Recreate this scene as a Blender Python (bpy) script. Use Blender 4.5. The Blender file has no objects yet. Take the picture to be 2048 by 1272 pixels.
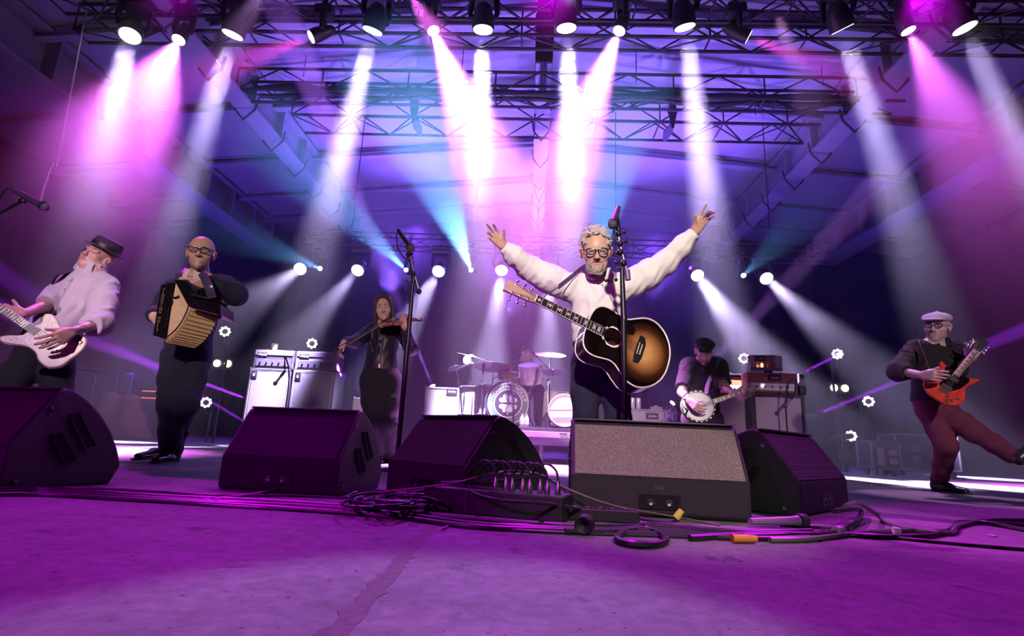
import bpy, bmesh, math, random
import numpy as np
from mathutils import Vector, Matrix, Quaternion
PI = math.pi
scene = bpy.context.scene
COL = scene.collection
# ------------------------------------------------------------------ camera
F_PX, PITCH, ROLL, CAM_H = 1070.0, math.atan(245/1070.0), math.radians(2.6), 0.27
c_f = Vector((0, math.cos(PITCH), math.sin(PITCH)))
c_u0 = Vector((0, -math.sin(PITCH), math.cos(PITCH)))
c_r0 = Vector((1, 0, 0))
c_r = c_r0*math.cos(ROLL) + c_u0*math.sin(ROLL)
c_u = c_u0*math.cos(ROLL) - c_r0*math.sin(ROLL)
CAM = Vector((0, 0, CAM_H))
cam_data = bpy.data.cameras.new('camera'); cam = bpy.data.objects.new('camera', cam_data); COL.objects.link(cam)
cam.matrix_world = Matrix(((c_r.x, c_u.x, -c_f.x, CAM.x), (c_r.y, c_u.y, -c_f.y, CAM.y), (c_r.z, c_u.z, -c_f.z, CAM.z), (0, 0, 0, 1)))
cam_data.sensor_width = 36; cam_data.lens = F_PX/2048*36; cam_data.clip_start = 0.02; cam_data.clip_end = 200
scene.camera = cam
def ray(px, py):
    return c_f + c_r*((px-1024)/F_PX) + c_u*((636-py)/F_PX)
def at(px, py, Y):            # the place at stage depth Y that a sight line meets
    d = ray(px, py); return CAM + d*(Y/d.y)
def onz(px, py, z):           # the place at height z
    d = ray(px, py); return CAM + d*((z-CAM.z)/d.z)
# ------------------------------------------------------------------ world, exposure
vs = scene.view_settings
vs.view_transform = 'Standard'; vs.look = 'None'; vs.gamma = 1; vs.exposure = 0.0; vs.use_curve_mapping = False
w = bpy.data.worlds.new('night'); scene.world = w; w.use_nodes = True
w.node_tree.nodes['Background'].inputs[0].default_value = (0.05, 0.01, 0.09, 1)
w.node_tree.nodes['Background'].inputs[1].default_value = 0.06
cy = scene.cycles
cy.max_bounces = 4; cy.diffuse_bounces = 1; cy.glossy_bounces = 2; cy.transmission_bounces = 4; cy.volume_bounces = 0; cy.transparent_max_bounces = 8
cy.caustics_reflective = False; cy.caustics_refractive = False; cy.sample_clamp_indirect = 4; cy.use_denoising = True
cy.volume_step_rate = 1.0
try: cy.use_light_tree = True
except Exception: pass
# ------------------------------------------------------------------ lights of the stage
WHITE = (0.66, 0.54, 1.0); PINK = (0.80, 0.10, 0.95); MAG = (0.55, 0.0, 0.75); BLUE = (0.14, 0.45, 1.0); VIO = (0.33, 0.05, 0.85); WARM = (1.0, 0.80, 0.62)
def spot(name, p, q, color, power, deg, blend=0.5, radius=0.05):
    d = bpy.data.lights.new(name, 'SPOT'); d.color = color; d.energy = power; d.spot_size = math.radians(deg); d.spot_blend = blend
    d.shadow_soft_size = radius
    o = bpy.data.objects.new(name, d); COL.objects.link(o); o.location = p
    o.rotation_euler = (Vector(q)-Vector(p)).to_track_quat('-Z', 'Y').to_euler()
    return o
TRUSS_Y, TRUSS_Z = 6.5, 5.9
YAW = math.radians(-2.5)
def at_row(px, py, Y0):       # meets the cross-stage plane Y = Y0 at x = 0, turned with the stage
    p = at(px, py, Y0)
    for _ in range(6): p = at(px, py, Y0 + math.tan(YAW)*p.x)
    return p
PINK2 = (0.80, 0.24, 0.95); MAG2 = (0.50, 0.015, 0.62)
# front truss lamps: pixel, aim pixel, aim depth, colour, watts, cone degrees, kind
FRONT = [
 (260, 72, 205, 300, 6.3, WHITE, 4500, 13, 'wash'), (357, 80, 225, 330, 6.0, (.78, .14, .88), 4600, 42, 'spot'),
 (465, 70, 330, 520, 7.4, WHITE, 9000, 12, 'wash'), (622, 74, 440, 140, 6.3, (0.9, 0.05, 0.6), 900, 24, 'spot'),
 (745, 62, 640, 480, 7.6, WHITE, 15000, 13, 'wash'), (867, 62, 958, 290, 6.35, PINK2, 11000, 28, 'spot'),
 (966, 60, 952, 480, 7.2, WHITE, 17000, 13, 'wash'), (1133, 57, 1150, 480, 7.2, WHITE, 17000, 13, 'wash'),
 (1238, 62, 1147, 290, 6.35, PINK2, 11000, 28, 'spot'), (1370, 55, 1425, 480, 7.4, WHITE, 15000, 13, 'wash'),
 (1497, 74, 1660, 140, 6.3, (0.9, 0.05, 0.6), 900, 24, 'spot'), (1685, 58, 1800, 420, 7.4, WHITE, 8000, 13, 'wash'),
 (1817, 62, 1930, 290, 6.2, (.78, .14, .88), 2300, 36, 'spot'), (1930, 57, 2010, 230, 6.3, WHITE, 4500, 12, 'wash')]
# rear truss lamps
REAR = [
 (600, 538, 480, 620, 8.5, WHITE, 900, 15, 'wash'), (715, 541, 560, 720, 8.5, WHITE, 1000, 15, 'wash'),
 (877, 543, 770, 730, 8.5, WHITE, 2000, 15, 'wash'), (1003, 541, 975, 760, 8.8, WHITE, 3200, 15, 'wash'), (1098, 546, 1092, 760, 8.8, WHITE, 2800, 14, 'wash'),
 (1395, 551, 1520, 720, 8.5, WHITE, 3000, 17, 'wash'), (1533, 557, 1690, 700, 8.5, WHITE, 1700, 15, 'wash'),
 (640, 537, 500, 480, 8, BLUE, 260, 12, 'spot'), (812, 540, 700, 430, 8, BLUE, 900, 12, 'spot'),
 (942, 540, 880, 380, 8, BLUE, 1700, 16, 'spot'), (1190, 560, 1215, 400, 8, BLUE, 900, 14, 'spot'), (1487, 551, 1540, 500, 8, BLUE, 150, 8, 'spot')]
REAR_Y = 11.0; REAR_Z = 4.30
# floor and side-ladder lamps: pixel, depth, aim pixel, aim depth, ...
LOW = [
 (865, 772, 8.6, 715, 400, 6.8, (0.45, 0.14, 1.0), 600, 5), (737, 800, 8.6, 380, 440, 6.3, (0.4, 0.02, 0.9), 300, 6),
 (500, 800, 9.0, 60, 640, 9.0, (0.4, 0.03, 0.9), 3000, 4.5), (500, 850, 9.5, 20, 560, 9.0, (0.35, 0.02, 0.9), 900, 5),
 (1345, 806, 8.6, 1560, 580, 7.0, (0.6, 0.2, 1.0), 300, 6),
 (1600, 748, 9.5, 1900, 600, 9.5, (0.35, 0.02, 0.9), 3000, 4.5), (1630, 830, 9.5, 1900, 720, 9.5, (0.35, 0.02, 0.9), 2500, 4),
 (1702, 872, 9.5, 2048, 825, 9.5, (0.35, 0.02, 0.9), 2500, 4)]
HAZE_D, K_FRONT, K_REAR, K_LOW = 0.035, 5.6, 19.0, 170.0
# haze
def haze(name, lo, hi, dens, color=(1, 1, 1)):
    bm = bmesh.new(); bmesh.ops.create_cube(bm, size=1)
    c = [(a+b)/2 for a, b in zip(lo, hi)]; s = [b-a for a, b in zip(lo, hi)]
    for v in bm.verts: v.co = Vector([c[i]+v.co[i]*s[i] for i in range(3)])
    me = bpy.data.meshes.new(name); bm.to_mesh(me); bm.free()
    o = bpy.data.objects.new(name, me); COL.objects.link(o); o['kind'] = 'stuff'
    m = bpy.data.materials.new(name); m.use_nodes = True; nt = m.node_tree; nt.nodes.clear()
    out = nt.nodes.new('ShaderNodeOutputMaterial'); v = nt.nodes.new('ShaderNodeVolumeScatter')
    v.inputs['Color'].default_value = (*color, 1); v.inputs['Density'].default_value = dens; v.inputs['Anisotropy'].default_value = 0.25
    N = nt.nodes; tc = N.new('ShaderNodeTexCoord'); sp = N.new('ShaderNodeSeparateXYZ'); nt.links.new(tc.outputs['Object'], sp.inputs[0]); mr = N.new('ShaderNodeMapRange'); mr.interpolation_type = 'SMOOTHSTEP'
    mr.inputs[1].default_value = 2.0; mr.inputs[2].default_value = 5.6; mr.inputs[3].default_value = dens*.13; mr.inputs[4].default_value = dens; nt.links.new(sp.outputs[2], mr.inputs[0])
    n = N.new('ShaderNodeTexNoise'); n.inputs['Scale'].default_value = .55; n.inputs['Detail'].default_value = 2.5; n.inputs['Distortion'].default_value = .6; nt.links.new(tc.outputs['Object'], n.inputs['Vector']); m2 = N.new('ShaderNodeMapRange'); m2.inputs[1].default_value = .34; m2.inputs[2].default_value = .66; m2.inputs[3].default_value = .45; m2.inputs[4].default_value = 1.6; nt.links.new(n.outputs[0], m2.inputs[0])
    mm = N.new('ShaderNodeMath'); mm.operation = 'MULTIPLY'; nt.links.new(mr.outputs[0], mm.inputs[0]); nt.links.new(m2.outputs[0], mm.inputs[1]); nt.links.new(mm.outputs[0], v.inputs['Density'])
    nt.links.new(v.outputs[0], out.inputs['Volume'])
    m.cycles.volume_sampling = 'MULTIPLE_IMPORTANCE'; m.cycles.homogeneous_volume = False
    me.materials.append(m); return o
HZ = haze('haze', (-13.2, 5.35, 0.02), (13.2, 16.9, 6.5), HAZE_D)
for (px, py, tx, ty, ty_, colr, pw, deg, kind) in FRONT:
    p = at_row(px, py, TRUSS_Y); q = at(tx, ty, ty_); d = (q-p).normalized()
    spot('beam', p+d*(.15 if kind == 'wash' else .06), q, colr, pw*K_FRONT, deg, 0.6 if kind == 'wash' else 0.9, 0.12 if kind == 'wash' else .05)
for (px, py, tx, ty, ty_, colr, pw, deg, kind) in REAR:
    p = at_row(px, py, REAR_Y); q = at(tx, ty, ty_); d = (q-p).normalized()
    spot('beam', p+d*(.12 if kind == 'wash' else .05), q, colr, pw*K_REAR, deg, 0.6, 0.09 if kind == 'wash' else .03)
for (px, py, Y, tx, ty, ty_, colr, pw, deg) in LOW:
    p = at(px, py, Y); p.z = max(p.z, .12); q = at(tx, ty, ty_); d = (q-p).normalized()
    spot('beam', p+d*.03, q, colr, pw*K_LOW, deg, 0.5, 0.02)
# magenta washes from the near truss onto the front of the stage
for x in (-4.6, .3, 5.2):
    spot('magenta_wash', (x, 6.0, 6.3), (x*.55, .65, 0), (.50, 0, .64), 2200, 40, .35, .10)
spot('lavender_patch', (.6, 6.1, 6.3), (-.12, .55, 0), (.62, .56, 1.0), 1900, 10, .5, .04)
# added violet-blue fill lights for the haze and the roof, no fixtures built
for x, y, c, pw in ((-3.2, 13.5, (.22, .10, 1), 1500), (3.6, 13.0, (.22, .10, 1), 1500), (0, 15.5, (.30, .14, 1), 1500), (-7.6, 11, (.14, .05, 1), 600), (7.9, 10.6, (.14, .05, 1), 450), (-2.6, 9.4, (.30, .20, 1), 900), (2.8, 9.4, (.30, .20, 1), 900)):
    spot('roof_fill', (x, y, 3.9 if y > 11 else .9), (x*.8, y-2.0 if y > 11 else y+1.5, 7.6), c, pw*1.3, 105, .9, .15)
for x, c, pw in ((-2.4, (.20, .04, 1), 800), (.4, (.20, .04, 1), 1100), (3.4, (.20, .04, 1), 700)):
    spot('haze_fill', (x, 12.2, 5.2), (x, 11, 0), c, pw, 140, 1, .15)
# front-of-house key lights on the musicians, plus added spots
def key(px, py, Y, colr, pw, deg, src=(1.5, -7.0, 4.6), blend=.5): spot('key', src, at(px, py, Y), colr, pw, deg, blend, .12)
key(1200, 575, 3.6, (1, .86, .76), 4300, 12.5, (-.6, -5.0, 4.4), .35)
key(1320, 880, 1.95, (1, .84, .76), 1500, 8.5, (1.4, -3.6, 5.4), .25)  # added spot that brightens the wide wedge monitor's face
key(1650, 930, 2.3, (.9, .95, .8), 260, 7, (-1.2, -3.0, 2.6), .4)  # added spot on the side of the rightmost wedge monitor
spot('magenta_front', (-4.2, -3.0, 2.6), (-1.2, 2.2, .2), (.5, 0, .62), 1000, 34, .6, .1)
key(390, 620, 4.0, (1, .80, .66), 1900, 11, (-1.5, -5, 3.7)); key(765, 690, 5.2, (1, .76, .72), 2000, 9, (-.8, -5, 3.7))
key(120, 610, 3.7, (.95, .66, 1), 1900, 11, (-1.5, -5, 3.7)); key(1870, 760, 4.4, (1, .72, .80), 2100, 11, (2.2, -5, 3.7)); key(1410, 770, 5.8, (1, .75, .80), 700, 8, (2.2, -5, 3.7))
key(1040, 750, 8.0, (1, .80, .85), 1300, 6.5, (-.2, -4.5, 5.6), .6)  # extra spot added to brighten the drummer
spot('rim', (-1.6, 6.3, 6.2), at(1190, 500, 3.6), (.95, .15, .95), 2600, 14, .5, .06); spot('rim', (3.5, 6.3, 6.2), at(1850, 780, 4.4), (.9, .4, .95), 1500, 14, .5, .06); spot('rim', (-3.6, 6.2, 6.2), at(150, 600, 3.7), (.75, .35, .95), 900, 14, .5, .06)
# ------------------------------------------------------------------ materials
MATS = {}
def mat(name, col, rough=0.6, metal=0.0, emit=0.0, var=0.0, vscale=20.0, bump=0.0, bscale=60.0, alpha=1.0, trans=0.0, attr=False, coat=0.0, stretch=None, sheen=0.0, spec=0.5):
    if name in MATS: return MATS[name]
    m = bpy.data.materials.new(name); m.use_nodes = True; nt = m.node_tree; N = nt.nodes; L = nt.links
    b = N['Principled BSDF']; b.inputs['Base Color'].default_value = (*col, 1)
    b.inputs['Roughness'].default_value = rough; b.inputs['Metallic'].default_value = metal
    b.inputs['Specular IOR Level'].default_value = spec
    if coat: b.inputs['Coat Weight'].default_value = coat; b.inputs['Coat Roughness'].default_value = 0.08
    if sheen: b.inputs['Sheen Weight'].default_value = sheen
    if emit:
        b.inputs['Emission Color'].default_value = (*col, 1); b.inputs['Emission Strength'].default_value = emit; m.cycles.emission_sampling = 'NONE'
    if alpha < 1: b.inputs['Alpha'].default_value = alpha
    if trans: b.inputs['Transmission Weight'].default_value = trans
    vec = None
    if var or bump:
        tc = N.new('ShaderNodeTexCoord'); mp = N.new('ShaderNodeMapping'); L.new(tc.outputs['Object'], mp.inputs[0]); vec = mp.outputs[0]
        if stretch: mp.inputs['Scale'].default_value = stretch
    src = None
    if attr:
        a = N.new('ShaderNodeAttribute'); a.attribute_name = 'Col'; src = a.outputs['Color']; L.new(src, b.inputs['Base Color'])
    if var:
        n = N.new('ShaderNodeTexNoise'); n.inputs['Scale'].default_value = vscale; n.inputs['Detail'].default_value = 5; L.new(vec, n.inputs['Vector'])
        r = N.new('ShaderNodeMapRange'); r.inputs[1].default_value = 0.3; r.inputs[2].default_value = 0.7; r.inputs[3].default_value = 1-var; r.inputs[4].default_value = 1+var*0.6
        L.new(n.outputs[0], r.inputs[0])
        mx = N.new('ShaderNodeVectorMath'); mx.operation = 'SCALE'
        if src is None: mx.inputs[0].default_value = col
        else: L.new(src, mx.inputs[0])
        L.new(r.outputs[0], mx.inputs['Scale']); L.new(mx.outputs[0], b.inputs['Base Color'])
    if bump:
        n = N.new('ShaderNodeTexNoise'); n.inputs['Scale'].default_value = bscale; n.inputs['Detail'].default_value = 4; L.new(vec, n.inputs['Vector'])
        bp = N.new('ShaderNodeBump'); bp.inputs['Strength'].default_value = bump; bp.inputs['Distance'].default_value = 0.01
        L.new(n.outputs[0], bp.inputs['Height']); L.new(bp.outputs[0], b.inputs['Normal'])
    MATS[name] = m; return m
def link(o, parent=None, local=False):
    COL.objects.link(o)
    if parent is not None:
        o.parent = parent
        if not local and parent.parent is None: o.matrix_parent_inverse = parent.matrix_basis.inverted()
    return o
def tag(o, label=None, cat=None, group=None, kind=None):
    if label: o['label'] = label
    if cat: o['category'] = cat
    if group: o['group'] = group
    if kind: o['kind'] = kind
    return o
def thing(name, label, cat, loc=(0, 0, 0), rot=(0, 0, 0), group=None):
    o = bpy.data.objects.new(name, None); COL.objects.link(o); o.location = loc; o.rotation_euler = rot; o.empty_display_size = 0.1
    return tag(o, label, cat, group)
def thingM(name, label, cat, M, group=None):
    o = thing(name, label, cat, group=group); o.matrix_basis = M; return o
def copy_tree(o, parent=None):
    c = o.copy(); COL.objects.link(c)
    if parent is not None: c.parent = parent
    for ch in list(o.children): copy_tree(ch, c)
    return c
def frame(o, x=None, y=None, z=None):
    """matrix with origin o; give two axes, the second is made square to the first"""
    if x is not None and z is not None:
        x = Vector(x).normalized(); z = Vector(z); z = (z - x*z.dot(x)).normalized(); y = z.cross(x)
    elif x is not None and y is not None:
        x = Vector(x).normalized(); y = Vector(y); y = (y - x*y.dot(x)).normalized(); z = x.cross(y)
    elif y is not None and z is not None:
        y = Vector(y).normalized(); z = Vector(z); z = (z - y*z.dot(y)).normalized(); x = y.cross(z)
    return Matrix(((x.x, y.x, z.x, o[0]), (x.y, y.y, z.y, o[1]), (x.z, y.z, z.z, o[2]), (0, 0, 0, 1)))
class MB:
    def __init__(s): s.v = []; s.f = []; s.m = []; s.mi = 0; s.T = None
    def add(s, vs, fs):
        n = len(s.v)
        s.v += [tuple(s.T @ Vector(p)) if s.T is not None else tuple(p) for p in vs]
        s.f += [tuple(i+n for i in f) for f in fs]; s.m += [s.mi]*len(fs); return s
    def box(s, c, d, M=None, taper=1.0):
        x, y, z = [k/2 for k in d]; vs = []
        for k in (-1, 1):
            t = taper if k > 0 else 1
            vs += [Vector((-x*t, -y*t, z*k)), Vector((x*t, -y*t, z*k)), Vector((x*t, y*t, z*k)), Vector((-x*t, y*t, z*k))]
        if M is not None: vs = [M.to_3x3() @ p for p in vs]
        vs = [p+Vector(c) for p in vs]
        return s.add(vs, [(3, 2, 1, 0), (4, 5, 6, 7), (0, 1, 5, 4), (1, 2, 6, 5), (2, 3, 7, 6), (3, 0, 4, 7)])
    def rbox(s, c, d, r, M=None, seg=3):   # box with rounded edges along its local z and small bevels
        x, y, z = [k/2 for k in d]; ring = []
        for (cx, cy_, a0) in ((x-r, y-r, 0), (-x+r, y-r, 90), (-x+r, -y+r, 180), (x-r, -y+r, 270)):
            for i in range(seg+1):
                a = math.radians(a0+90*i/seg); ring.append((cx+r*math.cos(a), cy_+r*math.sin(a)))
        b = min(r, z)*0.35; n = len(ring); vs = []; fs = []
        for zz, k in ((-z, 1-b/max(x, y)), (-z+b, 1), (z-b, 1), (z, 1-b/max(x, y))):
            vs += [Vector((px*k, py*k, zz)) for px, py in ring]
        for q in range(3):
            for i in range(n): fs.append((q*n+i, q*n+(i+1) % n, (q+1)*n+(i+1) % n, (q+1)*n+i))
        fs += [tuple(range(n-1, -1, -1)), tuple(range(3*n, 4*n))]
        if M is not None: vs = [M.to_3x3() @ p for p in vs]
        return s.add([p+Vector(c) for p in vs], fs)
    def tube(s, pts, r, n=8, flat=None, closed=False, up=None):
        pts = [Vector(p) for p in pts]; k = len(pts); rr = r if isinstance(r, (list, tuple)) else [r]*k
        vs = []; prev = None
        for i, p in enumerate(pts):
            a = pts[i-1] if (i > 0 or closed) else p; b = pts[(i+1) % k] if (i < k-1 or closed) else p
            t = (b-a); t = t.normalized() if t.length > 1e-9 else Vector((0, 0, 1))
            if prev is None:
                u = Vector(up) if up is not None else (Vector((0, 0, 1)) if abs(t.z) < 0.9 else Vector((1, 0, 0)))
            else: u = prev
            u = (u - t*u.dot(t)); u = u.normalized() if u.length > 1e-6 else t.orthogonal().normalized()
            w = t.cross(u); prev = u
            fl = 1 if flat is None else flat
            for j in range(n):
                an = 2*PI*j/n; vs.append(p + u*math.cos(an)*rr[i]*fl + w*math.sin(an)*rr[i])
        fs = []
        for i in range(k if closed else k-1):
            for j in range(n):
                a = i*n; b = ((i+1) % k)*n; fs.append((a+j, a+(j+1) % n, b+(j+1) % n, b+j))
        if not closed: fs += [tuple(range(n-1, -1, -1)), tuple(range((k-1)*n, k*n))]
        return s.add(vs, fs)
    def cyl(s, p, q, r, r2=None, n=12): return s.tube([p, q], [r, r if r2 is None else r2], n)
    def lathe(s, o, ax, prof, n=24, x=None):     # prof: (distance along ax, radius)
        o = Vector(o); ax = Vector(ax).normalized(); u = ax.orthogonal().normalized() if x is None else Vector(x); w = ax.cross(u); vs = []; fs = []
        for h, r in prof: vs += [o+ax*h+u*math.cos(2*PI*j/n)*r+w*math.sin(2*PI*j/n)*r for j in range(n)]
        for i in range(len(prof)-1):
            for j in range(n): fs.append((i*n+j, i*n+(j+1) % n, (i+1)*n+(j+1) % n, (i+1)*n+j))
        k = len(prof)
        if prof[0][1] > 1e-6: fs.append(tuple(range(n-1, -1, -1)))
        if prof[-1][1] > 1e-6: fs.append(tuple(range((k-1)*n, k*n)))
        return s.add(vs, fs)
    def prism(s, poly, M, d):        # polygon in M's xy plane, pushed d along z
        n = len(poly); vs = [M @ Vector((a, b, 0)) for a, b in poly] + [M @ Vector((a, b, d)) for a, b in poly]
        return s.add(vs, [tuple(range(n-1, -1, -1)), tuple(range(n, 2*n))] + [(i, (i+1) % n, n+(i+1) % n, n+i) for i in range(n)])
    def ell(s, c, r, M=None, nu=16, nv=10):
        c = Vector(c); vs = []; fs = []
        for i in range(nv+1):
            a = PI*i/nv-PI/2
            for j in range(nu):
                b = 2*PI*j/nu; p = Vector((r[0]*math.cos(a)*math.cos(b), r[1]*math.cos(a)*math.sin(b), r[2]*math.sin(a)))
                vs.append(c + (M.to_3x3() @ p if M is not None else p))
        for i in range(nv):
            for j in range(nu): fs.append((i*nu+j, i*nu+(j+1) % nu, (i+1)*nu+(j+1) % nu, (i+1)*nu+j))
        return s.add(vs, fs)
    def quad(s, a, b, c, d): return s.add([a, b, c, d], [(0, 1, 2, 3)])
    def build(s, name, mats, parent=None, smooth=False, bevel=0.0, local=False, label=None, kind=None):
        me = bpy.data.meshes.new(name); me.from_pydata(s.v, [], s.f)
        for m in (mats if isinstance(mats, (list, tuple)) else [mats]): me.materials.append(m)
        me.polygons.foreach_set('material_index', s.m)
        if smooth:
            me.polygons.foreach_set('use_smooth', [True]*len(s.f))
            me.set_sharp_from_angle(angle=math.radians(45))
        me.update(); o = bpy.data.objects.new(name, me); link(o, parent, local)
        if bevel:
            b = o.modifiers.new('bevel', 'BEVEL'); b.width = bevel; b.segments = 2; b.limit_method = 'ANGLE'; b.angle_limit = math.radians(40)
        return tag(o, label, None, None, kind)
def text(name, body, M, size, m, parent=None, local=False, shear=0.0, depth=0.001, align='CENTER', space=1.0, bold=0.0):
    c = bpy.data.curves.new(name, 'FONT'); c.body = body; c.size = size; c.shear = shear; c.extrude = depth; c.align_x = align; c.align_y = 'CENTER'; c.space_character = space; c.offset = bold
    tmp = bpy.data.objects.new(name, c); me = bpy.data.meshes.new_from_object(tmp); me.name = name; bpy.data.objects.remove(tmp); me.materials.clear(); me.materials.append(m)
    o = bpy.data.objects.new(name, me); link(o, parent, local); o.matrix_basis = M; o['kind'] = 'thing'; return o
def spline(pts, n=8):
    P = [Vector(p) for p in pts]; P = [P[0]*2-P[1]]+P+[P[-1]*2-P[-2]]; out = []
    for i in range(1, len(P)-2):
        for k in range(n):
            t = k/n; a, b, c, d = P[i-1], P[i], P[i+1], P[i+2]
            out.append(0.5*((2*b)+(c-a)*t+(2*a-5*b+4*c-d)*t*t+(3*b-a-3*c+d)*t**3))
    out.append(P[-2]); return out
# ------------------------------------------------------------------ smooth implicit bodies
class Sdf:
    def __init__(s): s.p = []; s.paint = []
    def cap(s, a, b, ra, rb=None, k=0.02, col=None, squash=None, sub=False):
        s.p.append(('c', np.array(a, float), np.array(b, float), ra, ra if rb is None else rb, k, col, squash, sub)); return s
    def ell(s, c, r, R=None, k=0.02, col=None, sub=False):
        s.p.append(('e', np.array(c, float), np.array(r, float), None if R is None else np.array(R.to_3x3()), 0, k, col, None, sub)); return s
    def cut(s, p, n, rad):           # slice off what lies beyond a plane, near p
        s.p.append(('x', np.array(p, float), np.array(Vector(n).normalized(), float), rad, 0, 0, None, None, False)); return s
    def dot(s, c, r, col, R=None, soft=0.3): s.paint.append((np.array(c, float), np.array(r, float), col, None if R is None else np.array(R.to_3x3()), soft)); return s
    @staticmethod
    def dist(q, P):
        t = q[0]
        if t == 'c':
            _, a, b, ra, rb, k, col, sq, sub = q; ab = b-a; L = ab@ab+1e-12; pa = P-a; h = np.clip((pa@ab)/L, 0, 1)
            d = pa-h[..., None]*ab
            if sq is not None:
                n = np.array(sq[0], float); n /= np.linalg.norm(n); d = d+n*((d@n)*(1/sq[1]-1))[..., None]
            ln = np.sqrt((d*d).sum(-1)); r = ra+(rb-ra)*h
            return (ln-r)*(1 if sq is None else min(1, sq[1]*1.15))
        if t == 'e':
            _, c, r, R, _a, k, col, _b, sub = q; d = P-c
            if R is not None: d = d@R
            k0 = np.sqrt(((d/r)**2).sum(-1)); k1 = np.sqrt(((d/(r*r))**2).sum(-1))+1e-9
            return k0*(k0-1)/k1
    def build(s, name, m, res=0.006, fine=(), parent=None, color=(0.5, 0.5, 0.5), wrinkle=0.0, wscale=30.0, label=None, smooth_it=0):
        lo = np.full(3, 1e9); hi = -lo; bb = []
        for q in s.p:
            if q[0] == 'c': mx = max(q[3], q[4]); a = np.minimum(q[1], q[2])-mx; b = np.maximum(q[1], q[2])+mx
            elif q[0] == 'e': mx = q[2].max() if q[3] is not None else q[2]; a = q[1]-mx; b = q[1]+mx
            else: a = q[1]-q[3]; b = q[1]+q[3]
            bb.append((a, b))
            if q[0] != 'x' and not q[8]: lo = np.minimum(lo, a); hi = np.maximum(hi, b)
        lo -= res*3; hi += res*3; ax = []
        for d in range(3):
            c = [lo[d]]
            while c[-1] < hi[d]:
                st = res
                for (fc, fr, fres) in fine:
                    if abs(c[-1]-fc[d]) < fr: st = min(st, fres)
                c.append(c[-1]+st)
            ax.append(np.array(c))
        V = np.full([len(a) for a in ax], 0.5, np.float32)
        for q, (a, b) in zip(s.p, bb):
            mar = q[5]+res*2.5 if q[0] != 'x' else 0
            sl = tuple(slice(max(0, np.searchsorted(ax[d], a[d]-mar)), np.searchsorted(ax[d], b[d]+mar)) for d in range(3))
            if any(z.start >= z.stop for z in sl): continue
            G = np.stack(np.meshgrid(*[ax[d][sl[d]] for d in range(3)], indexing='ij'), -1); cur = V[sl]
            if q[0] == 'x':
                dd = (G-q[1])@q[2]; inside = ((G-q[1])**2).sum(-1) < q[3]**2
                V[sl] = np.where(inside, np.maximum(cur, dd), cur); continue
            D = s.dist(q, G).astype(np.float32); k = q[5]
            if q[8]:
                h = np.maximum(k-np.abs(cur+D), 0)/k; V[sl] = np.maximum(cur, -D)+h*h*k*0.25
            else:
                h = np.maximum(k-np.abs(cur-D), 0)/k; V[sl] = np.minimum(cur, D)-h*h*k*0.25
        S = V < 0; nx, ny, nz = V.shape
        cnt = sum(S[i:nx-1+i, j:ny-1+j, l:nz-1+l].astype(np.int8) for i in (0, 1) for j in (0, 1) for l in (0, 1))
        act = (cnt > 0) & (cnt < 8); I, J, K = np.nonzero(act); idx = np.full(act.shape, -1, np.int64); idx[I, J, K] = np.arange(len(I))
        pos = np.zeros((len(I), 3)); n = np.zeros(len(I)); cn = [(i, j, l) for i in (0, 1) for j in (0, 1) for l in (0, 1)]
        for A in cn:
            for B in cn:
                if sum(B)-sum(A) != 1 or any(B[d] < A[d] for d in range(3)): continue
                va = V[I+A[0], J+A[1], K+A[2]]; vb = V[I+B[0], J+B[1], K+B[2]]; x = (va < 0) != (vb < 0)
                t = np.where(x, va/np.where(x, va-vb, 1), 0)
                for d, Q in enumerate((I, J, K)):
                    ca = ax[d][Q+A[d]]; cb = ax[d][Q+B[d]]; pos[:, d] += np.where(x, ca+(cb-ca)*t, 0)
                n += x
        pos /= n[:, None]; F = []
        for d in range(3):
            e1, e2 = [(1, 2), (2, 0), (0, 1)][d]
            A = [slice(None)]*3; B = [slice(None)]*3; A[d] = slice(0, -1); B[d] = slice(1, None)
            sa = S[tuple(A)]; sb = S[tuple(B)]; E = np.array(np.nonzero(sa != sb)).T
            E = E[(E[:, e1] > 0) & (E[:, e2] > 0) & (E[:, e1] < V.shape[e1]-1) & (E[:, e2] < V.shape[e2]-1)]
            def cell(o1, o2):
                q = E.copy(); q[:, e1] += o1; q[:, e2] += o2; return idx[q[:, 0], q[:, 1], q[:, 2]]
            Q = np.stack([cell(-1, -1), cell(0, -1), cell(0, 0), cell(-1, 0)], 1)
            fl = ~sa[E[:, 0], E[:, 1], E[:, 2]]; Q[fl] = Q[fl][:, ::-1]; F.append(Q)
        F = np.concatenate(F)
        for _ in range(1+smooth_it):     # light smoothing
            acc = np.zeros_like(pos); c = np.zeros(len(pos))
            for a, b in ((0, 1), (1, 2), (2, 3), (3, 0)):
                np.add.at(acc, F[:, a], pos[F[:, b]]); np.add.at(c, F[:, a], 1); np.add.at(acc, F[:, b], pos[F[:, a]]); np.add.at(c, F[:, b], 1)
            pos = pos*0.5+acc/np.maximum(c, 1)[:, None]*0.5
        if wrinkle:
            fn = np.cross(pos[F[:, 2]]-pos[F[:, 0]], pos[F[:, 3]]-pos[F[:, 1]]); vn = np.zeros_like(pos)
            for a in range(4): np.add.at(vn, F[:, a], fn)
            vn /= np.linalg.norm(vn, axis=1)[:, None]+1e-12
            x, y, z = (pos*wscale).T
            wv = np.sin(x*1.0+1.7*np.sin(z*0.6+y*0.3)+0.8*np.sin(y))+np.sin(z*0.9+x*0.5+1.3*np.sin(x*0.7+1.1))+0.6*np.sin(2.1*x-1.3*z+1.2*np.sin(y*1.3+z*0.4))
            wv = np.tanh(wv*0.9); pos = pos+vn*(wv*wrinkle)[:, None]
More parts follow.
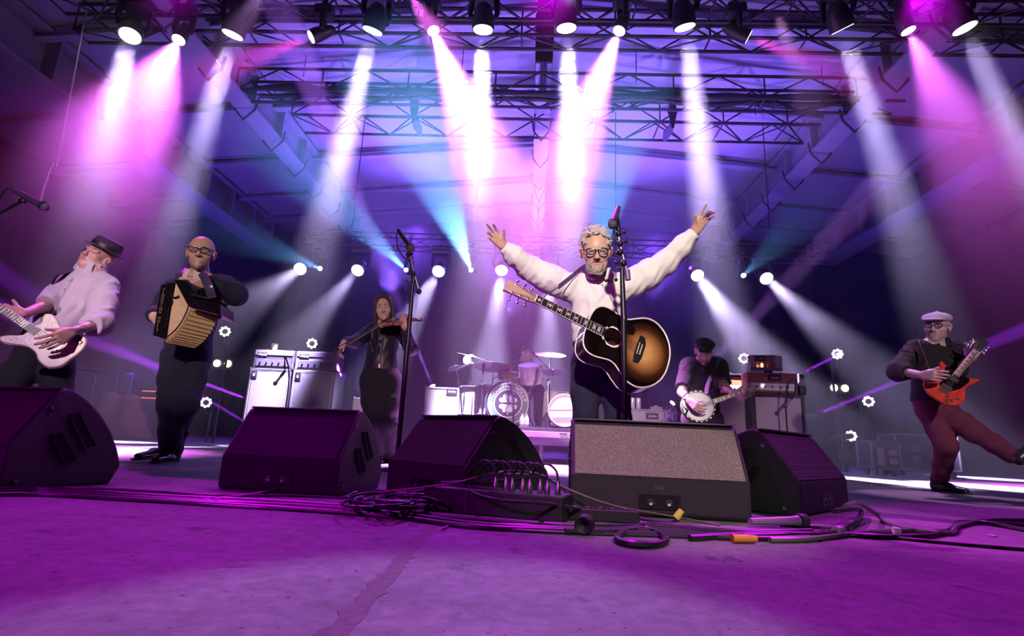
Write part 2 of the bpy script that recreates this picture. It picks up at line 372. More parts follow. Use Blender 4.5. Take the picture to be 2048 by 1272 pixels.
        me = bpy.data.meshes.new(name); me.vertices.add(len(pos)); me.vertices.foreach_set('co', pos.ravel())
        me.loops.add(len(F)*4); me.loops.foreach_set('vertex_index', F.ravel()); me.polygons.add(len(F))
        me.polygons.foreach_set('loop_start', np.arange(0, len(F)*4, 4)); me.polygons.foreach_set('loop_total', np.full(len(F), 4))
        me.polygons.foreach_set('use_smooth', np.ones(len(F), bool)); me.update(calc_edges=True); me.validate()
        cols = np.tile(np.array(color, float), (len(pos), 1)); W = np.ones(len(pos))*1e-3; C = cols*1e-3
        if any(q[6] is not None for q in s.p if q[0] != 'x'):
            for q in s.p:
                if q[0] == 'x' or q[8]: continue
                d = s.dist(q, pos); wgt = np.exp(-np.clip(d, -0.01, 1)/0.0035); C += wgt[:, None]*np.array(q[6] if q[6] is not None else color); W += wgt
            cols = C/W[:, None]
        for c, r, colr, R, soft in s.paint:
            d = pos-c
            if R is not None: d = d@R
            e = np.sqrt(((d/r)**2).sum(1)); wgt = np.clip((1-e)/soft+0.5, 0, 1)[:, None]; cols = cols*(1-wgt)+np.array(colr)*wgt
        at_ = me.color_attributes.new('Col', 'FLOAT_COLOR', 'POINT'); at_.data.foreach_set('color', np.concatenate([cols, np.ones((len(pos), 1))], 1).ravel())
        me.materials.append(m); o = bpy.data.objects.new(name, me); link(o, parent); return tag(o, label)
Rz = lambda a: Matrix.Rotation(a, 4, 'Z')
# ------------------------------------------------------------------ people
SKIN = (0.62, 0.36, 0.26)
def V3(*a): return Vector(a)
def head(S, M, s=1.0, skin=SKIN, hairline=None, stubble=None, brow=(0.12, 0.07, 0.05), neck=None, closed=False, fat=1.0):
    T = lambda x, y, z: M @ Vector((x*s*fat, y*s, z*s))
    E = lambda x, y, z, a, b, c, **k: S.ell(T(x, y, z), (a*s*fat, b*s, c*s), R=M, **k)
    C = lambda a, b, ra, rb=None, **k: S.cap(T(*a), T(*b), ra*s, (rb or ra)*s, **k)
    E(0, -.018, .035, .076, .093, .083, k=.02); E(0, .028, -.02, .062, .064, .082, k=.03); E(0, .034, -.068, .050, .050, .044, k=.03)
    E(0, .074, -.097, .022, .018, .018, k=.025)
    for q in (-1, 1):
        E(q*.043, .058, -.022, .022, .022, .022, k=.02); C((q*.012, .088, .026), (q*.045, .074, .024), .009, k=.012)
        S.ell(T(q*.031, .098, .006), (.020*s, .018*s, .013*s), R=M, k=.012, sub=True)
        E(q*.031, .070, .005, .0165, .0165, .0145, k=.004)
        C((q*.018, .0885, .0115), (q*.044, .0825, .010), .0035, k=.004)            # upper lid
        E(q*.077, -.004, -.008, .010, .020, .033, k=.006); E(q*.084, -.010, .006, .008, .017, .020, k=.006); S.ell(T(q*.087, .002, -.002), (.006*s, .010*s, .015*s), R=M, k=.006, sub=True)
        E(q*.012, .098, -.031, .0085, .010, .0075, k=.006)
        S.dot(T(q*.029, .093, .030), (.019*s, .02*s, .0045*s), brow, R=M, soft=.5)
        if not closed: S.dot(T(q*.031, .090, .006), (.013*s, .02*s, .0035*s), (0.05, 0.03, 0.03), R=M, soft=.6)
        else: S.dot(T(q*.031, .090, .001), (.014*s, .02*s, .0025*s), (0.10, 0.04, 0.04), R=M, soft=.6)
    C((0, .084, .014), (0, .106, -.024), .0075, .0115, k=.012); E(0, .110, -.028, .011, .010, .010, k=.008)
    C((-.018, .084, -.053), (.018, .084, -.053), .0065, k=.006); C((-.015, .083, -.066), (.015, .083, -.066), .0075, k=.006)
    S.cap(T(-.022, .094, -.0595), T(.022, .094, -.0595), .0032*s, k=.004, sub=True)
    S.dot(T(0, .092, -.0595), (.025*s, .02*s, .0028*s), (.10, .02, .02), R=M, soft=.5)
    S.dot(T(0, .09, -.060), (.021*s, .018*s, .011*s), tuple(c*k for c, k in zip(skin, (.95, .66, .66))), R=M, soft=.5)
    if stubble: S.dot(T(0, .06, -.085), (.065*s, .07*s, .040*s), stubble, R=M, soft=.6)
    if hairline: S.ell(T(0, -.02, .04), (.0785*s, .094*s, .084*s), R=M, k=.01, col=hairline)
    if neck is not None: S.cap(T(0, -.025, -.065), neck, .052*s, .058*s, k=.03)
def hand(S, o, X, Y, Z, s=1.0, curl=(25, 25, 25, 25), spread=6, thumb=(35, 20), col=None):
    """o wrist, X thumb side, Y finger direction, Z out of the back; curls bend towards the palm (-Z)"""
    o = Vector(o); Y = Vector(Y).normalized(); X = Vector(X); X = (X-Y*X.dot(Y)).normalized(); Z = Vector(Z); Z = (Z-Y*Z.dot(Y)-X*Z.dot(X)).normalized()
    P = lambda x, y, z: o+(X*x+Y*y+Z*z)*s
    kn = [(.030, .088), (.010, .093), (-.010, .089), (-.029, .080)]; ln = [(.043, .026, .021), (.047, .030, .022), (.044, .028, .021), (.034, .020, .018)]; rr = [.0092, .0096, .0090, .0080]
    for i, (x, y) in enumerate(kn):
        S.cap(P(x*.55, .008, 0), P(x, y, 0), .017*s, .0125*s, k=.012, col=col)
        a = spread*(1.2-i)*0.8; d = (Y*math.cos(math.radians(a))+X*math.sin(math.radians(a))).normalized(); nrm = Z.copy(); p = P(x, y, 0); ax = d.cross(nrm)
        c = curl[i]; cs = c if isinstance(c, tuple) else (c, c*1.1, c*.7)
        for j in range(3):
            q = Quaternion(ax, math.radians(-cs[j])); d = q @ d; r0 = rr[i]*(1-.08*j)*s; nx = p+d*ln[i][j]*s
            S.cap(p, nx, r0, r0*.92, k=.0035, col=col); p = nx
    S.cap(P(.012, .012, -.004), P(.034, .042, -.010), .018*s, .014*s, k=.012, col=col)
    th = math.radians(thumb[0]); d = (Y*math.cos(th)+X*math.sin(th)-Z*.35).normalized(); p = P(.034, .040, -.010)
    for j, L in enumerate((.036, .028)):
        nx = p+d*L*s; S.cap(p, nx, (.0115-.001*j)*s, (.0105-.001*j)*s, k=.005, col=col); p = nx
        d = (Quaternion(Z, math.radians(thumb[1])*(1 if X.cross(Y).dot(Z) > 0 else -1)) @ d)
def eyes(par, M, s=1.0, look=(0, 0), fat=1.0):
    for q in (-1, 1):
        m = MB(); c = M @ Vector((q*.031*s*fat, .0745*s, .0055*s)); m.ell(c, (.0135*s,)*3, nu=12, nv=8)
        m.mi = 1; d = (M.to_3x3() @ Vector((look[0], 1, look[1]))).normalized(); m.ell(c+d*.0085*s, (.0062*s,)*3, nu=10, nv=6)
        m.build('eye', [mat('eye_white', (.75, .72, .70), .25), mat('iris', (.03, .02, .02), .15)], par, smooth=True)
def glasses(par, M, s=1.0, w=.026, h=.017, fat=1.0):
    m = MB(); T = lambda x, y, z: M @ Vector((x*s*fat, y*s, z*s)); g = MB()
    for q in (-1, 1):
        ring = []
        for i in range(20):
            a = 2*PI*i/20; c, sn = math.cos(a), math.sin(a)
            ring.append(T(q*.032+w*math.copysign(abs(c)**.7, c), .103-abs(c)*.002-.004*(c*q > .5), .006+h*math.copysign(abs(sn)**.75, sn)))
        m.tube(ring, .0031*s, 6, closed=True); m.tube([T(q*(.032+w), .099, .014), T(q*.078, .085, .014), T(q*.084, .0, .010)], .0028*s, 6)
        g.add(ring, [tuple(range(20))])
    m.tube([T(-.007, .103, .010), T(0, .107, .013), T(.007, .103, .010)], .0028*s, 6)
    for q in (-1, 1): m.tube([T(q*.010, .104, .019), T(q*.032, .103, .0235), T(q*(.030+w), .099, .019)], .0036*s, 6)
    f = m.build('glasses', mat('glasses_frame', (.015, .012, .012), .25), par, smooth=True)
    g.build('lens', mat('lens_glass', (.5, .4, .45), .05, alpha=.22), f)
    return f
def shoe(par, heel, toe, m, s=1.0, sole=None):
    heel = Vector(heel); toe = Vector(toe); f = (toe-heel); L = f.length; f.normalize(); R = frame(heel, y=f, z=(0, 0, 1))
    S = Sdf(); q = lambda a, b, c: heel+R.to_3x3() @ Vector((a*s, b*L, c*s))
    S.cap(q(0, .10, .05), q(0, .42, .045), .042*s, .042*s, k=.02); S.cap(q(0, .42, .040), q(0, .86, .028), .045*s, .032*s, k=.03, squash=(R.to_3x3() @ V3(0, 0, 1), .8)); S.cap(q(0, .12, .05), q(0, .10, .10), .04*s, .036*s, k=.02)
    S.cut(q(0, .5, 0), -(R.to_3x3() @ V3(0, 0, 1)), .3)
    o = S.build('shoe', m, res=.006, parent=par)
    w = [(-.034, .02), (-.040, .5), (-.047, .72), (-.036, .93), (0, 1.02), (.036, .93), (.047, .72), (.040, .5), (.034, .02)]
    mb = MB(); mb.prism([(a*s, b*L) for a, b in w], frame(heel+Vector((0, 0, .001)), y=f, z=R.to_3x3() @ V3(0, 0, 1)), .014); mb.build('shoe_sole', sole or mat('sole', (.01, .01, .012), .5), o)
    return o
def collar(S, M, r=.068, h=.035, lean=0.2, open_=.9):
    """a shirt collar band with two points; M at the neck base, y forward"""
    T = lambda x, y, z: M @ Vector((x, y, z)); n = 11
    for i in range(n):
        a0 = math.radians(90+22+i*(316/n)); a1 = math.radians(90+22+(i+1)*(316/n))
        for zz in (0, h*.5, h):
            rr = r+zz*lean; S.cap(T(rr*math.cos(a0), rr*math.sin(a0), zz), T(rr*math.cos(a1), rr*math.sin(a1), zz), .0092, k=.008)
    for q in (-1, 1):
        for i in range(7):
            t = i/6; S.cap(T(q*r*(.42+.5*t), r*(.95-.12*t), h*.9), T(q*r*(.50+.62*t), r*(1.18-.2*t), -.034+.012*t), .0085, k=.008)
def torso(S, J, f, w=.150, d=.66, waist=.135, arm=.060, k=.045, hem=None):
    """J: neck, chest, waist, sh_a, sh_b; f facing"""
    S.cap(J['chest'], J['waist'], w, waist, k=k, squash=(f, d)); S.cap(Vector(J['sh_a'])*.86+Vector(J['sh_b'])*.14, Vector(J['sh_b'])*.86+Vector(J['sh_a'])*.14, arm+.008, k=k)
    S.cap(J['neck'], J['chest'], .07, .12, k=.06, squash=(f, .8))
    for q in ('a', 'b'): S.cap(Vector(J['neck']), Vector(J['sh_'+q]), .055, .05, k=.04)
def limb(S, pts, rr, k=.025, col=None):
    for i in range(len(pts)-1): S.cap(pts[i], pts[i+1], rr[i], rr[i+1], k=k, col=col)
def lerp(a, b, t): return Vector(a)*(1-t)+Vector(b)*t
def cloth(name, col, rough=.9, bump=.5, bscale=14, var=.08, sheen=0): return mat(name, col, rough, var=var, vscale=9, bump=bump, bscale=bscale, sheen=sheen)
SKM = lambda n, rough=.45: mat('skin_'+n, SKIN, rough, attr=True, bump=.12, bscale=90, var=.10, vscale=35)
def ank(px, py, Y=None): return onz(px, py, 0.0)

def tfolds(S, J, w, d, n, seed, lean=.05):      # soft vertical folds on a shirt front
    r = random.Random(seed)
    for i in range(n):
        x0 = r.uniform(-.85, .85); z0 = r.uniform(0, .75); z1 = min(1, z0+r.uniform(.2, .5)); x1 = x0*.9+r.uniform(-.2, .2)
        sf = lambda x, z: lerp(J['chest'], J['waist'], z)+V3(x*w, -w*d*math.sqrt(max(.05, 1-x*x))+.006, 0)
        S.cap(sf(x0, z0), sf(x1, z1), .011, .006, k=.02)
def sfolds(S, pts, rr, n, seed):               # creases round a sleeve or a leg
    r = random.Random(seed)
    for i in range(n):
        t = r.uniform(.05, len(pts)-1.05); k = int(t); u = t-k; p = lerp(pts[k], pts[k+1], u); ax = (Vector(pts[k+1])-Vector(pts[k])).normalized()
        R = rr[k]*(1-u)+rr[k+1]*u; s1 = ax.cross(V3(0, -1, .01)).normalized(); s2 = V3(0, -1, 0); a = r.uniform(-1.6, 1.6); b = a+r.uniform(.7, 1.3)*r.choice((-1, 1)); sl = r.uniform(-.03, .05)
        q = [p+(s2*math.cos(a+(b-a)*j/3)+s1*math.sin(a+(b-a)*j/3))*(R-.002)+ax*sl*j/3 for j in range(4)]
        for j in range(3): S.cap(q[j], q[j+1], .0075, .0065 if j < 2 else .003, k=.018)
def trousers(par, m, hip, legs, f, w=.16, lr=(.105, .092, .075, .072), wr=.004, seed=1, hem=.04, res=.009, d=.74, folds=10):
    """hip: waist-band centre; legs: [(thigh, knee, ankle)]"""
    P = Sdf(); hip = Vector(hip); mid = sum((Vector(l[0]) for l in legs), Vector())/len(legs)
    P.cap(hip, lerp(hip, mid, .7), w, w*1.05, k=.03, squash=(f, d))
    for i, (h0, kn, an) in enumerate(legs):
        pts = [h0, lerp(h0, kn, .5), kn, lerp(kn, an, .55), an]; rr = [lr[0], (lr[0]+lr[1])/2, lr[1], lr[2], lr[3]]
        limb(P, pts, rr, k=.03); sfolds(P, pts, rr, folds, seed+i); dd = (Vector(an)-Vector(kn)).normalized(); P.cut(Vector(an)+dd*hem, dd, .16)
    P.cut(hip+V3(0, 0, .012), (0, 0, 1), .24)
    return P.build('trousers', m, res=res, parent=par, wrinkle=wr, wscale=22)
def sleeve(S, pts, rr, seed=1, n=10, cuff=True):
    limb(S, pts, rr, k=.035); sfolds(S, pts, rr, n, seed); dr = (Vector(pts[-1])-Vector(pts[-2])).normalized(); S.cut(Vector(pts[-1]), dr, .10)
def singer():
    Y = 3.6; A = lambda px, py, y=Y: at(px, py, y)
    foot_a = onz(1176, 972, 0); foot_b = onz(1243, 972, 0)
    t = thing('person', 'man with grey beard and glasses in white shirt, arms raised wide', 'person', (A(1197, 700).x, Y, 0))
    f = V3(-.02, -1, 0)
    J = dict(neck=A(1197, 556, 3.56), chest=A(1197, 605, 3.60), waist=A(1197, 668, 3.62), sh_a=A(1136, 574, 3.60), sh_b=A(1258, 570, 3.60))
    ea, wa, ha = A(1058, 532, 3.56), A(1006, 492, 3.45), A(984, 466, 3.40)
    eb, wb, hb = A(1330, 521, 3.56), A(1390, 464, 3.45), A(1413, 432, 3.40)
    HM = frame(A(1192, 503, 3.42), y=V3(-.10, -1, -.42), z=V3(-.07, -.36, 1))
    S = Sdf(); head(S, HM, 1.18, skin=(.66, .40, .30), neck=J['neck'], brow=(.45, .36, .30), fat=1.06)
    torso(S, J, f, w=.145, waist=.14, arm=.05)
    limb(S, [J['sh_a'], ea, wa], [.045, .036, .027]); limb(S, [J['sh_b'], eb, wb], [.045, .036, .027])
    hand(S, wa, V3(.75, -.25, .6), (ha-wa), V3(-.35, .65, -.5), 1.02, curl=((18, 22, 14), (12, 16, 10), (30, 30, 20), (38, 35, 25)), spread=13, thumb=(48, 8))
    hand(S, wb, V3(-.9, -.25, .25), (hb-wb)+V3(.0, 0, .02), V3(.5, .6, -.25), 1.06, curl=((4, 8, 6), (34, 30, 20), (26, 22, 14), (20, 20, 15)), spread=5, thumb=(38, -14))
    for q, h0, kn, an in (('a', A(1176, 715), A(1173, 840, 3.62), foot_a), ('b', A(1222, 715), A(1232, 840, 3.60), foot_b)):
        limb(S, [h0, kn, an+V3(0, 0, .07)], [.075, .05, .035])
    S.build('body', SKM('singer'), res=.0085, fine=[(HM.translation, .17, .0045), (ha, .13, .0045), (hb, .13, .0045)], parent=t, color=(.66, .40, .30))
    eyes(t, HM, 1.18, look=(0, -.1), fat=1.06); glasses(t, HM, 1.2, w=.025, h=.016)
    # hair: many short curls standing up and swept to the camera's left
    rnd = random.Random(4); H = Sdf(); T = lambda x, y, z: HM @ Vector((x*1.23, y*1.17, z*1.17))
    for i in range(420):
        a = rnd.uniform(0, 2*PI); e = rnd.uniform(.0, 1.45); x = .076*math.cos(a)*math.cos(e); y = -.022+.092*math.sin(a)*math.cos(e); z = .042+.080*math.sin(e)
        if y > .045 and z < .098: continue
        if z < .03 and y > -.01: continue
        n = Vector((x, y+.02, z-.03)).normalized(); tg = n.cross(Vector((rnd.uniform(-1, 1), rnd.uniform(-1, 1), rnd.uniform(-1, 1)))).normalized(); h = .004+.016*max(0, n.z)**2+(.006 if x > .02 else 0); p0 = Vector((x, y, z))+n*rnd.uniform(0, h)
        pts = [p0+n*(.004*j)+(tg*math.cos(j*1.1)+n.cross(tg)*math.sin(j*1.1))*.008 for j in range(4)]
        for j in range(3): H.cap(T(*pts[j]), T(*pts[j+1]), .0062, .005 if j < 2 else .003, k=.003)
    H.build('hair', mat('grey_hair', (.62, .56, .54), .7, var=.25, vscale=150, bump=.8, bscale=200), res=.005, parent=t)
    B = Sdf()
    for i in range(120):
        u = rnd.uniform(-1, 1); v = rnd.uniform(0, 1); x = u*.054; y = .036+.050*math.cos(u*1.25)-.012*v; z = -.052-.060*v-(.0 if abs(u) > .5 else .004)
        if abs(u) < .42 and v < .28: continue
        B.cap(T(x*.93, y, z), T(x*.93+rnd.uniform(-.003, .003), y+.012, z-.013), .0105, .005, k=.008)
    for q in (-1, 1): B.cap(T(q*.003, .098, -.044), T(q*.027, .088, -.054), .006, .005, k=.006)
    B.build('beard', mat('grey_beard', (.50, .42, .36), .8, var=.3, vscale=120, bump=.8, bscale=180), res=.005, parent=t)
    # shirt
    W = Sdf(); torso(W, J, f, w=.190, waist=.180, arm=.066, d=.70); W.cap(J['waist'], A(1197, 682, 3.62), .165, .155, k=.03, squash=(f, .72))
    limb(W, [J['sh_a'], lerp(J['sh_a'], ea, .5)-V3(0, 0, .018), ea-V3(0, 0, .015), lerp(ea, wa, .55)-V3(0, 0, .012), wa], [.104, .098, .082, .066, .045], k=.04)
    limb(W, [J['sh_b'], lerp(J['sh_b'], eb, .5)-V3(0, 0, .018), eb-V3(0, 0, .015), lerp(eb, wb, .55)-V3(0, 0, .012), wb], [.104, .098, .082, .066, .045], k=.04)
    for e, w_, sh in ((ea, wa, J['sh_a']), (eb, wb, J['sh_b'])):
        dr = (w_-e).normalized()
        W.cut(w_-dr*.012, dr, .10); W.cap(w_-dr*.062, w_-dr*.030, .049, .045, k=.006); W.cut(w_-dr*.008, dr, .10)
        rnd.seed(7)
        for i in range(15):      # folds along the sleeve
            tt = rnd.uniform(.1, 1.7); p = lerp(sh, e, min(tt, 1)) if tt < 1 else lerp(e, w_, tt-1); ax = (e-sh).normalized() if tt < 1 else dr
            r = .074-.020*tt/1.7; a = rnd.uniform(-2.2, 1.2); off = V3(0, -math.cos(a), math.sin(a))*r
            W.cap(p+off-ax*.035-V3(0, 0, .028), p+off+ax*.05+V3(0, 0, .018), .008, .005, k=.016)
    NM = frame(J['neck']+V3(0, -.02, .018), y=V3(-.05, -1, -.25), z=V3(0, -.25, 1)); collar(W, NM, r=.070, h=.038)
    tfolds(W, J, .185, .70, 16, 3)
    W.cap(J['chest']+V3(0, -.128, .10), J['waist']+V3(0, -.124, -.02), .009, k=.012)
    sh = W.build('shirt', cloth('white_shirt', (.80, .77, .74), bump=.35, bscale=11, var=.03), res=.0078, fine=[(NM.translation, .14, .0048)], parent=t, wrinkle=.0042, wscale=48)
    b = MB()
    for i in range(5):
        p = lerp(J['chest']+V3(0, -.140, .09), J['waist']+V3(0, -.138, .0), i/4); b.lathe(p, (0, -1, 0), [(0, .0055), (.003, .005)], 10)
    b.build('button', mat('button', (.6, .55, .55), .3), sh, kind='stuff')
    P = Sdf(); wst = A(1197, 688, 3.62)
    P.cap(wst, A(1197, 730, 3.62), .165, .175, k=.03, squash=(f, .72))
    for h0, kn, an in ((A(1173, 730), A(1171, 840, 3.60), foot_a), (A(1226, 730), A(1236, 840, 3.57), foot_b)):
        limb(P, [h0, lerp(h0, kn, .5), kn, an+V3(0, 0, .10)], [.108, .098, .082, .078], k=.03); P.cut(an+V3(0, 0, .045), (0, 0, -1), .2)
    P.cut(wst+V3(0, 0, .012), (0, 0, 1), .25)
    P.build('trousers', cloth('navy_trousers', (.012, .012, .035), bump=.3), res=.009, parent=t, wrinkle=.004, wscale=18)
    m = MB(); m.T = frame(wst+V3(0, 0, -.008), x=(1, 0, 0), z=(0, 0, 1)); n = 28
    m.tube([(.176*math.cos(2*PI*i/n), .128*math.sin(2*PI*i/n), 0) for i in range(n)], .017, 8, flat=.35, closed=True, up=(1, 0, 0)); m.box((-.02, -.132, 0), (.045, .01, .035)); m.build('belt', mat('black_leather', (.01, .01, .012), .35), t, smooth=True)
    shoe(t, foot_a+V3(0, .10, 0), foot_a+V3(-.03, -.17, 0), mat('black_shoe', (.01, .01, .012), .2)); shoe(t, foot_b+V3(0, .10, 0), foot_b+V3(.03, -.17, 0), MATS['black_shoe'])
    # strap over the shoulder, ending at the guitar's head
    g = thing('guitar_strap', 'purple guitar strap over the shoulder of the white-shirted man with raised arms', 'strap', J['sh_a'])
    m = MB(); P_ = [A(1168, 560, 3.78), A(1168, 537, 3.64), A(1160, 540, 3.50), A(1140, 556, 3.44), A(1117, 574, 3.40)]
    m.tube(spline(P_, 5), .026, 8, flat=.10, up=(0, -1, .3)); m.build('strap_band', mat('strap_leather', (.16, .05, .30), .5), g, smooth=True)
    m = MB(); m.tube(spline([A(1119, 573, 3.42), A(1103, 583, 3.38), A(1085, 596, 3.27), A(1082, 599, 3.2)], 5), .0035, 6); m.build('strap_lace', mat('lace_black', (.01, .01, .01), .7), g, smooth=True)
singer()
def accordionist():
    Y = 4.0; A = lambda px, py, y=Y: at(px, py, y)
    fa = onz(331, 925, 0); fb = onz(322, 916, 0)
    t = thing('person', 'bald man in glasses and dark suit squeezing an accordion', 'person', (A(375, 700).x, Y, 0)); f = V3(-.25, -1, 0)
    J = dict(neck=A(398, 560, 4.0), chest=A(396, 610, 4.02), waist=A(378, 672, 4.05), sh_a=A(350, 578, 3.98), sh_b=A(447, 570, 4.02))
    ea, wa, ha = A(318, 622, 3.95), A(306, 632, 3.74), A(308, 632, 3.70)
    eb, wb, hb = A(472, 588, 3.84), A(408, 562, 3.66), A(385, 556, 3.62)
    HM = frame(A(402, 507, 3.92), y=V3(.38, -.9, -.10), z=V3(.02, -.1, 1))
    S = Sdf(); sk = (.60, .37, .27); head(S, HM, 1.16, skin=sk, neck=J['neck'], brow=(.35, .2, .14), fat=1.0, stubble=(.48, .30, .24))
    torso(S, J, f, w=.14, waist=.13); limb(S, [J['sh_a'], ea, wa], [.045, .036, .027]); limb(S, [J['sh_b'], eb, wb], [.045, .036, .027])
    hand(S, wa, V3(0, -.3, 1), V3(.35, .1, -.9)+V3(.5, -.2, .3), V3(-.8, -.5, .1), 1.05, curl=((30, 40, 20),)*4, spread=4, thumb=(30, 10))
    hand(S, wb, V3(-.3, -.5, .5), V3(-.65, -.35, -.75), V3(-.35, -.85, .5), 1.22, curl=((38, 20, 8), (48, 18, 8), (54, 16, 8), (58, 14, 8)), spread=10, thumb=(42, 10))
    S.build('body', SKM('accordionist'), res=.009, fine=[(HM.translation, .16, .0045), (hb, .13, .005)], parent=t, color=sk)
    eyes(t, HM, 1.16, look=(.1, 0)); glasses(t, HM, 1.17, w=.026, h=.015)
    W = Sdf(); torso(W, J, f, w=.180, waist=.178, arm=.068, d=.74)
    hem = A(377, 697, 4.03); W.cap(J['waist'], hem, .172, .182, k=.03, squash=(f, .76)); W.cut(hem+V3(0, 0, -.01), (0, 0, -1), .3)
    sleeve(W, [J['sh_a'], ea, wa-(wa-ea).normalized()*.02], [.080, .068, .050], 3, 8); sleeve(W, [J['sh_b'], lerp(J['sh_b'], eb, .5), eb, lerp(eb, wb, .5), wb-(wb-eb).normalized()*.01], [.086, .084, .080, .066, .050], 5, 22)
    NM = frame(J['neck']+V3(0, 0, -.01), y=f, z=V3(0, -.15, 1)); tfolds(W, J, .18, .74, 8, 4)
    for q in (-1, 1):
        for i in range(6): W.cap(NM @ V3(q*(.075-.004*i), .03+.012*i, .035-.012*i), NM @ V3(q*(.095-.004*i), .06+.012*i, -.03-.012*i), .010, k=.012)
    jk = W.build('jacket', cloth('navy_jacket', (.010, .010, .034), bump=.35), res=.008, parent=t, wrinkle=.004, wscale=26)
    NM = NM @ Matrix.Translation((0, .01, .03)); C = Sdf(); collar(C, NM, r=.070, h=.04); C.build('shirt_collar', cloth('pink_collar', (.62, .50, .50), bump=.1), res=.005, parent=t)
    m = MB(); m.tube([NM @ V3(.062*math.cos(a), .075*math.sin(a), .01-.03*max(0, math.sin(a))) for a in [2*PI*i/24 for i in range(24)]], .0035, 6, closed=True); m.build('necklace', mat('silver', (.7, .68, .65), .25, 1), t, smooth=True)
    trousers(t, cloth('navy_suit', (.008, .008, .028), bump=.3), A(377, 690, 4.04), [(A(347, 712), A(340, 810, 3.86), fa+V3(.01, .02, .10)), (A(398, 712), A(372, 812, 3.86), fb+V3(.06, .03, .11))], f, w=.152, lr=(.092, .078, .078, .082), seed=8, hem=.045, wr=.003, folds=14)
    b = mat('patent_shoe', (.010, .010, .012), .08, coat=.6)
    shoe(t, fa+V3(.02, .09, 0), fa+V3(.03, -.20, 0), b); shoe(t, fb+V3(.02, .03, 0), onz(266, 921, 0), b)
def violinist():
    Y = 5.2; A = lambda px, py, y=Y: at(px, py, y)
    t = thing('person', 'woman with long dark hair in black jacket playing a violin', 'person', (A(762, 740).x, Y, 0)); f = V3(-.1, -1, 0)
    J = dict(neck=A(768, 648), chest=A(766, 680), waist=A(762, 728), sh_a=A(742, 660), sh_b=A(803, 660))
    ea, wa, ha = A(712, 684, 5.0), A(688, 684, 4.75), A(676, 690, 4.7)
    eb, wb, hb = A(822, 696, 5.0), A(809, 655, 4.82), A(800, 640, 4.8)
    HM = frame(A(767, 617, 5.12), y=V3(.20, -1, -.18), z=V3(-.14, -.2, 1))
    S = Sdf(); sk = (.60, .36, .30); head(S, HM, 1.06, skin=sk, neck=J['neck'], brow=(.05, .02, .03), fat=.98)
    torso(S, J, f, w=.12, waist=.12, arm=.04); limb(S, [J['sh_a'], ea, wa], [.04, .032, .024]); limb(S, [J['sh_b'], eb, wb], [.04, .032, .024])
    hand(S, wa, V3(.5, -.5, .2), V3(-.35, -.3, -.8), V3(-.6, -.7, .3), .96, curl=((40, 40, 20),)*4, spread=3, thumb=(30, 25))
    hand(S, wb, V3(-.7, .3, .4), V3(-.25, -.1, 1), V3(.6, -.8, .2), .96, curl=((35, 50, 40), (38, 55, 40), (40, 55, 40), (45, 55, 40)), spread=3, thumb=(30, -10))
    S.build('body', SKM('violinist'), res=.008, fine=[(HM.translation, .15, .0045), (wa, .12, .005), (wb, .12, .005)], parent=t, color=sk)
    eyes(t, HM, 1.06, look=(0, -.2))
    H = Sdf(); T = lambda x, y, z: HM @ Vector((x*1.06, y*1.06, z*1.06))
    for q in (-1, 1):
        for i in range(9):
            a = i/8; H.cap(T(q*.008, .046-.085*a, .112-.006*a), T(q*.050, .044-.10*a, .098), .013, .017, k=.015); H.cap(T(q*.050, .044-.10*a, .098), T(q*.074, .044-.105*a, .045), .017, .017, k=.015); H.cap(T(q*.074, .044-.105*a, .045), T(q*(.080), .034-.09*a, -.07), .017, .019, k=.015); H.cap(T(q*.080, .034-.09*a, -.07), T(q*(.076+.010*(i % 3)), .040-.08*a, -.17+.008*(i % 4)), .019, .006, k=.012)
    H.ell(T(0, -.03, .045), (.086, .095, .084), R=HM, k=.02)
    H.build('hair', mat('dark_hair', (.045, .018, .035), .35, var=.3, vscale=60, bump=.6, bscale=60, stretch=(6, 6, .6)), res=.006, parent=t)
    W = Sdf(); torso(W, J, f, w=.150, waist=.150, arm=.058, d=.74); hem = A(761, 742); W.cap(J['waist'], hem, .150, .165, k=.03, squash=(f, .8)); W.cut(hem, (0, 0, -1), .3)
    sleeve(W, [J['sh_a'], ea, wa], [.068, .060, .042], 3, 9); sleeve(W, [J['sh_b'], eb, wb+V3(.01, 0, -.02)], [.068, .066, .042], 4, 9); tfolds(W, J, .15, .74, 8, 9)
    W.ell(J['neck']+V3(-.01, -.13, .01), (.05, .09, .075), k=.01, sub=True)
    jk = W.build('jacket', cloth('black_satin', (.009, .007, .016), rough=.45, bump=.35), res=.0085, parent=t, wrinkle=.004, wscale=28)
    m = MB(); m.tube([lerp(J['chest']+V3(.03, -.128, .05), hem+V3(.02, -.142, .02), i/6)+V3(0, -.004*math.sin(i), 0) for i in range(7)], .0028, 5); m.box(hem+V3(.02, -.15, .03), (.012, .006, .035)); m.build('zip', mat('zip_metal', (.5, .45, .5), .3, 1), jk)
    fa, fb = onz(745, 925, 0), onz(784, 925, 0)
    trousers(t, cloth('black_wide', (.005, .005, .008), bump=.25), A(761, 738), [(A(743, 762), A(752, 840), fa+V3(0, 0, .07)), (A(782, 762), A(776, 840), fb+V3(0, 0, .07))], f, w=.165, lr=(.118, .112, .108, .112), seed=4, hem=.04, folds=6)
    b = mat('black_shoe', (.01, .01, .012), .2); shoe(t, fa+V3(0, .08, 0), fa+V3(-.03, -.16, 0), b); shoe(t, fb+V3(0, .08, 0), fb+V3(.03, -.16, 0), b)
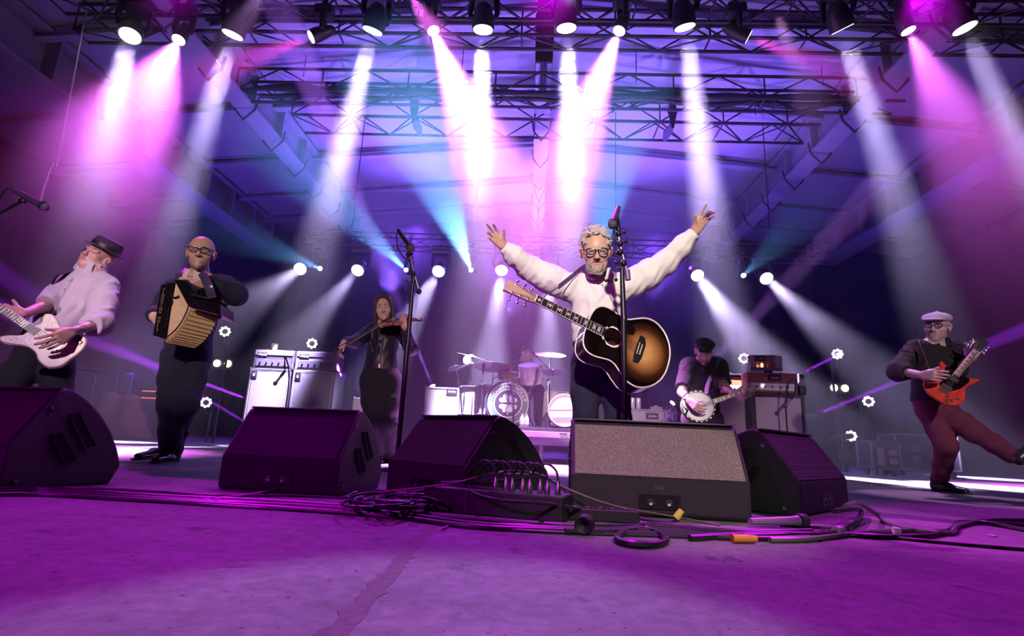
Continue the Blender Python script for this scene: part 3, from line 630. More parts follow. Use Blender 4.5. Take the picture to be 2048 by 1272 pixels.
def bassist():
    Y = 3.7; A = lambda px, py, y=Y: at(px, py, y)
    t = thing('person', 'man in small dark hat and pale shirt leaning back with a bass guitar', 'person', (A(80, 720).x, Y, 0)); f = V3(-.1, -1, 0)
    J = dict(neck=A(186, 543, 3.72), chest=A(166, 590, 3.70), waist=A(128, 640, 3.66), sh_a=A(132, 572, 3.68), sh_b=A(210, 572, 3.72))
    ea, wa, ha = A(88, 612, 3.50), A(46, 628, 3.22), A(22, 622, 3.12)
    eb, wb, hb = A(198, 646, 3.50), A(142, 664, 3.20), A(104, 684, 3.08)
    HM = frame(A(196, 513, 3.74), y=V3(.02, -1, .12), z=V3(.42, .05, 1)); sk = (.55, .28, .26)
    S = Sdf(); head(S, HM, 1.05, skin=sk, neck=J['neck'], closed=True); torso(S, J, f, w=.13, waist=.12)
    tat = (.16, .09, .13)
    limb(S, [J['sh_a'], ea, wa], [.042, .036, .027]); limb(S, [J['sh_b'], eb, wb], [.045, .040, .028])
    hand(S, wa, V3(0, -.2, 1), V3(-1, -.2, .1), V3(0, -.6, .4), 1.0, curl=((30, 40, 20),)*4, thumb=(40, 10)); hand(S, wb, V3(-.2, .1, 1), (hb-wb), V3(.3, -1, .3), 1.1, curl=((22, 30, 15), (26, 30, 15), (30, 30, 15), (34, 30, 15)), spread=9, thumb=(25, -10))
    r = random.Random(3)
    for i in range(26): p = lerp(eb, wb, r.uniform(.15, .92)); S.dot(p+V3(r.uniform(-.03, .03), -.03, r.uniform(-.03, .03)), (r.uniform(.008, .022), .04, r.uniform(.006, .016)), tat, soft=.6)
    for i in range(10): p = lerp(ea, wa, r.uniform(.1, .9)); S.dot(p+V3(r.uniform(-.03, .03), -.03, r.uniform(-.03, .03)), (.015, .04, .010), tat, soft=.6)
    S.build('body', SKM('bassist'), res=.008, fine=[(HM.translation, .15, .0045), (hb, .13, .005)], parent=t, color=sk)
    W = Sdf(); torso(W, J, f, w=.170, waist=.160, arm=.064, d=.74); W.cap(J['waist'], A(108, 655, 3.62), .158, .155, k=.03, squash=(f, .76)); W.cut(A(104, 662, 3.62), V3(-.35, 0, -1), .3)
    sleeve(W, [J['sh_a'], lerp(J['sh_a'], ea, .9)], [.078, .066], 3, 6); sleeve(W, [J['sh_b'], lerp(J['sh_b'], eb, .5), lerp(eb, wb, -.0), lerp(eb, wb, .30)], [.086, .085, .080, .066], 4, 22)
    q = lerp(eb, wb, .26); dr = (wb-eb).normalized(); W.cap(q-dr*.03, q+dr*.005, .071, .070, k=.01); W.cut(q+dr*.025, dr, .1)
    NM = frame(J['neck']+V3(0, -.005, .018), y=V3(-.25, -1, -.1), z=V3(.2, -.1, 1)); collar(W, NM, r=.068, h=.034); tfolds(W, J, .17, .74, 14, 6); W.cap(J['chest']+V3(.0, -.125, .08), J['waist']+V3(-.0, -.122, -.02), .009, k=.01)
    sh = W.build('shirt', cloth('lilac_shirt', (.55, .44, .58), bump=.3), res=.0078, fine=[(NM.translation, .13, .005)], parent=t, wrinkle=.004, wscale=30)
    m = MB()
    for i in range(5): p = lerp(J['chest']+V3(0, -.14, .07), J['waist']+V3(0, -.136, 0), i/4); m.lathe(p, (0, -1, 0), [(0, .006), (.003, .005)], 10)
    m.build('button', mat('button', (.6, .55, .55), .3), sh, kind='stuff')
    # hat
    m = MB(); m.T = HM @ Matrix.Translation((0, -.012, .062)) @ Matrix.Rotation(math.radians(-6), 4, 'X')
    m.lathe((0, 0, 0), (0, 0, 1), [(.000, .128), (.004, .130), (.010, .104), (.014, .096), (.060, .092), (.082, .084), (.092, .060), (.084, .030), (.080, .0)], 28); ht = m.build('hat', mat('felt_hat', (.045, .012, .055), .9, bump=.3, bscale=80), t, smooth=True)
    m = MB(); m.T = HM @ Matrix.Translation((0, -.012, .062)) @ Matrix.Rotation(math.radians(-6), 4, 'X'); m.lathe((0, 0, .012), (0, 0, 1), [(0, .0985), (.028, .0965)], 28); m.build('hat_band', mat('hat_band', (.012, .008, .016), .5), ht, smooth=True)
    trousers(t, cloth('black_jeans', (.010, .008, .014), bump=.3), A(108, 652, 3.64), [(A(72, 690, 3.62), A(10, 800, 3.45), V3(A(-40, 900, 3.3).x, 3.3, .1)), (A(118, 692, 3.66), A(112, 800, 3.6), V3(A(108, 900, 3.55).x, 3.55, .1))], f, w=.160, lr=(.105, .088, .066, .062), seed=2)
    b = mat('black_shoe', (.01, .01, .012), .2); fb = V3(A(108, 900, 3.55).x, 3.55, 0); fa = V3(A(-40, 900, 3.3).x, 3.3, 0); shoe(t, fb+V3(0, .08, 0), fb+V3(-.05, -.18, 0), b); shoe(t, fa+V3(0, .08, 0), fa+V3(-.08, -.16, 0), b)
    m = MB(); m.tube(spline([J['sh_a']+V3(.02, .0, .10), J['sh_a']+V3(.03, -.12, .04), J['chest']+V3(-.135, -.135, -.03), A(70, 615, 3.50), A(55, 628, 3.42)], 5), .026, 6, flat=.12, up=(0, -1, 0)); m.build('guitar_strap', mat('black_strap', (.012, .008, .016), .6), t, smooth=True)
def guitarist():
    Y = 4.4; A = lambda px, py, y=Y: at(px, py, y)
    t = thing('person', 'man in flat cap and dark red trousers kicking one leg while playing guitar', 'person', (A(1868, 800).x, Y, 0)); f = V3(.1, -1, 0)
    J = dict(neck=A(1873, 690, 4.38), chest=A(1868, 724, 4.40), waist=A(1866, 782, 4.44), sh_a=A(1832, 700, 4.38), sh_b=A(1902, 698, 4.42))
    ea, wa, ha = A(1797, 742, 4.26), A(1845, 751, 4.02), A(1869, 751, 3.92)
    eb, wb, hb = A(1912, 742, 4.3), A(1944, 714, 4.12), A(1956, 702, 4.1)
    HM = frame(A(1874, 654, 4.34), y=V3(-.80, -.62, -.12), z=V3(-.02, -.15, 1)); sk = (.50, .33, .33)
    S = Sdf(); head(S, HM, 1.08, skin=sk, neck=J['neck'], stubble=(.42, .28, .28)); torso(S, J, f, w=.14, waist=.13)
    limb(S, [J['sh_a'], ea, wa], [.045, .038, .029]); limb(S, [J['sh_b'], eb, wb], [.045, .036, .028])
    hand(S, wa, V3(.1, -.2, 1), (ha-wa), V3(-.1, -1, .2), 1.05, curl=((30, 35, 20), (40, 40, 20), (45, 45, 20), (50, 45, 20)), thumb=(20, -10)); hand(S, wb, V3(-.8, .3, .4), (hb-wb)+V3(0, 0, .03), V3(.4, -1, .1), 1.05, curl=((40, 60, 40),)*4, spread=3, thumb=(30, -20))
    S.build('body', SKM('guitarist'), res=.009, fine=[(HM.translation, .15, .0048), (ha, .13, .0055), (hb, .13, .0055)], parent=t, color=sk)
    eyes(t, HM, 1.08); glasses(t, HM, 1.09, w=.023, h=.013)
    C = Sdf(); T = lambda x, y, z: HM @ Vector((x*1.08, y*1.08, z*1.08))
    C.ell(T(0, -.005, .068), (.104, .118, .050), R=HM, k=.02); C.ell(T(0, .095, .052), (.070, .050, .011), R=HM, k=.03); C.cut(T(0, 0, .040), -(HM.to_3x3() @ V3(0, 0, 1)), .12)
    for i in range(6): a = math.radians(60*i+30); C.cap(T(0, -.01, .118), T(.092*math.cos(a), -.01+.1*math.sin(a), .085), .0045, k=.008)
    C.ell(T(0, -.01, .118), (.012, .012, .006), R=HM, k=.004); C.build('flat_cap', cloth('grey_cap', (.42, .38, .50), bump=.2, bscale=60), res=.005, parent=t)
    W = Sdf(); torso(W, J, f, w=.170, waist=.162, arm=.066, d=.74); W.cap(J['waist'], A(1865, 800, 4.45), .160, .165, k=.03, squash=(f, .76)); W.cut(A(1865, 804, 4.45), (0, 0, -1), .3)
    sleeve(W, [J['sh_a'], ea, lerp(ea, wa, .42)], [.084, .078, .058], 3, 14); sleeve(W, [J['sh_b'], eb, lerp(eb, wb, .35)], [.080, .072, .058], 4, 10)
    NM = frame(J['neck']+V3(0, -.005, .018), y=V3(-.1, -1, -.1), z=V3(0, -.1, 1)); collar(W, NM, r=.066, h=.032); tfolds(W, J, .17, .74, 10, 3)
    for i in range(5): W.cap(J['chest']+V3(-.01, -.124, .0-.035*i), J['chest']+V3(.12, -.09, .035-.035*i), .007, .004, k=.02)
    W.build('shirt', cloth('dark_shirt', (.008, .007, .014), bump=.3), res=.0085, fine=[(NM.translation, .12, .0055)], parent=t, wrinkle=.004, wscale=28)
    fa = onz(1882, 984, 0); kb = A(1950, 866, 4.2); ab = A(2022, 908, 3.95)
    trousers(t, cloth('maroon_trousers', (.12, .022, .055), bump=.4, bscale=12), A(1865, 796, 4.45), [(A(1862, 826, 4.46), A(1893, 890, 4.36), fa+V3(.0, 0, .10)), (A(1893, 826, 4.42), kb, ab)], f, w=.160, lr=(.100, .078, .066, .062), seed=5, folds=14, wr=.005)
    b = mat('boot_leather', (.03, .025, .035), .3); shoe(t, fa+V3(-.03, .05, 0), onz(1942, 990, 0), b, sole=mat('sole', (.01, .01, .012), .5))
    S = Sdf(); d = (ab-kb).normalized(); h = ab+d*.06; up = V3(.5, -.2, .8); S.cap(h, ab+d*.02, .044, .045, k=.02); S.cap(h+d*.0, h+V3(.06, -.05, .10), .038, .030, k=.02); S.build('shoe', b, res=.007, parent=t)
    m = MB(); sf = lambda p, o: p+V3(*o); m.tube(spline([A(1834, 686, 4.44), A(1838, 684, 4.23), A(1848, 710, 4.155), A(1860, 742, 4.11), A(1865, 752, 4.09)], 5), .024, 6, flat=.12, up=(0, -1, 0)); m.build('guitar_strap', mat('red_strap', (.25, .05, .12), .6), t, smooth=True)
def banjoist():
    Y = 5.8; A = lambda px, py, y=Y: at(px, py, y)
    t = thing('person', 'man with tattooed forearms in black shirt and cap playing a banjo', 'person', (A(1405, 800).x, Y, 0)); f = V3(0, -1, 0)
    J = dict(neck=A(1410, 722, 5.78), chest=A(1406, 755, 5.8), waist=A(1403, 810, 5.85), sh_a=A(1377, 732, 5.78), sh_b=A(1438, 732, 5.78))
    ea, wa, ha = A(1364, 784, 5.6), A(1379, 802, 5.16), A(1391, 812, 5.09)
    eb, wb, hb = A(1448, 772, 5.6), A(1466, 787, 5.35), A(1475, 789, 5.3)
    HM = frame(A(1408, 703, 5.62), y=V3(-.30, -1, -.75), z=V3(-.1, -.7, 1)); sk = (.50, .30, .27)
    S = Sdf(); head(S, HM, 1.1, skin=sk, neck=J['neck'], stubble=(.12, .06, .06)); torso(S, J, f, w=.15, waist=.14)
    limb(S, [J['sh_a'], ea, wa], [.052, .046, .030]); limb(S, [J['sh_b'], eb, wb], [.052, .046, .030])
    hand(S, wa, V3(.2, -.2, 1), (ha-wa), V3(-.1, -1, .1), 1.1, curl=((40, 40, 20),)*4, thumb=(20, -10)); hand(S, wb, V3(-.5, -.2, 1), (hb-wb)+V3(.02, 0, .0), V3(0, -1, -.2), 1.1, curl=((35, 50, 30),)*4, thumb=(40, -10))
    r = random.Random(5)
    for e, w_ in ((ea, wa), (eb, wb)):
        for i in range(22): p = lerp(e, w_, r.uniform(-.2, .9)); S.dot(p+V3(r.uniform(-.04, .04), -.03, r.uniform(-.04, .04)), (r.uniform(.008, .02), .05, r.uniform(.006, .018)), (.14, .10, .14), soft=.6)
    S.build('body', SKM('banjoist'), res=.009, fine=[(HM.translation, .15, .006), (ha, .13, .006), (hb, .13, .006)], parent=t, color=sk)
    C = Sdf(); T = lambda x, y, z: HM @ Vector((x*1.1, y*1.1, z*1.1)); C.ell(T(0, -.012, .070), (.104, .118, .062), R=HM, k=.02); C.ell(T(0, .095, .050), (.07, .045, .012), R=HM, k=.02); C.cut(T(0, 0, .038), -(HM.to_3x3() @ V3(0, 0, 1)), .12)
    for i in range(8): a = math.radians(45*i); C.cap(T(0, -.01, .13), T(.1*math.cos(a), -.01+.11*math.sin(a), .08), .005, k=.008)
    C.build('flat_cap', cloth('black_cap', (.010, .008, .012), bump=.3, bscale=50), res=.006, parent=t)
    W = Sdf(); torso(W, J, f, w=.200, waist=.185, arm=.075, d=.72); W.cap(J['waist'], A(1402, 828, 5.85), .185, .185, k=.03, squash=(f, .74))
    sleeve(W, [J['sh_a'], lerp(J['sh_a'], ea, .85)], [.095, .080], 3, 7); sleeve(W, [J['sh_b'], lerp(J['sh_b'], eb, .85)], [.095, .080], 4, 7); tfolds(W, J, .2, .72, 10, 2)
    NM = frame(J['neck']+V3(0, 0, -.005), y=V3(0, -1, -.1), z=V3(0, -.2, 1)); collar(W, NM, r=.07, h=.03)
    W.build('shirt', cloth('black_work_shirt', (.005, .004, .008), bump=.3), res=.009, parent=t, wrinkle=.004, wscale=26)
    fa, fb = V3(A(1386, 860).x, 5.75, 0), V3(A(1432, 860).x, 5.75, 0); b = mat('black_shoe', (.01, .01, .012), .2)
    trousers(t, MATS['black_jeans'], A(1403, 822, 5.85), [(A(1382, 838), A(1385, 885), fa+V3(0, 0, .1)), (A(1426, 838), A(1430, 885), fb+V3(0, 0, .1))], f, w=.180, lr=(.11, .09, .08, .075), seed=3, folds=4)
    shoe(t, fa+V3(0, .08, 0), fa+V3(-.03, -.16, 0), b); shoe(t, fb+V3(0, .08, 0), fb+V3(.03, -.16, 0), b)
    m = MB()
    for i in range(9): m.ell(lerp(wa, ea, .12)+V3(.034*math.cos(i*.7), .034*math.sin(i*.7)-.0, .0), (.010,)*3, nu=8, nv=5)
    m.build('bracelet', mat('black_beads', (.01, .01, .01), .25), t, smooth=True)
    m = MB(); m.tube(spline([J['sh_b']+V3(-.05, .0, .11), J['sh_b']+V3(-.045, -.12, .05), A(1417, 765, 5.60), A(1412, 790, 5.48)], 5), .025, 6, flat=.12, up=(0, -1, 0)); m.build('banjo_strap', MATS['black_strap'], t, smooth=True)
def drummer():
    Y = 8.2; A = lambda px, py, y=Y: at(px, py, y)
    t = thing('person', 'short-haired man in navy t-shirt seated behind the drum kit', 'person', (A(1045, 780).x, Y, .49)); f = V3(.3, -1, 0)
    J = dict(neck=A(1048, 726), chest=A(1042, 742), waist=A(1038, 772), sh_a=A(1027, 734), sh_b=A(1062, 734))
    ea, wa = A(1018, 755, 8.0), A(1030, 758, 7.75); eb, wb = A(1062, 757, 8.0), A(1042, 756, 7.75)
    HM = frame(A(1054, 709, 8.1), y=V3(.75, -.6, -.28), z=V3(.30, -.1, 1)); sk = (.55, .36, .34)
    S = Sdf(); head(S, HM, 1.1, skin=sk, neck=J['neck'], hairline=(.05, .035, .035)); torso(S, J, f, w=.15, waist=.14)
    limb(S, [J['sh_a'], ea, wa], [.05, .042, .03]); limb(S, [J['sh_b'], eb, wb], [.05, .042, .03])
    hand(S, wa, V3(1, 0, .3), V3(.5, -1, 0), V3(-.2, 0, 1), 1.1, curl=((50, 50, 30),)*4); hand(S, wb, V3(-1, 0, .3), V3(-.3, -1, 0), V3(.2, 0, 1), 1.1, curl=((50, 50, 30),)*4)
    hp = V3(A(1038, 772).x, Y, .98); kn = [hp+V3(-.28, -.42, .02), hp+V3(.28, -.42, .02)]
    S.build('body', SKM('drummer'), res=.011, fine=[(HM.translation, .15, .007)], parent=t, color=sk); eyes(t, HM, 1.1); Hh = Sdf(); T = lambda x, y, z: HM @ Vector((x*1.1, y*1.1, z*1.1)); Hh.ell(T(0, -.022, .045), (.0905, .107, .094), R=HM, k=.01); Hh.cut(T(0, .045, .075), HM.to_3x3() @ V3(0, 1, -.35), .3); Hh.cut(T(0, -.03, -.005), HM.to_3x3() @ V3(0, .25, -1), .3); Hh.build('hair', mat('short_hair', (.05, .03, .03), .8, var=.3, vscale=150), res=.008, parent=t)
    W = Sdf(); torso(W, J, f, w=.185, waist=.17, arm=.07, d=.72); W.cap(J['waist'], hp, .17, .18, k=.03, squash=(f, .74)); sleeve(W, [J['sh_a'], lerp(J['sh_a'], ea, .7)], [.09, .08], 3, 5); sleeve(W, [J['sh_b'], lerp(J['sh_b'], eb, .7)], [.09, .08], 4, 5)
    W.build('t_shirt', cloth('navy_tee', (.018, .015, .045), bump=.2), res=.011, parent=t, wrinkle=.004, wscale=22)
    P = Sdf(); P.cap(hp+V3(-.08, 0, -.02), hp+V3(.08, 0, -.02), .14, k=.03)
    for i, q in enumerate((-1, 1)): P.cap(hp+V3(q*.1, 0, 0), kn[i], .10, .08, k=.03); P.cap(kn[i], V3(kn[i].x, kn[i].y-.02, .58), .08, .06, k=.03)
    P.build('trousers', MATS['black_jeans'], res=.012, parent=t)
    for i in (0, 1): shoe(t, V3(kn[i].x, kn[i].y+.03, .49), V3(kn[i].x, kn[i].y-.24, .49), mat('black_shoe', (.01, .01, .012), .2))
    g = thing('drum_throne', 'black round drum stool under the seated drummer', 'stool', (hp.x, hp.y, .49)); m = MB(); m.lathe((hp.x, hp.y+.02, .80), (0, 0, 1), [(0, .15), (.02, .17), (.05, .17), (.07, .15)], 20); m.build('seat', mat('black_leather', (.01, .01, .012), .35), g, smooth=True)
    m = MB(); m.cyl((hp.x, hp.y+.02, .60), (hp.x, hp.y+.02, .81), .016)
    for i in range(3): a = i*2.09+.5; m.cyl((hp.x, hp.y+.02, .66), (hp.x+.25*math.cos(a), hp.y+.02+.25*math.sin(a), .50), .011)
    m.build('tripod', mat('chrome', (.75, .75, .78), .15, 1), g)
for fn in (accordionist, violinist, bassist, guitarist, banjoist, drummer): fn()
# ------------------------------------------------------------------ instruments
CHROME = mat('chrome', (.75, .75, .78), .15, 1); BLACKP = mat('black_plastic', (.012, .011, .014), .35); STR = mat('string_metal', (.75, .68, .55), .3, 1)
def outline(prof, n=6):
    up = spline([(x, y, 0) for x, y in prof], n); return [(p.x, p.y) for p in up] + [(p.x, -p.y) for p in reversed(up[1:-1])]
def neck_set(t, x0, x1, w0, w1, zf, nf, scale_end, fb, neck_m, inlays, ns, bind=None, head=None, head_m=None, tuners=(), tm=None, bridge_x=.2, string_w=.020, zb=None):
    """fretboard from x0 (body side) to x1 (nut); frets by the rule of twelve"""
    m = MB(); m.prism([(x0, -w0), (x1, -w1), (x1, w1), (x0, w0)], Matrix.Translation((0, 0, zf-.006)), .006); f = m.build('fretboard', fb, t, local=True)
    if bind:
        for q in (-1, 1): m = MB(); m.tube([(x0, q*w0, zf-.003), (x1, q*w1, zf-.003)], .0025, 6); m.build('binding', bind, f, local=True)
    m = MB(); m.tube([(x0-.0, 0, zf-.016), (x1, 0, zf-.014)], [w0*.92, w1*.92], 10, flat=.55, up=(0, 0, 1)); m.build('neck', neck_m, t, local=True, smooth=True)
    L = x1-bridge_x
    for k in range(1, nf+1):
        x = x1-L*(1-2**(-k/12))
        if x < x0+.004: break
        w = w0+(w1-w0)*(x-x0)/(x1-x0); m = MB(); m.box((x, 0, zf+.0006), (.0022, 2*w*.97, .0022)); m.build('fret', STR if not bind else mat('fret_bright', (.9, .88, .85), .3), f, local=True)
        if k in inlays:
            xm = x1-L*(1-2**(-(k-.5)/12)); m = MB(); s = min(.011, L*.024*2**(-k/12))
            if inlays[k] == 'star': m.prism([(xm+math.cos(i*PI/4)*s*(1.25 if i % 2 == 0 else .6), math.sin(i*PI/4)*s*(1.25 if i % 2 == 0 else .6)) for i in range(8)], Matrix.Translation((0, 0, zf)), .0012)
            elif inlays[k] == 'block': m.box((xm, 0, zf+.0006), (s*1.1, w*1.1, .0012))
            else: m.lathe((xm, 0, zf), (0, 0, 1), [(0, .0035), (.001, .0035)], 10)
            m.build('inlay', mat('pearl', (.85, .80, .78), .25), f, local=True)
    if head:
        m = MB(); m.prism(head, Matrix.Translation((0, 0, zf-.022)), .015); m.T = None; h = m.build('headstock', head_m, t, local=True, bevel=.002)
        for (x, y, dy) in tuners:
            m = MB(); m.lathe((x, y, zf-.008), (0, 0, 1), [(0, .0055), (.003, .005), (.004, .0025), (.014, .003)], 10)
            m.cyl((x, y, zf-.026), (x, y+dy*.62, zf-.026), .003); m.ell((x, y+dy, zf-.026), (.011, .008, .005), nu=10, nv=6); m.build('tuning_peg', tm or CHROME, h, local=True, smooth=True)
    m = MB(); zb = zb if zb is not None else zf+.004
    for i in range(ns):
        u = (i/(ns-1)-.5)*2; m.tube([(bridge_x, u*string_w*1.35, zb), (x1, u*w1*.8, zf+.003)]+([(tuners[i % len(tuners)][0], tuners[i % len(tuners)][1], zf-.002)] if tuners else []), .0009+.0003*(1-i/ns), 4)
    m.build('strings', STR, t, local=True); return f
def acoustic():
    br = at(1277, 699, 3.20); nut = at(1072, 598, 3.10); s = (nut-br).length/.625
    M = frame(br, x=nut-br, z=(.16, -1, .26)); M = M @ Matrix.Scale(s, 4) @ Matrix.Translation((-.185, 0, 0))
    t = thingM('acoustic_guitar', 'large sunburst acoustic guitar hanging from the strap of the man with raised arms', 'guitar', M)
    prof = [(0, 0), (.004, .055), (.025, .120), (.07, .178), (.13, .212), (.19, .210), (.245, .178), (.285, .150), (.32, .141), (.36, .148), (.41, .158), (.455, .150), (.485, .118), (.498, .065), (.500, 0)]
    ol = outline(prof); D = .115
    sb = bpy.data.materials.new('sunburst_top'); sb.use_nodes = True; nt = sb.node_tree; b = nt.nodes['Principled BSDF']; b.inputs['Roughness'].default_value = .16; b.inputs['Coat Weight'].default_value = .5
    tc = nt.nodes.new('ShaderNodeTexCoord'); mp = nt.nodes.new('ShaderNodeMapping'); mp.inputs['Location'].default_value = (-.150*5.6, 0, 0); mp.inputs['Scale'].default_value = (5.6, 5.0, 0); gr = nt.nodes.new('ShaderNodeTexGradient'); gr.gradient_type = 'SPHERICAL'
    cr = nt.nodes.new('ShaderNodeValToRGB'); e = cr.color_ramp; e.elements[0].position = 0.08; e.elements[0].color = (.004, .002, .002, 1); e.elements[1].position = .80; e.elements[1].color = (.52, .27, .10, 1)
    k = e.elements.new(.30); k.color = (.05, .016, .008, 1); k = e.elements.new(.52); k.color = (.28, .11, .035, 1)
    nt.links.new(tc.outputs['Object'], mp.inputs[0]); nt.links.new(mp.outputs[0], gr.inputs[0]); nt.links.new(gr.outputs['Fac'], cr.inputs[0]); nt.links.new(cr.outputs[0], b.inputs['Base Color'])
    hx, hr = .345, .052
    m = MB(); n = len(ol); ang = [math.atan2(y, x-hx) for x, y in ol]
    vs = [(x, y, 0) for x, y in ol]+[(hx+hr*math.cos(a), hr*math.sin(a), 0) for a in ang]; m.add(vs, [(i, n+i, n+(i+1) % n, (i+1) % n) for i in range(n)]); top = m.build('soundboard', sb, t, local=True)
    m = MB(); m.add([(x, y, 0) for x, y in ol]+[(x, y, -D) for x, y in ol], [(i, (i+1) % n, n+(i+1) % n, n+i) for i in range(n)]+[tuple(range(n, 2*n))]); m.build('back_and_sides', mat('dark_rosewood', (.045, .014, .022), .12, coat=.6, var=.3, vscale=8, stretch=(1, 8, 8)), t, local=True, smooth=True)
    cream = mat('cream_binding', (.82, .76, .70), .35)
    for z in (0, -D): m = MB(); m.tube([(x, y, z) for x, y in ol], .0038, 6, closed=True); m.build('binding', cream, t, local=True, smooth=True)
    m = MB(); m.tube([(x*.986+.0035, y*.975, .0006) for x, y in ol], .0011, 4, closed=True); m.build('purfling', cream, t, local=True)
    m = MB(); m.tube([(hx+(hr+.006)*math.cos(i*PI/20), (hr+.006)*math.sin(i*PI/20), .0006) for i in range(40)], .0065, 6, flat=.18, closed=True, up=(0, 0, 1)); m.build('rosette', mat('rosette', (.72, .62, .48), .3), t, local=True)
    pg = lambda q: [(.30, q*.050), (.285, q*.066), (.262, q*.060), (.238, q*.068), (.232, q*.098), (.262, q*.128), (.300, q*.133), (.345, q*.130), (.395, q*.122), (.402, q*.06), (.385, q*.036), (.365, q*.062), (.330, q*.063)]
    for q in (-1, 1): m = MB(); p = pg(q); p = p if q > 0 else p[::-1]; m.prism(p, Matrix.Translation((0, 0, .0005)), .0014); m.build('pickguard', mat('black_pickguard', (.006, .004, .005), .12, coat=.5), t, local=True)
    m = MB(); m.prism([(.170, -.082), (.200, -.085), (.204, -.035), (.206, .035), (.200, .085), (.170, .082), (.158, .045), (.156, -.045)], Matrix.Translation((0, 0, .0005)), .009); bd = m.build('bridge', mat('ebony', (.012, .010, .010), .35), t, local=True, bevel=.002)
    m = MB(); m.box((.193, 0, .011), (.003, .075, .006)); m.build('saddle', cream, bd, local=True)
    for i in range(6): m = MB(); m.lathe((.176, (i-2.5)*.0115, .009), (0, 0, 1), [(0, .004), (.004, .0042), (.006, .002)], 8); m.build('bridge_pin', cream, bd, local=True)
    hd = [(.808, -.022), (.835, -.029), (.96, -.036), (.992, -.038), (.992, .038), (.96, .036), (.835, .029), (.808, .022)]
    tn = [(.85, -.024, -.032), (.895, -.026, -.034), (.94, -.028, -.036), (.94, .028, .036), (.895, .026, .034), (.85, .024, .032)]
    st = {k: v for k, v in zip((1, 3, 5, 7, 9, 12, 15, 17), ('star',)*5+('block',)*3)}
    neck_set(t, .397, .810, .028, .023, .007, 20, 0, mat('ebony', (.01, .01, .01), .3), mat('mahogany', (.10, .03, .02), .3), st, 6, bind=cream, head=hd, head_m=mat('headstock_veneer', (.50, .30, .26), .4, var=.3, vscale=30, stretch=(1, 8, 1)), tuners=tn, bridge_x=.193, zb=.013)
    m = MB(); m.box((.8125, 0, .008), (.006, .046, .006)); m.build('nut', cream, t, local=True)
    for i in range(3): m = MB(); m.ell((.93-.035*i, 0, -.0055), (.008, .006, .001), nu=10, nv=4); m.build('headstock_inlay', MATS['pearl'], t, local=True)
    for (a, b_) in (((.41, .160), (.455, .152)), ((.20, -.210), (.235, -.186))):  # wear on the rim
        pass
acoustic()
def electric(name, label, br, nut, zax, Lscale, ol, bodym, depth, guard, gm, pick, knobs, jn, headpoly, tuners, ns, fm, neckm, hm, inl, nf, w=(.026, .020), sw=.018, extra=None, hard=None):
    s = (nut-br).length/Lscale; M = frame(br, x=nut-br, z=zax) @ Matrix.Scale(s, 4); t = thingM(name, label, 'guitar', M)
    P = outline(ol) if isinstance(ol[0][1], (int, float)) and len(ol[0]) == 2 and hard is None else [(p.x, p.y) for p in spline([(a, b, 0) for a, b in hard]+[(hard[0][0], hard[0][1], 0)], 5)[:-1]]
    m = MB(); m.prism(P, Matrix.Translation((0, 0, -depth)), depth); m.build('body', bodym, t, local=True, bevel=.009, smooth=True)
    for g in guard: m = MB(); m.prism(g, Matrix.Translation((0, 0, .0005)), .0022); m.build('pickguard', gm, t, local=True, bevel=.0006)
    for (x, y, a, b) in pick: m = MB(); m.box((x, y, .006), (a, b, .010)); pu = m.build('pickup', BLACKP, t, local=True, bevel=.002); m = MB(); [m.lathe((x, y+(i-(ns-1)/2)*b*.85/ns, .011), (0, 0, 1), [(0, .0025), (.001, .002)], 8) for i in range(ns)]; m.build('pole_pieces', CHROME, pu, local=True)
    m = MB(); m.box((0, 0, .006), (.028, .075, .006)); [m.box((0, (i-(ns-1)/2)*.070/ns, .011), (.016, .008, .006)) for i in range(ns)]; m.build('bridge', CHROME, t, local=True, bevel=.001)
    for (x, y) in knobs: m = MB(); m.lathe((x, y, .002), (0, 0, 1), [(0, .011), (.003, .0105), (.013, .009), (.014, .0)], 14); m.build('knob', BLACKP if name != 'bass_guitar' else CHROME, t, local=True, smooth=True)
    neck_set(t, jn, Lscale, w[0], w[1], .010, nf, 0, fm, neckm, inl, ns, head=headpoly, head_m=hm, tuners=tuners, bridge_x=0.0, string_w=sw, zb=.016)
    m = MB(); m.box((Lscale+.002, 0, .011), (.004, w[1]*2, .006)); m.build('nut', mat('cream_binding', (.82, .76, .70), .35), t, local=True)
    if extra: extra(t)
    return t
# bass: nut lies outside the frame to the left
pbr, pnut = at(118, 694, 3.22), at(-92, 555, 3.05)
pb = [(-.125, .02), (-.118, .10), (-.06, .155), (.02, .150), (.08, .118), (.15, .115), (.22, .150), (.285, .178), (.325, .160), (.30, .118), (.245, .075), (.235, .03), (.235, -.03), (.225, -.07), (.245, -.100), (.258, -.135), (.225, -.160), (.165, -.150), (.10, -.118), (.04, -.118), (-.03, -.150), (-.085, -.150), (-.120, -.10), (-.130, -.04)]
def pbx(t):
    m = MB(); m.box((.085, .026, .006), (.030, .055, .012)); m.box((.060, -.026, .006), (.030, .055, .012)); m.build('pickup', BLACKP, t, local=True, bevel=.003)
    m = MB(); m.prism([(-.09, -.12), (-.035, -.130), (.03, -.112), (.035, -.085), (-.03, -.10), (-.085, -.088)], Matrix.Translation((0, 0, .003)), .002); m.build('control_plate', mat('dark_chrome', (.10, .08, .12), .15, 1), t, local=True)
    m = MB(); r = random.Random(3)
    for i in range(26): x, y = r.uniform(.08, .27), r.uniform(.085, .14); m.tube([(x, y, .0032), (x+.006, y+r.uniform(-.006, .006), .0032), (x+.012, y, .0032)], .0006, 3)
    m.build('signatures', BLACKP, t, local=True, kind='stuff')
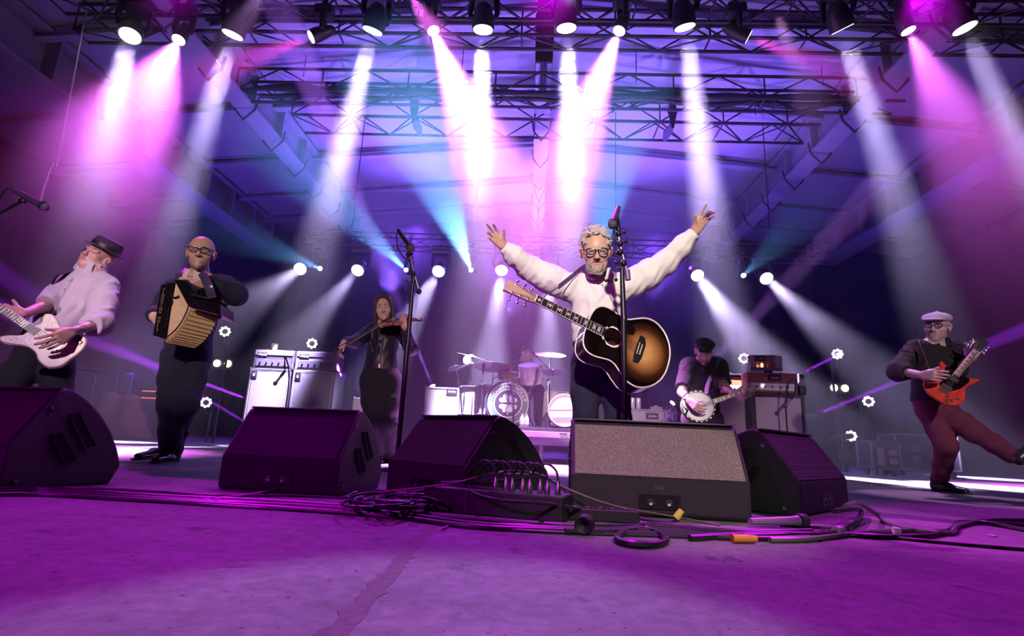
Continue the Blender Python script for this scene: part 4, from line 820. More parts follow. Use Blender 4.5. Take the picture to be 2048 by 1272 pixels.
electric('bass_guitar', 'cream bass guitar with white guard held by the man leaning back at left', pbr, pnut, V3(.10, -1, .38), .862, [(0, 0)], mat('aged_cream', (.60, .46, .36), .3, var=.15, vscale=6, coat=.4), .04,
 [[(-.02, -.135), (.04, -.112), (.10, -.112), (.20, -.145), (.235, -.125), (.205, -.075), (.21, .02), (.215, .05), (.25, .085), (.285, .130), (.24, .130), (.17, .10), (.10, .09), (.085, .06), (-.0, .05), (-.03, .02), (-.03, -.06)]], mat('pearl_guard', (.72, .62, .62), .2, var=.25, vscale=60), [], [(-.075, -.108), (-.04, -.116), (-.005, -.108), (.022, -.1)], .18, [(.87, -.022), (.90, -.035), (1.06, -.045), (1.08, -.01), (1.04, .03), (.90, .03), (.87, .022)], [(.92, .02, .04), (.96, .02, .04), (1.0, .02, .04), (1.04, .02, .04)], 4,
 mat('ebony', (.01, .01, .01), .3), mat('maple', (.55, .35, .18), .35), mat('maple', (.55, .35, .18), .35), {k: 'dot' for k in (3, 5, 7, 9, 12, 15, 17, 19)}, 20, w=(.031, .021), sw=.024, extra=pbx, hard=pb)
# red double-horned guitar
sg = [(-.10, .0), (-.092, .08), (-.05, .135), (.01, .158), (.07, .148), (.125, .118), (.165, .115), (.205, .135), (.235, .150), (.248, .142), (.235, .105), (.222, .060), (.222, -.03), (.232, -.075), (.262, -.125), (.278, -.150), (.262, -.158), (.220, -.140), (.165, -.118), (.12, -.122), (.06, -.150), (.0, -.160), (-.055, -.135), (-.093, -.08)]
sbr, snut = at(1887, 782, 4.02), at(1950, 702, 4.02)
electric('electric_guitar', 'red double-horned electric guitar played by the man kicking at right', sbr, snut, V3(-.35, -1, .15), .50, [(0, 0)], mat('cherry_red', (.62, .06, .035), .18, var=.35, vscale=5, coat=.6, stretch=(1, 6, 1)), .035,
 [[(.03, -.04), (.10, -.085), (.20, -.105), (.236, -.09), (.215, -.03), (.215, .05), (.225, .10), (.15, .085), (.06, .06), (.03, .05)]], mat('black_pickguard', (.006, .004, .005), .12, coat=.5), [(.045, 0, .038, .085), (.145, 0, .038, .085)], [(-.035, -.09), (.005, -.115), (-.065, -.065), (-.025, -.045)], .19,
 [(.505, -.022), (.54, -.042), (.60, -.040), (.635, -.048), (.655, -.02), (.645, 0), (.655, .02), (.635, .048), (.60, .040), (.54, .042), (.505, .022)], [(.54, -.03, -.034), (.575, -.03, -.034), (.61, -.03, -.034), (.61, .03, .034), (.575, .03, .034), (.54, .03, .034)], 6, mat('rosewood_board', (.16, .07, .08), .4), mat('mahogany', (.10, .03, .02), .3), BLACKP, {k: 'block' for k in (1, 3, 5, 7, 9, 12, 15, 17)}, 22, w=(.027, .022), hard=sg)
def banjo():
    c = at(1397, 813, 5.22); nut = at(1490, 783, 5.18); M = frame(c, x=nut-c, z=(-.1, -1, .12)); t = thingM('banjo', 'white-headed banjo held by the man in the black cap', 'banjo', M); r = .142; L = (nut-c).length
    m = MB(); m.lathe((0, 0, -.045), (0, 0, 1), [(0, r*1.02), (.008, r*1.16), (.022, r*1.18), (.024, r*1.03), (.05, r*1.03)], 40); m.build('resonator', mat('dark_resonator', (.05, .02, .03), .2, coat=.5), t, smooth=True, local=True)
    m = MB(); m.lathe((0, 0, .0), (0, 0, 1), [(0, r*1.04), (.012, r*1.05), (.013, r*.97), (.006, r*.97)], 40); m.build('tension_hoop', CHROME, t, smooth=True, local=True)
    m = MB(); m.lathe((0, 0, .004), (0, 0, 1), [(0, r*.99), (.003, r*.97), (.004, 0)], 40); hd = m.build('banjo_head', mat('banjo_skin', (.78, .70, .78), .5), t, local=True)
    for i in range(20): a = 2*PI*i/20+.1; m = MB(); m.box((r*1.06*math.cos(a), r*1.06*math.sin(a), -.002), (.008, .008, .034), Matrix.Rotation(a, 4, 'Z')); m.build('hook', CHROME, t, local=True)
    m = MB(); m.box((-.055, 0, .014), (.010, .06, .014)); m.build('bridge', mat('maple', (.55, .35, .18), .35), t, local=True)
    m = MB(); m.tube([(-r*1.03, -.03, .012), (-r*.8, .0, .026), (-r*1.0, .05, .014)], .012, 6, flat=.3); m.build('armrest', CHROME, t, local=True)
    for i, w in enumerate((.030, .022, .030)): text('lettering', ('D', 'XX', 'VEGA')[i] if i != 1 else '*', Matrix.Translation((.062-.0*i, .025-.02*i, .0086)) @ Matrix.Rotation(math.radians(200), 4, 'Z'), .016, BLACKP, hd, local=True)
    hx = [(L+.005, -.016), (L+.03, -.026), (L+.09, -.030), (L+.11, 0), (L+.09, .030), (L+.03, .026), (L+.005, .016)]
    neck_set(t, r*1.0, L, .024, .018, .020, 22, 0, mat('ebony', (.01, .01, .01), .3), mat('mahogany', (.10, .03, .02), .3), {k: 'block' for k in (1, 3, 5, 7, 10, 12, 15, 17)}, 5, head=hx, head_m=mat('mahogany', (.1, .03, .02), .3), tuners=[(L+.035, -.02, -.03), (L+.07, -.02, -.03), (L+.07, .02, .03), (L+.035, .02, .03)], bridge_x=-.055, string_w=.014, zb=.022)
banjo()
def violin():
    o = at(782, 643, 4.95); e = at(822, 640, 4.80); M = frame(o, x=e-o, z=(-.2, -.35, 1)); t = thingM('violin', 'brown violin tucked under the chin of the dark-haired woman', 'violin', M)
    ol = outline([(-.12, 0), (-.115, .05), (-.09, .088), (-.05, .102), (-.01, .090), (.02, .064), (.045, .054), (.075, .057), (.10, .068), (.13, .080), (.17, .078), (.20, .055), (.21, .02), (.212, 0)])
    m = MB(); m.prism(ol, Matrix.Translation((0, 0, -.035)), .035); m.build('body', mat('violin_wood', (.42, .13, .06), .2, var=.35, vscale=10, coat=.5), t, local=True, bevel=.006, smooth=True)
    m = MB(); m.box((.19, 0, .014), (.24, .026, .008)); m.build('fingerboard', MATS['ebony'], t, local=True)
    m = MB(); m.box((-.075, 0, .012), (.09, .034, .006), taper=.9); m.build('tailpiece', MATS['ebony'], t, local=True); m = MB(); m.ell((-.10, .055, .015), (.035, .05, .008)); m.build('chin_rest', MATS['ebony'], t, local=True, smooth=True)
    m = MB(); m.box((.04, 0, .016), (.004, .042, .034)); m.build('bridge', mat('maple', (.55, .35, .18), .35), t, local=True)
    m = MB(); m.tube([(.21, 0, -.008), (.33, 0, -.002)], .012, 8); m.tube(spline([(.33, 0, -.002), (.375, 0, -.012), (.405, 0, -.006), (.402, 0, .012), (.388, 0, .006)], 5), [.011]*20+[.006], 8); h = m.build('neck', MATS['violin_wood'], t, local=True, smooth=True)
    for i, x in enumerate((.345, .36, .375, .39)): q = 1 if i % 2 else -1; m = MB(); m.cyl((x, -q*.012, -.006), (x, q*.035, -.006), .0035); m.ell((x, q*.042, -.006), (.005, .010, .008), nu=8, nv=5); m.build('peg', MATS['ebony'], h, local=True)
    m = MB(); [m.tube([(-.03, y, .016), (.04, y*1.2, .034), (.33, y*.6, .012)], .0008, 4) for y in (-.012, -.004, .004, .012)]; m.build('strings', STR, t, local=True)
    for q in (-1, 1): m = MB(); m.tube(spline([(.0, q*.040, .0008), (.03, q*.034, .0008), (.06, q*.040, .0008), (.08, q*.032, .0008)], 4), .0025, 5, flat=.3); m.build('sound_hole', BLACKP, t, local=True)
    a, b = at(664, 701, 4.62), at(803, 620, 4.86); t = thing('violin_bow', 'violin bow drawn upward by the dark-haired woman', 'bow', a); d = (b-a).normalized(); up = V3(-.3, -.2, 1); up = (up-d*up.dot(d)).normalized()
    m = MB(); m.tube([a, lerp(a, b, .3)-up*.006, lerp(a, b, .7)-up*.006, b], [.0042, .004, .0035, .003], 6); m.tube([b, b-up*.022, b-up*.024-d*.01], [.004, .006, .003], 6); m.build('bow_stick', mat('bow_wood', (.05, .02, .02), .3), t, smooth=True)
    m = MB(); m.box(lerp(a, b, .05)-up*.016, (.045, .012, .022), frame((0, 0, 0), x=d, z=up)); m.build('frog', MATS['ebony'], t); m = MB(); m.tube([lerp(a, b, .06)-up*.024, b-up*.022], .0028, 6, flat=.4); m.build('bow_hair', mat('bow_hair', (.85, .82, .85), .6), t)
violin()
def accordion():
    Yf = 3.58; A = lambda px, py, y=Yf: at(px, py, y); e = at(432, 627, 3.74)-at(377, 612, Yf)
    t = thing('accordion', 'black and gold accordion with opened bellows on the bald man in the suit', 'accordion', A(360, 640)); blk = mat('black_gloss', (.008, .007, .010), .08, coat=.6)
    H = A(352, 566); N = 12; outer = []
    for i in range(2*N+1):
        u = i/(2*N); p = lerp(A(331, 679), A(380, 612), u); p = p+(p-H).normalized()*(.022 if i % 2 else 0)+(p-H).normalized()*.045*math.sin(u*PI); outer.append(p)
    gold = mat('gold_cloth', (.62, .47, .20), .45, var=.12, vscale=40); tan = mat('tan_bellows', (.66, .43, .24), .5, var=.1, vscale=30)
    for i in range(2*N):       # each fold: a panel of the arc and its side cheeks
        m = MB(); a, b = outer[i], outer[i+1]; o1 = (b-a).cross(e).normalized()*.004; m.add([a, b, b+e, a+e, a-o1, b-o1, b+e-o1, a+e-o1], [(0, 1, 2, 3), (7, 6, 5, 4), (0, 4, 5, 1), (1, 5, 6, 2), (2, 6, 7, 3), (3, 7, 4, 0)]); m.build('bellows_fold', gold, t)
        if i % 2 == 0:
            c = outer[i+2]; bb = b+(-e.normalized())*.006
            for off, fl in ((Vector(), 1), (e, -1)):
                q = bb if fl > 0 else b+e.normalized()*.006+e; m = MB(); m.add([H+off, a+off, q, c+off], [(0, 1, 2), (0, 2, 3)]); m.build('bellows_cheek', tan, t)
    m = MB()
    for k, off in ((0, -e.normalized()*.008), (1, e)):
        m.tube([lerp(H, p, .985)+off for p in outer[::2]], .004, 6)
    m.build('bellows_corner', CHROME, t)
    nrm = -e.normalized()
    def slab(pts, ext, pre, name, mt, bev=.004, par=t, **k):
        m = MB(); v = [Vector(p)+nrm*pre for p in pts]; n = len(v); w = [p+ext for p in v]; m.add(v+w, [tuple(range(n)), tuple(range(2*n-1, n-1, -1))]+[(i, n+i, n+(i+1) % n, (i+1) % n) for i in range(n)]); return m.build(name, mt, par, bevel=bev, **k)
    lb = slab([A(325, 571), A(351, 565), A(334, 680), A(309, 672)], e*1.0+(-nrm)*.012, .012, 'bass_board', blk)
    rb = slab([A(351, 560), A(374, 562), A(402, 600), A(380, 614)], e*1.0+(-nrm)*.012, .012, 'treble_board', blk)
    kb = slab([A(378, 592, 3.50), A(440, 607, 3.62), A(441, 630, 3.64), A(379, 614, 3.52)], V3(.02, .16, -.02), 0, 'keyboard_box', blk)
    m = MB()
    for i in range(13): p = lerp(A(381, 590, 3.505), A(438, 604, 3.625), i/12); m.box(p+V3(.01, .05, .004), (.016, .10, .012)); 
    m.build('key', BLACKP, kb, kind='stuff')
    Rm = frame((0, 0, 0), x=V3(-.11, 0, -1)+V3(0, -.05, 0), z=V3(.1, -1, 0)); L_ = A(333, 580); R_ = A(318, 668)
    for i, ch in enumerate('FLOGGING MOLLY'):
        if ch != ' ':
            p = lerp(A(334, 582), A(320, 664), i/13)+nrm*.006+V3(-.0, -.022, 0); text('letter', ch, frame(p, x=V3(1, .1, -.1), z=V3(-.2, -1, 0)), .027, mat('gold_letter', (.30, .15, .06), .5), lb)
    for k in range(2):
        m = MB(); a, b = (A(325, 571), A(309, 672)) if k == 0 else (A(351, 565), A(334, 680)); n_ = 22
        for i in range(n_): m.ell(lerp(a, b, (i+.5)/n_)+nrm*.018, (.0028,)*3, nu=6, nv=4)
        m.build('rhinestones', CHROME, lb, kind='stuff')
    m = MB(); a, b = A(356, 566), A(384, 612)
    for i in range(16): m.ell(lerp(a, b, (i+.5)/16)+nrm*.018, (.0028,)*3, nu=6, nv=4)
    m.build('rhinestones', CHROME, rb, kind='stuff')
    m = MB(); m.tube(spline([A(346, 590), A(343, 606), A(350, 602), A(342, 622), A(344, 618), A(337, 640), A(339, 637), A(334, 656)], 3), .0038, 5); m.tube(spline([A(348, 586), A(352, 596), A(360, 595), A(362, 592)], 4), [.006]*12+[.003], 6)
    for v_i in range(len(m.v)): m.v[v_i] = tuple(Vector(m.v[v_i])+nrm*.016)
    m.build('black_scroll', BLACKP, t)
    m = MB(); m.tube(spline([A(404, 545, 3.62), A(410, 556, 3.55), A(418, 575, 3.53), A(424, 596, 3.56)], 6), .030, 8, flat=.2, up=(0, -1, .2)); m.build('shoulder_strap', mat('satin_leather', (.06, .05, .10), .22), t, smooth=True)
    m = MB(); m.tube(spline([A(366, 538, 3.78), A(358, 550, 3.70), A(356, 570, 3.66)], 6), .026, 8, flat=.25, up=(0, -1, .2)); m.build('shoulder_strap', MATS['satin_leather'], t, smooth=True)
accordion()
# ------------------------------------------------------------------ floor monitors
def perf_mat(name, col, dot, scale, rough=.6, spark=0.0):
    if name in MATS: return MATS[name]
    m = bpy.data.materials.new(name); m.use_nodes = True; nt = m.node_tree; N = nt.nodes; L = nt.links; b = N['Principled BSDF']; b.inputs['Roughness'].default_value = rough; b.inputs['Specular IOR Level'].default_value = .3
    tc = N.new('ShaderNodeTexCoord'); v = N.new('ShaderNodeTexVoronoi'); v.inputs['Scale'].default_value = scale
    if not spark: v.inputs['Randomness'].default_value = 0.0
    L.new(tc.outputs['Object'], v.inputs['Vector']); r = N.new('ShaderNodeValToRGB')
    if spark:
        n = N.new('ShaderNodeTexNoise'); n.inputs['Scale'].default_value = scale*.6; n.inputs['Detail'].default_value = 3; L.new(tc.outputs['Object'], n.inputs['Vector']); L.new(n.outputs[0], r.inputs[0])
        r.color_ramp.elements[0].position = .50; r.color_ramp.elements[0].color = (*col, 1); r.color_ramp.elements[1].position = .72; r.color_ramp.elements[1].color = (*dot, 1)
    else:
        L.new(v.outputs['Distance'], r.inputs[0]); r.color_ramp.elements[0].position = .36; r.color_ramp.elements[0].color = (*dot, 1); r.color_ramp.elements[1].position = .46; r.color_ramp.elements[1].color = (*col, 1)
    L.new(r.outputs[0], b.inputs['Base Color']); bp = N.new('ShaderNodeBump'); bp.inputs['Strength'].default_value = .6; bp.inputs['Distance'].default_value = .002; L.new(r.outputs[0], bp.inputs['Height']); L.new(bp.outputs[0], b.inputs['Normal'])
    MATS[name] = m; return m
CAB = mat('monitor_paint', (.022, .021, .023), .42, bump=.5, bscale=420, var=.12, vscale=5)
def monitor(label, corner, xdir, W, dep=1.0, hs=1.09, grille=None, pocket_l=True, pocket_r=True, mark=None, left=False):
    """corner: front bottom left on the floor (front bottom right when left)"""
    M = frame((corner[0], corner[1], 0), x=(xdir[0], xdir[1], 0), z=(0, 0, 1))
    if left: M = M @ Matrix.Translation((-W, 0, 0))
    t = thingM('stage_monitor', label, 'stage monitor', M, 'wedge monitors along the stage front')
    pr = [(0, .012), (0, .135), (.135, .325), (.150, .338), (.170, .345), (.195, .341), (.26, .312), (.33, .262), (.39, .20), (.435, .135), (.462, .080), (.465, .065), (.43, .0), (.012, 0)]
    pr = [(a*dep, b*hs) for a, b in pr]
    P = frame((0, 0, 0), x=(0, 1, 0), y=(0, 0, 1)); P2 = Matrix.Translation((.0, 0, 0)) @ P
    m = MB(); m.prism([(a, b) for a, b in pr][::-1], P, W); m.build('cabinet', CAB, t, local=True, bevel=.010)
    # grille on the slanted face, a raised perforated sheet
    a0, b0 = pr[1]; a1, b1 = pr[2]; s = Vector((0, a1-a0, b1-b0)); L = s.length; G = frame((0, a0, b0), x=(1, 0, 0), y=s); nrm = (G.to_3x3() @ Vector((0, 0, 1)))
    m = MB(); m.T = G; m.prism([(.016, .006), (W-.016, .006), (W-.016, L-.004), (.016, L-.004)], Matrix.Identity(4), .004); m.build('grille', grille, t, local=True, bevel=.0015)
    m = MB(); m.box((W/2, .150*dep, .343*hs), (W-.03, .030, .007)); m.build('top_rail', mat('rail_paint', (.05, .045, .055), .35), t, local=True, bevel=.002)
    m = MB()
    for i in range(int(W/.016)): m.box((.02+i*.016, .142*dep, .3465*hs), (.009, .006, .003))
    m.build('grille_teeth', MATS['rail_paint'], t, local=True, kind='stuff')
    blk = mat('pocket_shade', (.004, .004, .005), .7)  # flat black plates put the shade inside the handle pockets into colour
    for side, on in ((0, pocket_l), (1, pocket_r)):
        if not on: continue
        xx = -.0016 if side == 0 else W+.0016; F = frame((xx, 0, 0), x=(0, 1, 0), y=(0, 0, 1))
        for poly in ([(.205, .255), (.235, .262), (.330, .150), (.325, .138), (.290, .132), (.205, .235)], [(.150, .185), (.180, .190), (.262, .098), (.255, .086), (.215, .080), (.150, .165)]):
            pp = [(a*dep, b*hs) for a, b in poly]; m = MB(); m.prism(pp, F, .0032 if side == 0 else -.0032); o = m.build('handle_pocket', blk, t, local=True)
            m = MB(); m.tube([F @ Vector((a, b, 0)) for a, b in pp], .0035, 5, closed=True); m.build('pocket_rim', CAB, o, local=True)
        for (a, b) in ((.13, .275), (.06, .03)): m = MB(); m.lathe(F @ Vector((a*dep, b*hs, 0)), (-1 if side == 0 else 1, 0, 0), [(0, .012), (.003, .011), (.003, .006), (.001, .0)], 14); m.build('fly_stud', mat('dull_metal', (.2, .2, .22), .4, 1), t, local=True)
    m = MB(); m.box((W*.5, -.0015, .060), (.16, .005, .055)); pl = m.build('connector_plate', BLACKP, t, local=True)
    for q in (-.035, .035): m = MB(); m.lathe((W*.5+q, -.004, .058), (0, -1, 0), [(0, .014), (.004, .014), (.004, .010), (.0, .0)], 14); m.build('connector', mat('dull_metal', (.2, .2, .22), .4, 1), pl, local=True)
    if mark: text('lettering', mark, frame((W*.5, -.002, .110), x=(1, 0, 0), y=(0, 0, 1)), .030, mat('grey_print', (.07, .06, .09), .6), t, local=True, bold=.001)
    return t
def gx(px, py): p = onz(px, py, 0); return Vector((p.x, p.y))
p1, p2 = gx(433, 977), gx(700, 996); u = (p2-p1); monitor('low wedge monitor with purple-black face, second from the left edge', p1, u, .585, grille=perf_mat('grille_plain', (.040, .026, .045), (.028, .018, .032), 200))
p1, p2 = gx(770, 985), gx(938, 1014); monitor('wedge monitor turned sideways behind the heap of cables', p1, p2-p1, .56, dep=1.22, grille=perf_mat('grille_perforated', (.050, .042, .042), (.012, .010, .012), 150))
p1, p2 = gx(1140, 1026), gx(1503, 1047); monitor('wide wedge monitor with speckled grey foam face in front of the mic stand', p1, p2-p1, .70, grille=perf_mat('foam_speckled', (.19, .15, .14), (.60, .48, .46), 520, spark=1), mark='M4')
p1, p2 = gx(1604, 1036), gx(1722, 1012); monitor('rightmost wedge monitor, angled, with ribbed metal grille', p1, p2-p1, .76, dep=1.1, grille=perf_mat('grille_ribbed', (.085, .090, .080), (.010, .010, .010), 95))
monitor('leftmost wedge monitor with open handle pockets, cut by the frame edge', gx(-8, 982), V3(.95, -.30, 0).xy, .68, hs=1.16, grille=perf_mat('grille_perforated', (0, 0, 0), (0, 0, 0), 1), left=True)
tp = MB(); c = onz(128, 962, 0)
g = thing('tape_strip', 'pale green tape strip on the side of the leftmost wedge monitor', 'tape', onz(130, 955, .04)); M_ = frame(at(132, 952, gx(100, 970).y+.045), x=(-.31, -.95, 0), y=(0, 0, 1)) ; m = MB(); m.box((0, 0, 0), (.022, .062, .004), M_); m.v = [tuple(Vector(v)+M_.translation) for v in m.v]; m.build('tape', mat('green_tape', (.45, .85, .62), .6), g)
# ------------------------------------------------------------------ microphone stands
IRON = mat('stand_black', (.014, .012, .018), .35, metal=.3)
def wire_mic(t, a, b, name='microphone', lab=None, r=.017, ball=.026, body=None):
    a, b = Vector(a), Vector(b); d = (b-a).normalized(); L = (b-a).length; m = MB(); m.lathe(a, d, [(0, r*.7), (L*.15, r*.8), (L*.70, r*1.02), (L*.74, r*1.2), (L*.76, r*1.2)], 16); m.build('mic_body', body or IRON, t, smooth=True)
    m = MB(); m.ell(a+d*(L*.86), (ball, ball, ball*1.05), nu=16, nv=10); m.build('mic_grille', perf_mat('mic_mesh', (.10, .08, .11), (.02, .02, .02), 420), t, smooth=True); m = MB(); m.tube([a+d*(L*.775), a+d*(L*.80)], [r*1.45, r*1.55], 14); m.build('mic_ring', mat('dull_metal', (.2, .2, .22), .4, 1), t, smooth=True)
def lever(m, p, x, r=.004):
    m.tube([p, Vector(p)+Vector(x)], r, 6); m.ell(Vector(p)+Vector(x), (.012,)*3, nu=8, nv=6)
def stand_centre():
    Y = 2.92; A = lambda px, py, y=Y: at(px, py, y); base = Vector((A(1251, 830).x, Y, 0)); t = thing('microphone_stand', 'black straight microphone stand in front of the sunburst guitar', 'microphone stand', base)
    m = MB(); m.lathe(base, (0, 0, 1), [(0, .13), (.012, .13), (.022, .11), (.028, .03), (.06, .02)], 28); m.build('round_base', IRON, t, smooth=True)
    m = MB(); m.tube([base+V3(0, 0, .03), A(1247, 630)], .0155, 12); m.build('lower_tube', IRON, t, smooth=True); m = MB(); m.tube([A(1248, 640), A(1247, 628), A(1244, 540)], [.019, .017, .013], 12); m.build('upper_tube', IRON, t, smooth=True)
    m = MB(); m.tube([A(1256, 560), A(1254, 540)], .017, 10); m.build('counterweight', mat('violet_grip', (.16, .08, .22), .35), t, smooth=True)
    m = MB(); m.tube([A(1255, 548), A(1243, 500), A(1236, 468)], .0085, 10); m.build('boom', CHROME, t, smooth=True)
    for (px, py, dx, dy) in ((1247, 527, -.045, .0), (1240, 488, .03, .012), (1237, 468, .032, .008), (1240, 505, -.022, -.01)): m = MB(); m.ell(A(px, py), (.020, .022, .022), nu=10, nv=8); lever(m, A(px, py), (dx, -.01, dy)); m.build('clutch', IRON, t, smooth=True)
    m = MB(); q = A(1232, 536); m.tube([A(1244, 536), q], .006, 6); m.tube([q+V3(0, 0, .03), q-V3(0, 0, .07)], .0028, 6); m.ell(q+V3(0, 0, .03), (.010,)*3, nu=8, nv=6); m.ell(q-V3(0, 0, .07), (.011,)*3, nu=8, nv=6); m.build('clamp_bar', IRON, t, smooth=True)
    m = MB(); m.tube([A(1237, 462), A(1231, 437)], [.014, .021], 10); m.build('mic_clip', IRON, t, smooth=True)
    mc = thing('microphone', 'dark vocal microphone pointing down on the centre stand', 'microphone', A(1230, 440)); wire_mic(mc, A(1237, 415, 2.99), A(1223, 455, 2.86), body=mat('mic_purple', (.06, .03, .08), .35), r=.020, ball=.027)
    c = thing('microphone_cable', 'cable looping off the microphone on the centre stand', 'cable', A(1240, 480)); m = MB(); m.tube(spline([A(1227, 460), A(1228, 472), A(1234, 484), A(1241, 495), A(1243, 530), A(1246, 640), A(1249, 760), base+V3(.02, -.03, .05)], 6), .0042, 6); m.build('cable', IRON, c, smooth=True)
stand_centre()
def stand_left():
    Y = 4.3; A = lambda px, py, y=Y: at(px, py, y); top = A(829, 548); base = Vector((A(806, 800).x, Y, 0)); t = thing('microphone_stand', 'black boom microphone stand in front of the violinist', 'microphone stand', base)
    m = MB(); m.lathe(base, (0, 0, 1), [(0, .13), (.012, .13), (.022, .11), (.028, .03), (.06, .02)], 28); m.build('round_base', IRON, t, smooth=True)
    m = MB(); m.tube([base+V3(0, 0, .03), A(815, 690)], [.024, .022], 12); m.build('lower_tube', IRON, t, smooth=True); m = MB(); m.tube([A(815, 700), A(824, 585), top], [.020, .016, .014], 12); m.build('upper_tube', IRON, t, smooth=True)
    m = MB(); m.tube([A(839, 584), A(828, 545), A(812, 482)], [.012, .009, .008], 10); m.build('boom', mat('chrome', (.75, .75, .78), .15, 1), t, smooth=True)
    for (px, py, dx, dy) in ((827, 548, -.04, .0), (817, 510, .03, .01), (838, 583, .0, -.01)): m = MB(); m.ell(A(px, py), (.024, .026, .026), nu=10, nv=8); lever(m, A(px, py), (dx, -.01, dy)); m.build('clutch', IRON, t, smooth=True)
    m = MB(); q = A(814, 562); m.tube([A(826, 560), q], .007, 6); m.tube([q, A(811, 584)], .004, 6); m.ell(A(811, 584), (.013,)*3, nu=8, nv=6); m.ell(q, (.013,)*3, nu=8, nv=6); m.build('clamp_bar', IRON, t, smooth=True)
    m = MB(); m.tube([A(812, 484), A(806, 474)], [.014, .024], 10); m.build('mic_clip', IRON, t, smooth=True)
    mc = thing('microphone', 'vocal microphone on the boom stand above the violinist', 'microphone', A(812, 480)); wire_mic(mc, A(797, 461, 4.36), A(826, 503, 4.2), r=.024, ball=.034)
    c = thing('microphone_cable', 'cable hanging in a loop from the microphone above the violinist', 'cable', A(800, 470)); m = MB(); m.tube(spline([A(797, 461, 4.36), A(793, 474), A(797, 498), A(808, 515), A(820, 528), A(824, 600), A(812, 740), base+V3(.02, -.03, .05)], 6), .0055, 6); m.build('cable', IRON, c, smooth=True)
stand_left()
def stand_edge():
    Y = 3.2; A = lambda px, py, y=Y: at(px, py, y); base = Vector((A(-170, 800).x, Y, 0)); t = thing('microphone_stand', 'boom microphone stand reaching in from the left frame edge', 'microphone stand', base); top = Vector((base.x, Y, A(-150, 470).z))
    m = MB(); m.lathe(base, (0, 0, 1), [(0, .13), (.012, .13), (.028, .03), (.06, .02)], 24); m.build('round_base', IRON, t, smooth=True); m = MB(); m.tube([base+V3(0, 0, .03), top], .014, 10); m.build('upright', IRON, t, smooth=True)
    m = MB(); m.tube([top, A(0, 428), A(26, 413), A(50, 402)], [.009, .009, .011, .014], 10); m.build('boom', IRON, t, smooth=True)
    m = MB(); m.ell(A(46, 402), (.028, .02, .022), nu=10, nv=8); m.build('mic_clip', IRON, t, smooth=True)
    mc = thing('microphone', 'long thin microphone at the left edge above the bass player', 'microphone', A(60, 400)); wire_mic(mc, A(27, 380, 3.2), A(101, 420, 3.2), r=.022, ball=.023, body=mat('mic_purple', (.06, .03, .08), .35))
    c = thing('microphone_cable', 'cable curving off the left-edge microphone', 'cable', A(10, 390)); m = MB(); m.tube(spline([A(26, 380), A(14, 378), A(2, 393), A(-20, 430), top], 6), .004, 6); m.build('cable', IRON, c, smooth=True)
    Y = 6.6; h = thing('hanging_sling', 'thin pale lifting sling hanging above the left-edge microphone', 'sling', A(100, 350, Y)); m = MB(); m.tube(spline([A(80, 405, Y), A(88, 375, Y), A(100, 340, Y), A(112, 322, Y), A(118, 309, Y), A(165, 60, Y), onz(175, 20, 6.5)], 5), .012, 6); m.build('sling_cord', mat('sling', (.75, .7, .8), .4), h, smooth=True)
stand_edge()
# ------------------------------------------------------------------ cables and boxes on the floor
RUB = mat('rubber_cable', (.022, .018, .024), .38); SILV = mat('silver_cable', (.5, .48, .5), .35)
def cable(label, pts, r=.006, m_=None, lift=None, group=None, wob=0.0, seed=0):
    rn = random.Random(seed); P = []
    for i, q in enumerate(pts):
        z = r+(q[2] if len(q) > 2 else 0); p = onz(q[0], q[1], z); P.append(p+V3(rn.uniform(-wob, wob), rn.uniform(-wob, wob), 0))
    P = spline(P, 7); t = MB(); t.tube(P, r, 7); o = t.build('floor_cable', m_ or RUB, None, smooth=True); tag(o, label, 'cable', group); return o
BG = 'bundle of cables along the stage front'
main = [(-30, 985), (90, 984), (250, 994), (420, 1004), (600, 1013), (780, 1026), (960, 1048), (1120, 1058), (1300, 1062), (1480, 1072), (1620, 1070)]
for i in range(6):
    rn = random.Random(i+10); pts = [(x+rn.uniform(-20, 20), y+(i-2.5)*(2.2+.8*x/1000)+rn.uniform(-1.5, 1.5)) for x, y in main]; cable('black cable in the long bundle running along the stage front', pts, .005 if i % 2 else .008, group=BG, wob=.009, seed=i)
cable('thick black cable curling in a closed loop beside the wide wedge monitor', [(1520, 1066), (1430, 1062), (1340, 1052), (1290, 1050), (1262, 1058), (1238, 1070), (1240, 1082), (1275, 1089), (1315, 1088), (1332, 1080), (1325, 1070), (1290, 1058), (1230, 1063), (1130, 1062)], .0105)
cable('thick black cable from the right wedge monitor sweeping over the floor to the right', [(1668, 1022, .06), (1700, 1018, .05), (1722, 1020, .02), (1716, 1040), (1690, 1060), (1640, 1068), (1520, 1068), (1380, 1076)], .010)
cable('dark grey cable with metal sheath bending out of the right wedge monitor', [(1690, 1012, .09), (1712, 1006, .08), (1735, 1016, .05), (1757, 1032, .01), (1775, 1045), (1830, 1060), (1900, 1066), (1915, 1050), (1960, 1044), (2060, 1050)], .009, mat('grey_sheath', (.16, .18, .15), .3))
cable('silver-edged cable lying flat between the right monitor and the frame edge', [(1540, 1080), (1620, 1078), (1720, 1066), (1820, 1060), (1890, 1062), (1925, 1050), (1980, 1040), (2060, 1040)], .009, mat('grey_sheath', (.16, .18, .15), .3))
cable('thin cable running off toward the lower right corner', [(1560, 1050), (1660, 1056), (1780, 1074), (1900, 1086), (2060, 1100)], .006)
cable('black cable hugging the floor near the right frame edge', [(1640, 1062), (1740, 1072), (1850, 1072), (1900, 1060), (1915, 1045), (1975, 1046), (2060, 1062)], .009)
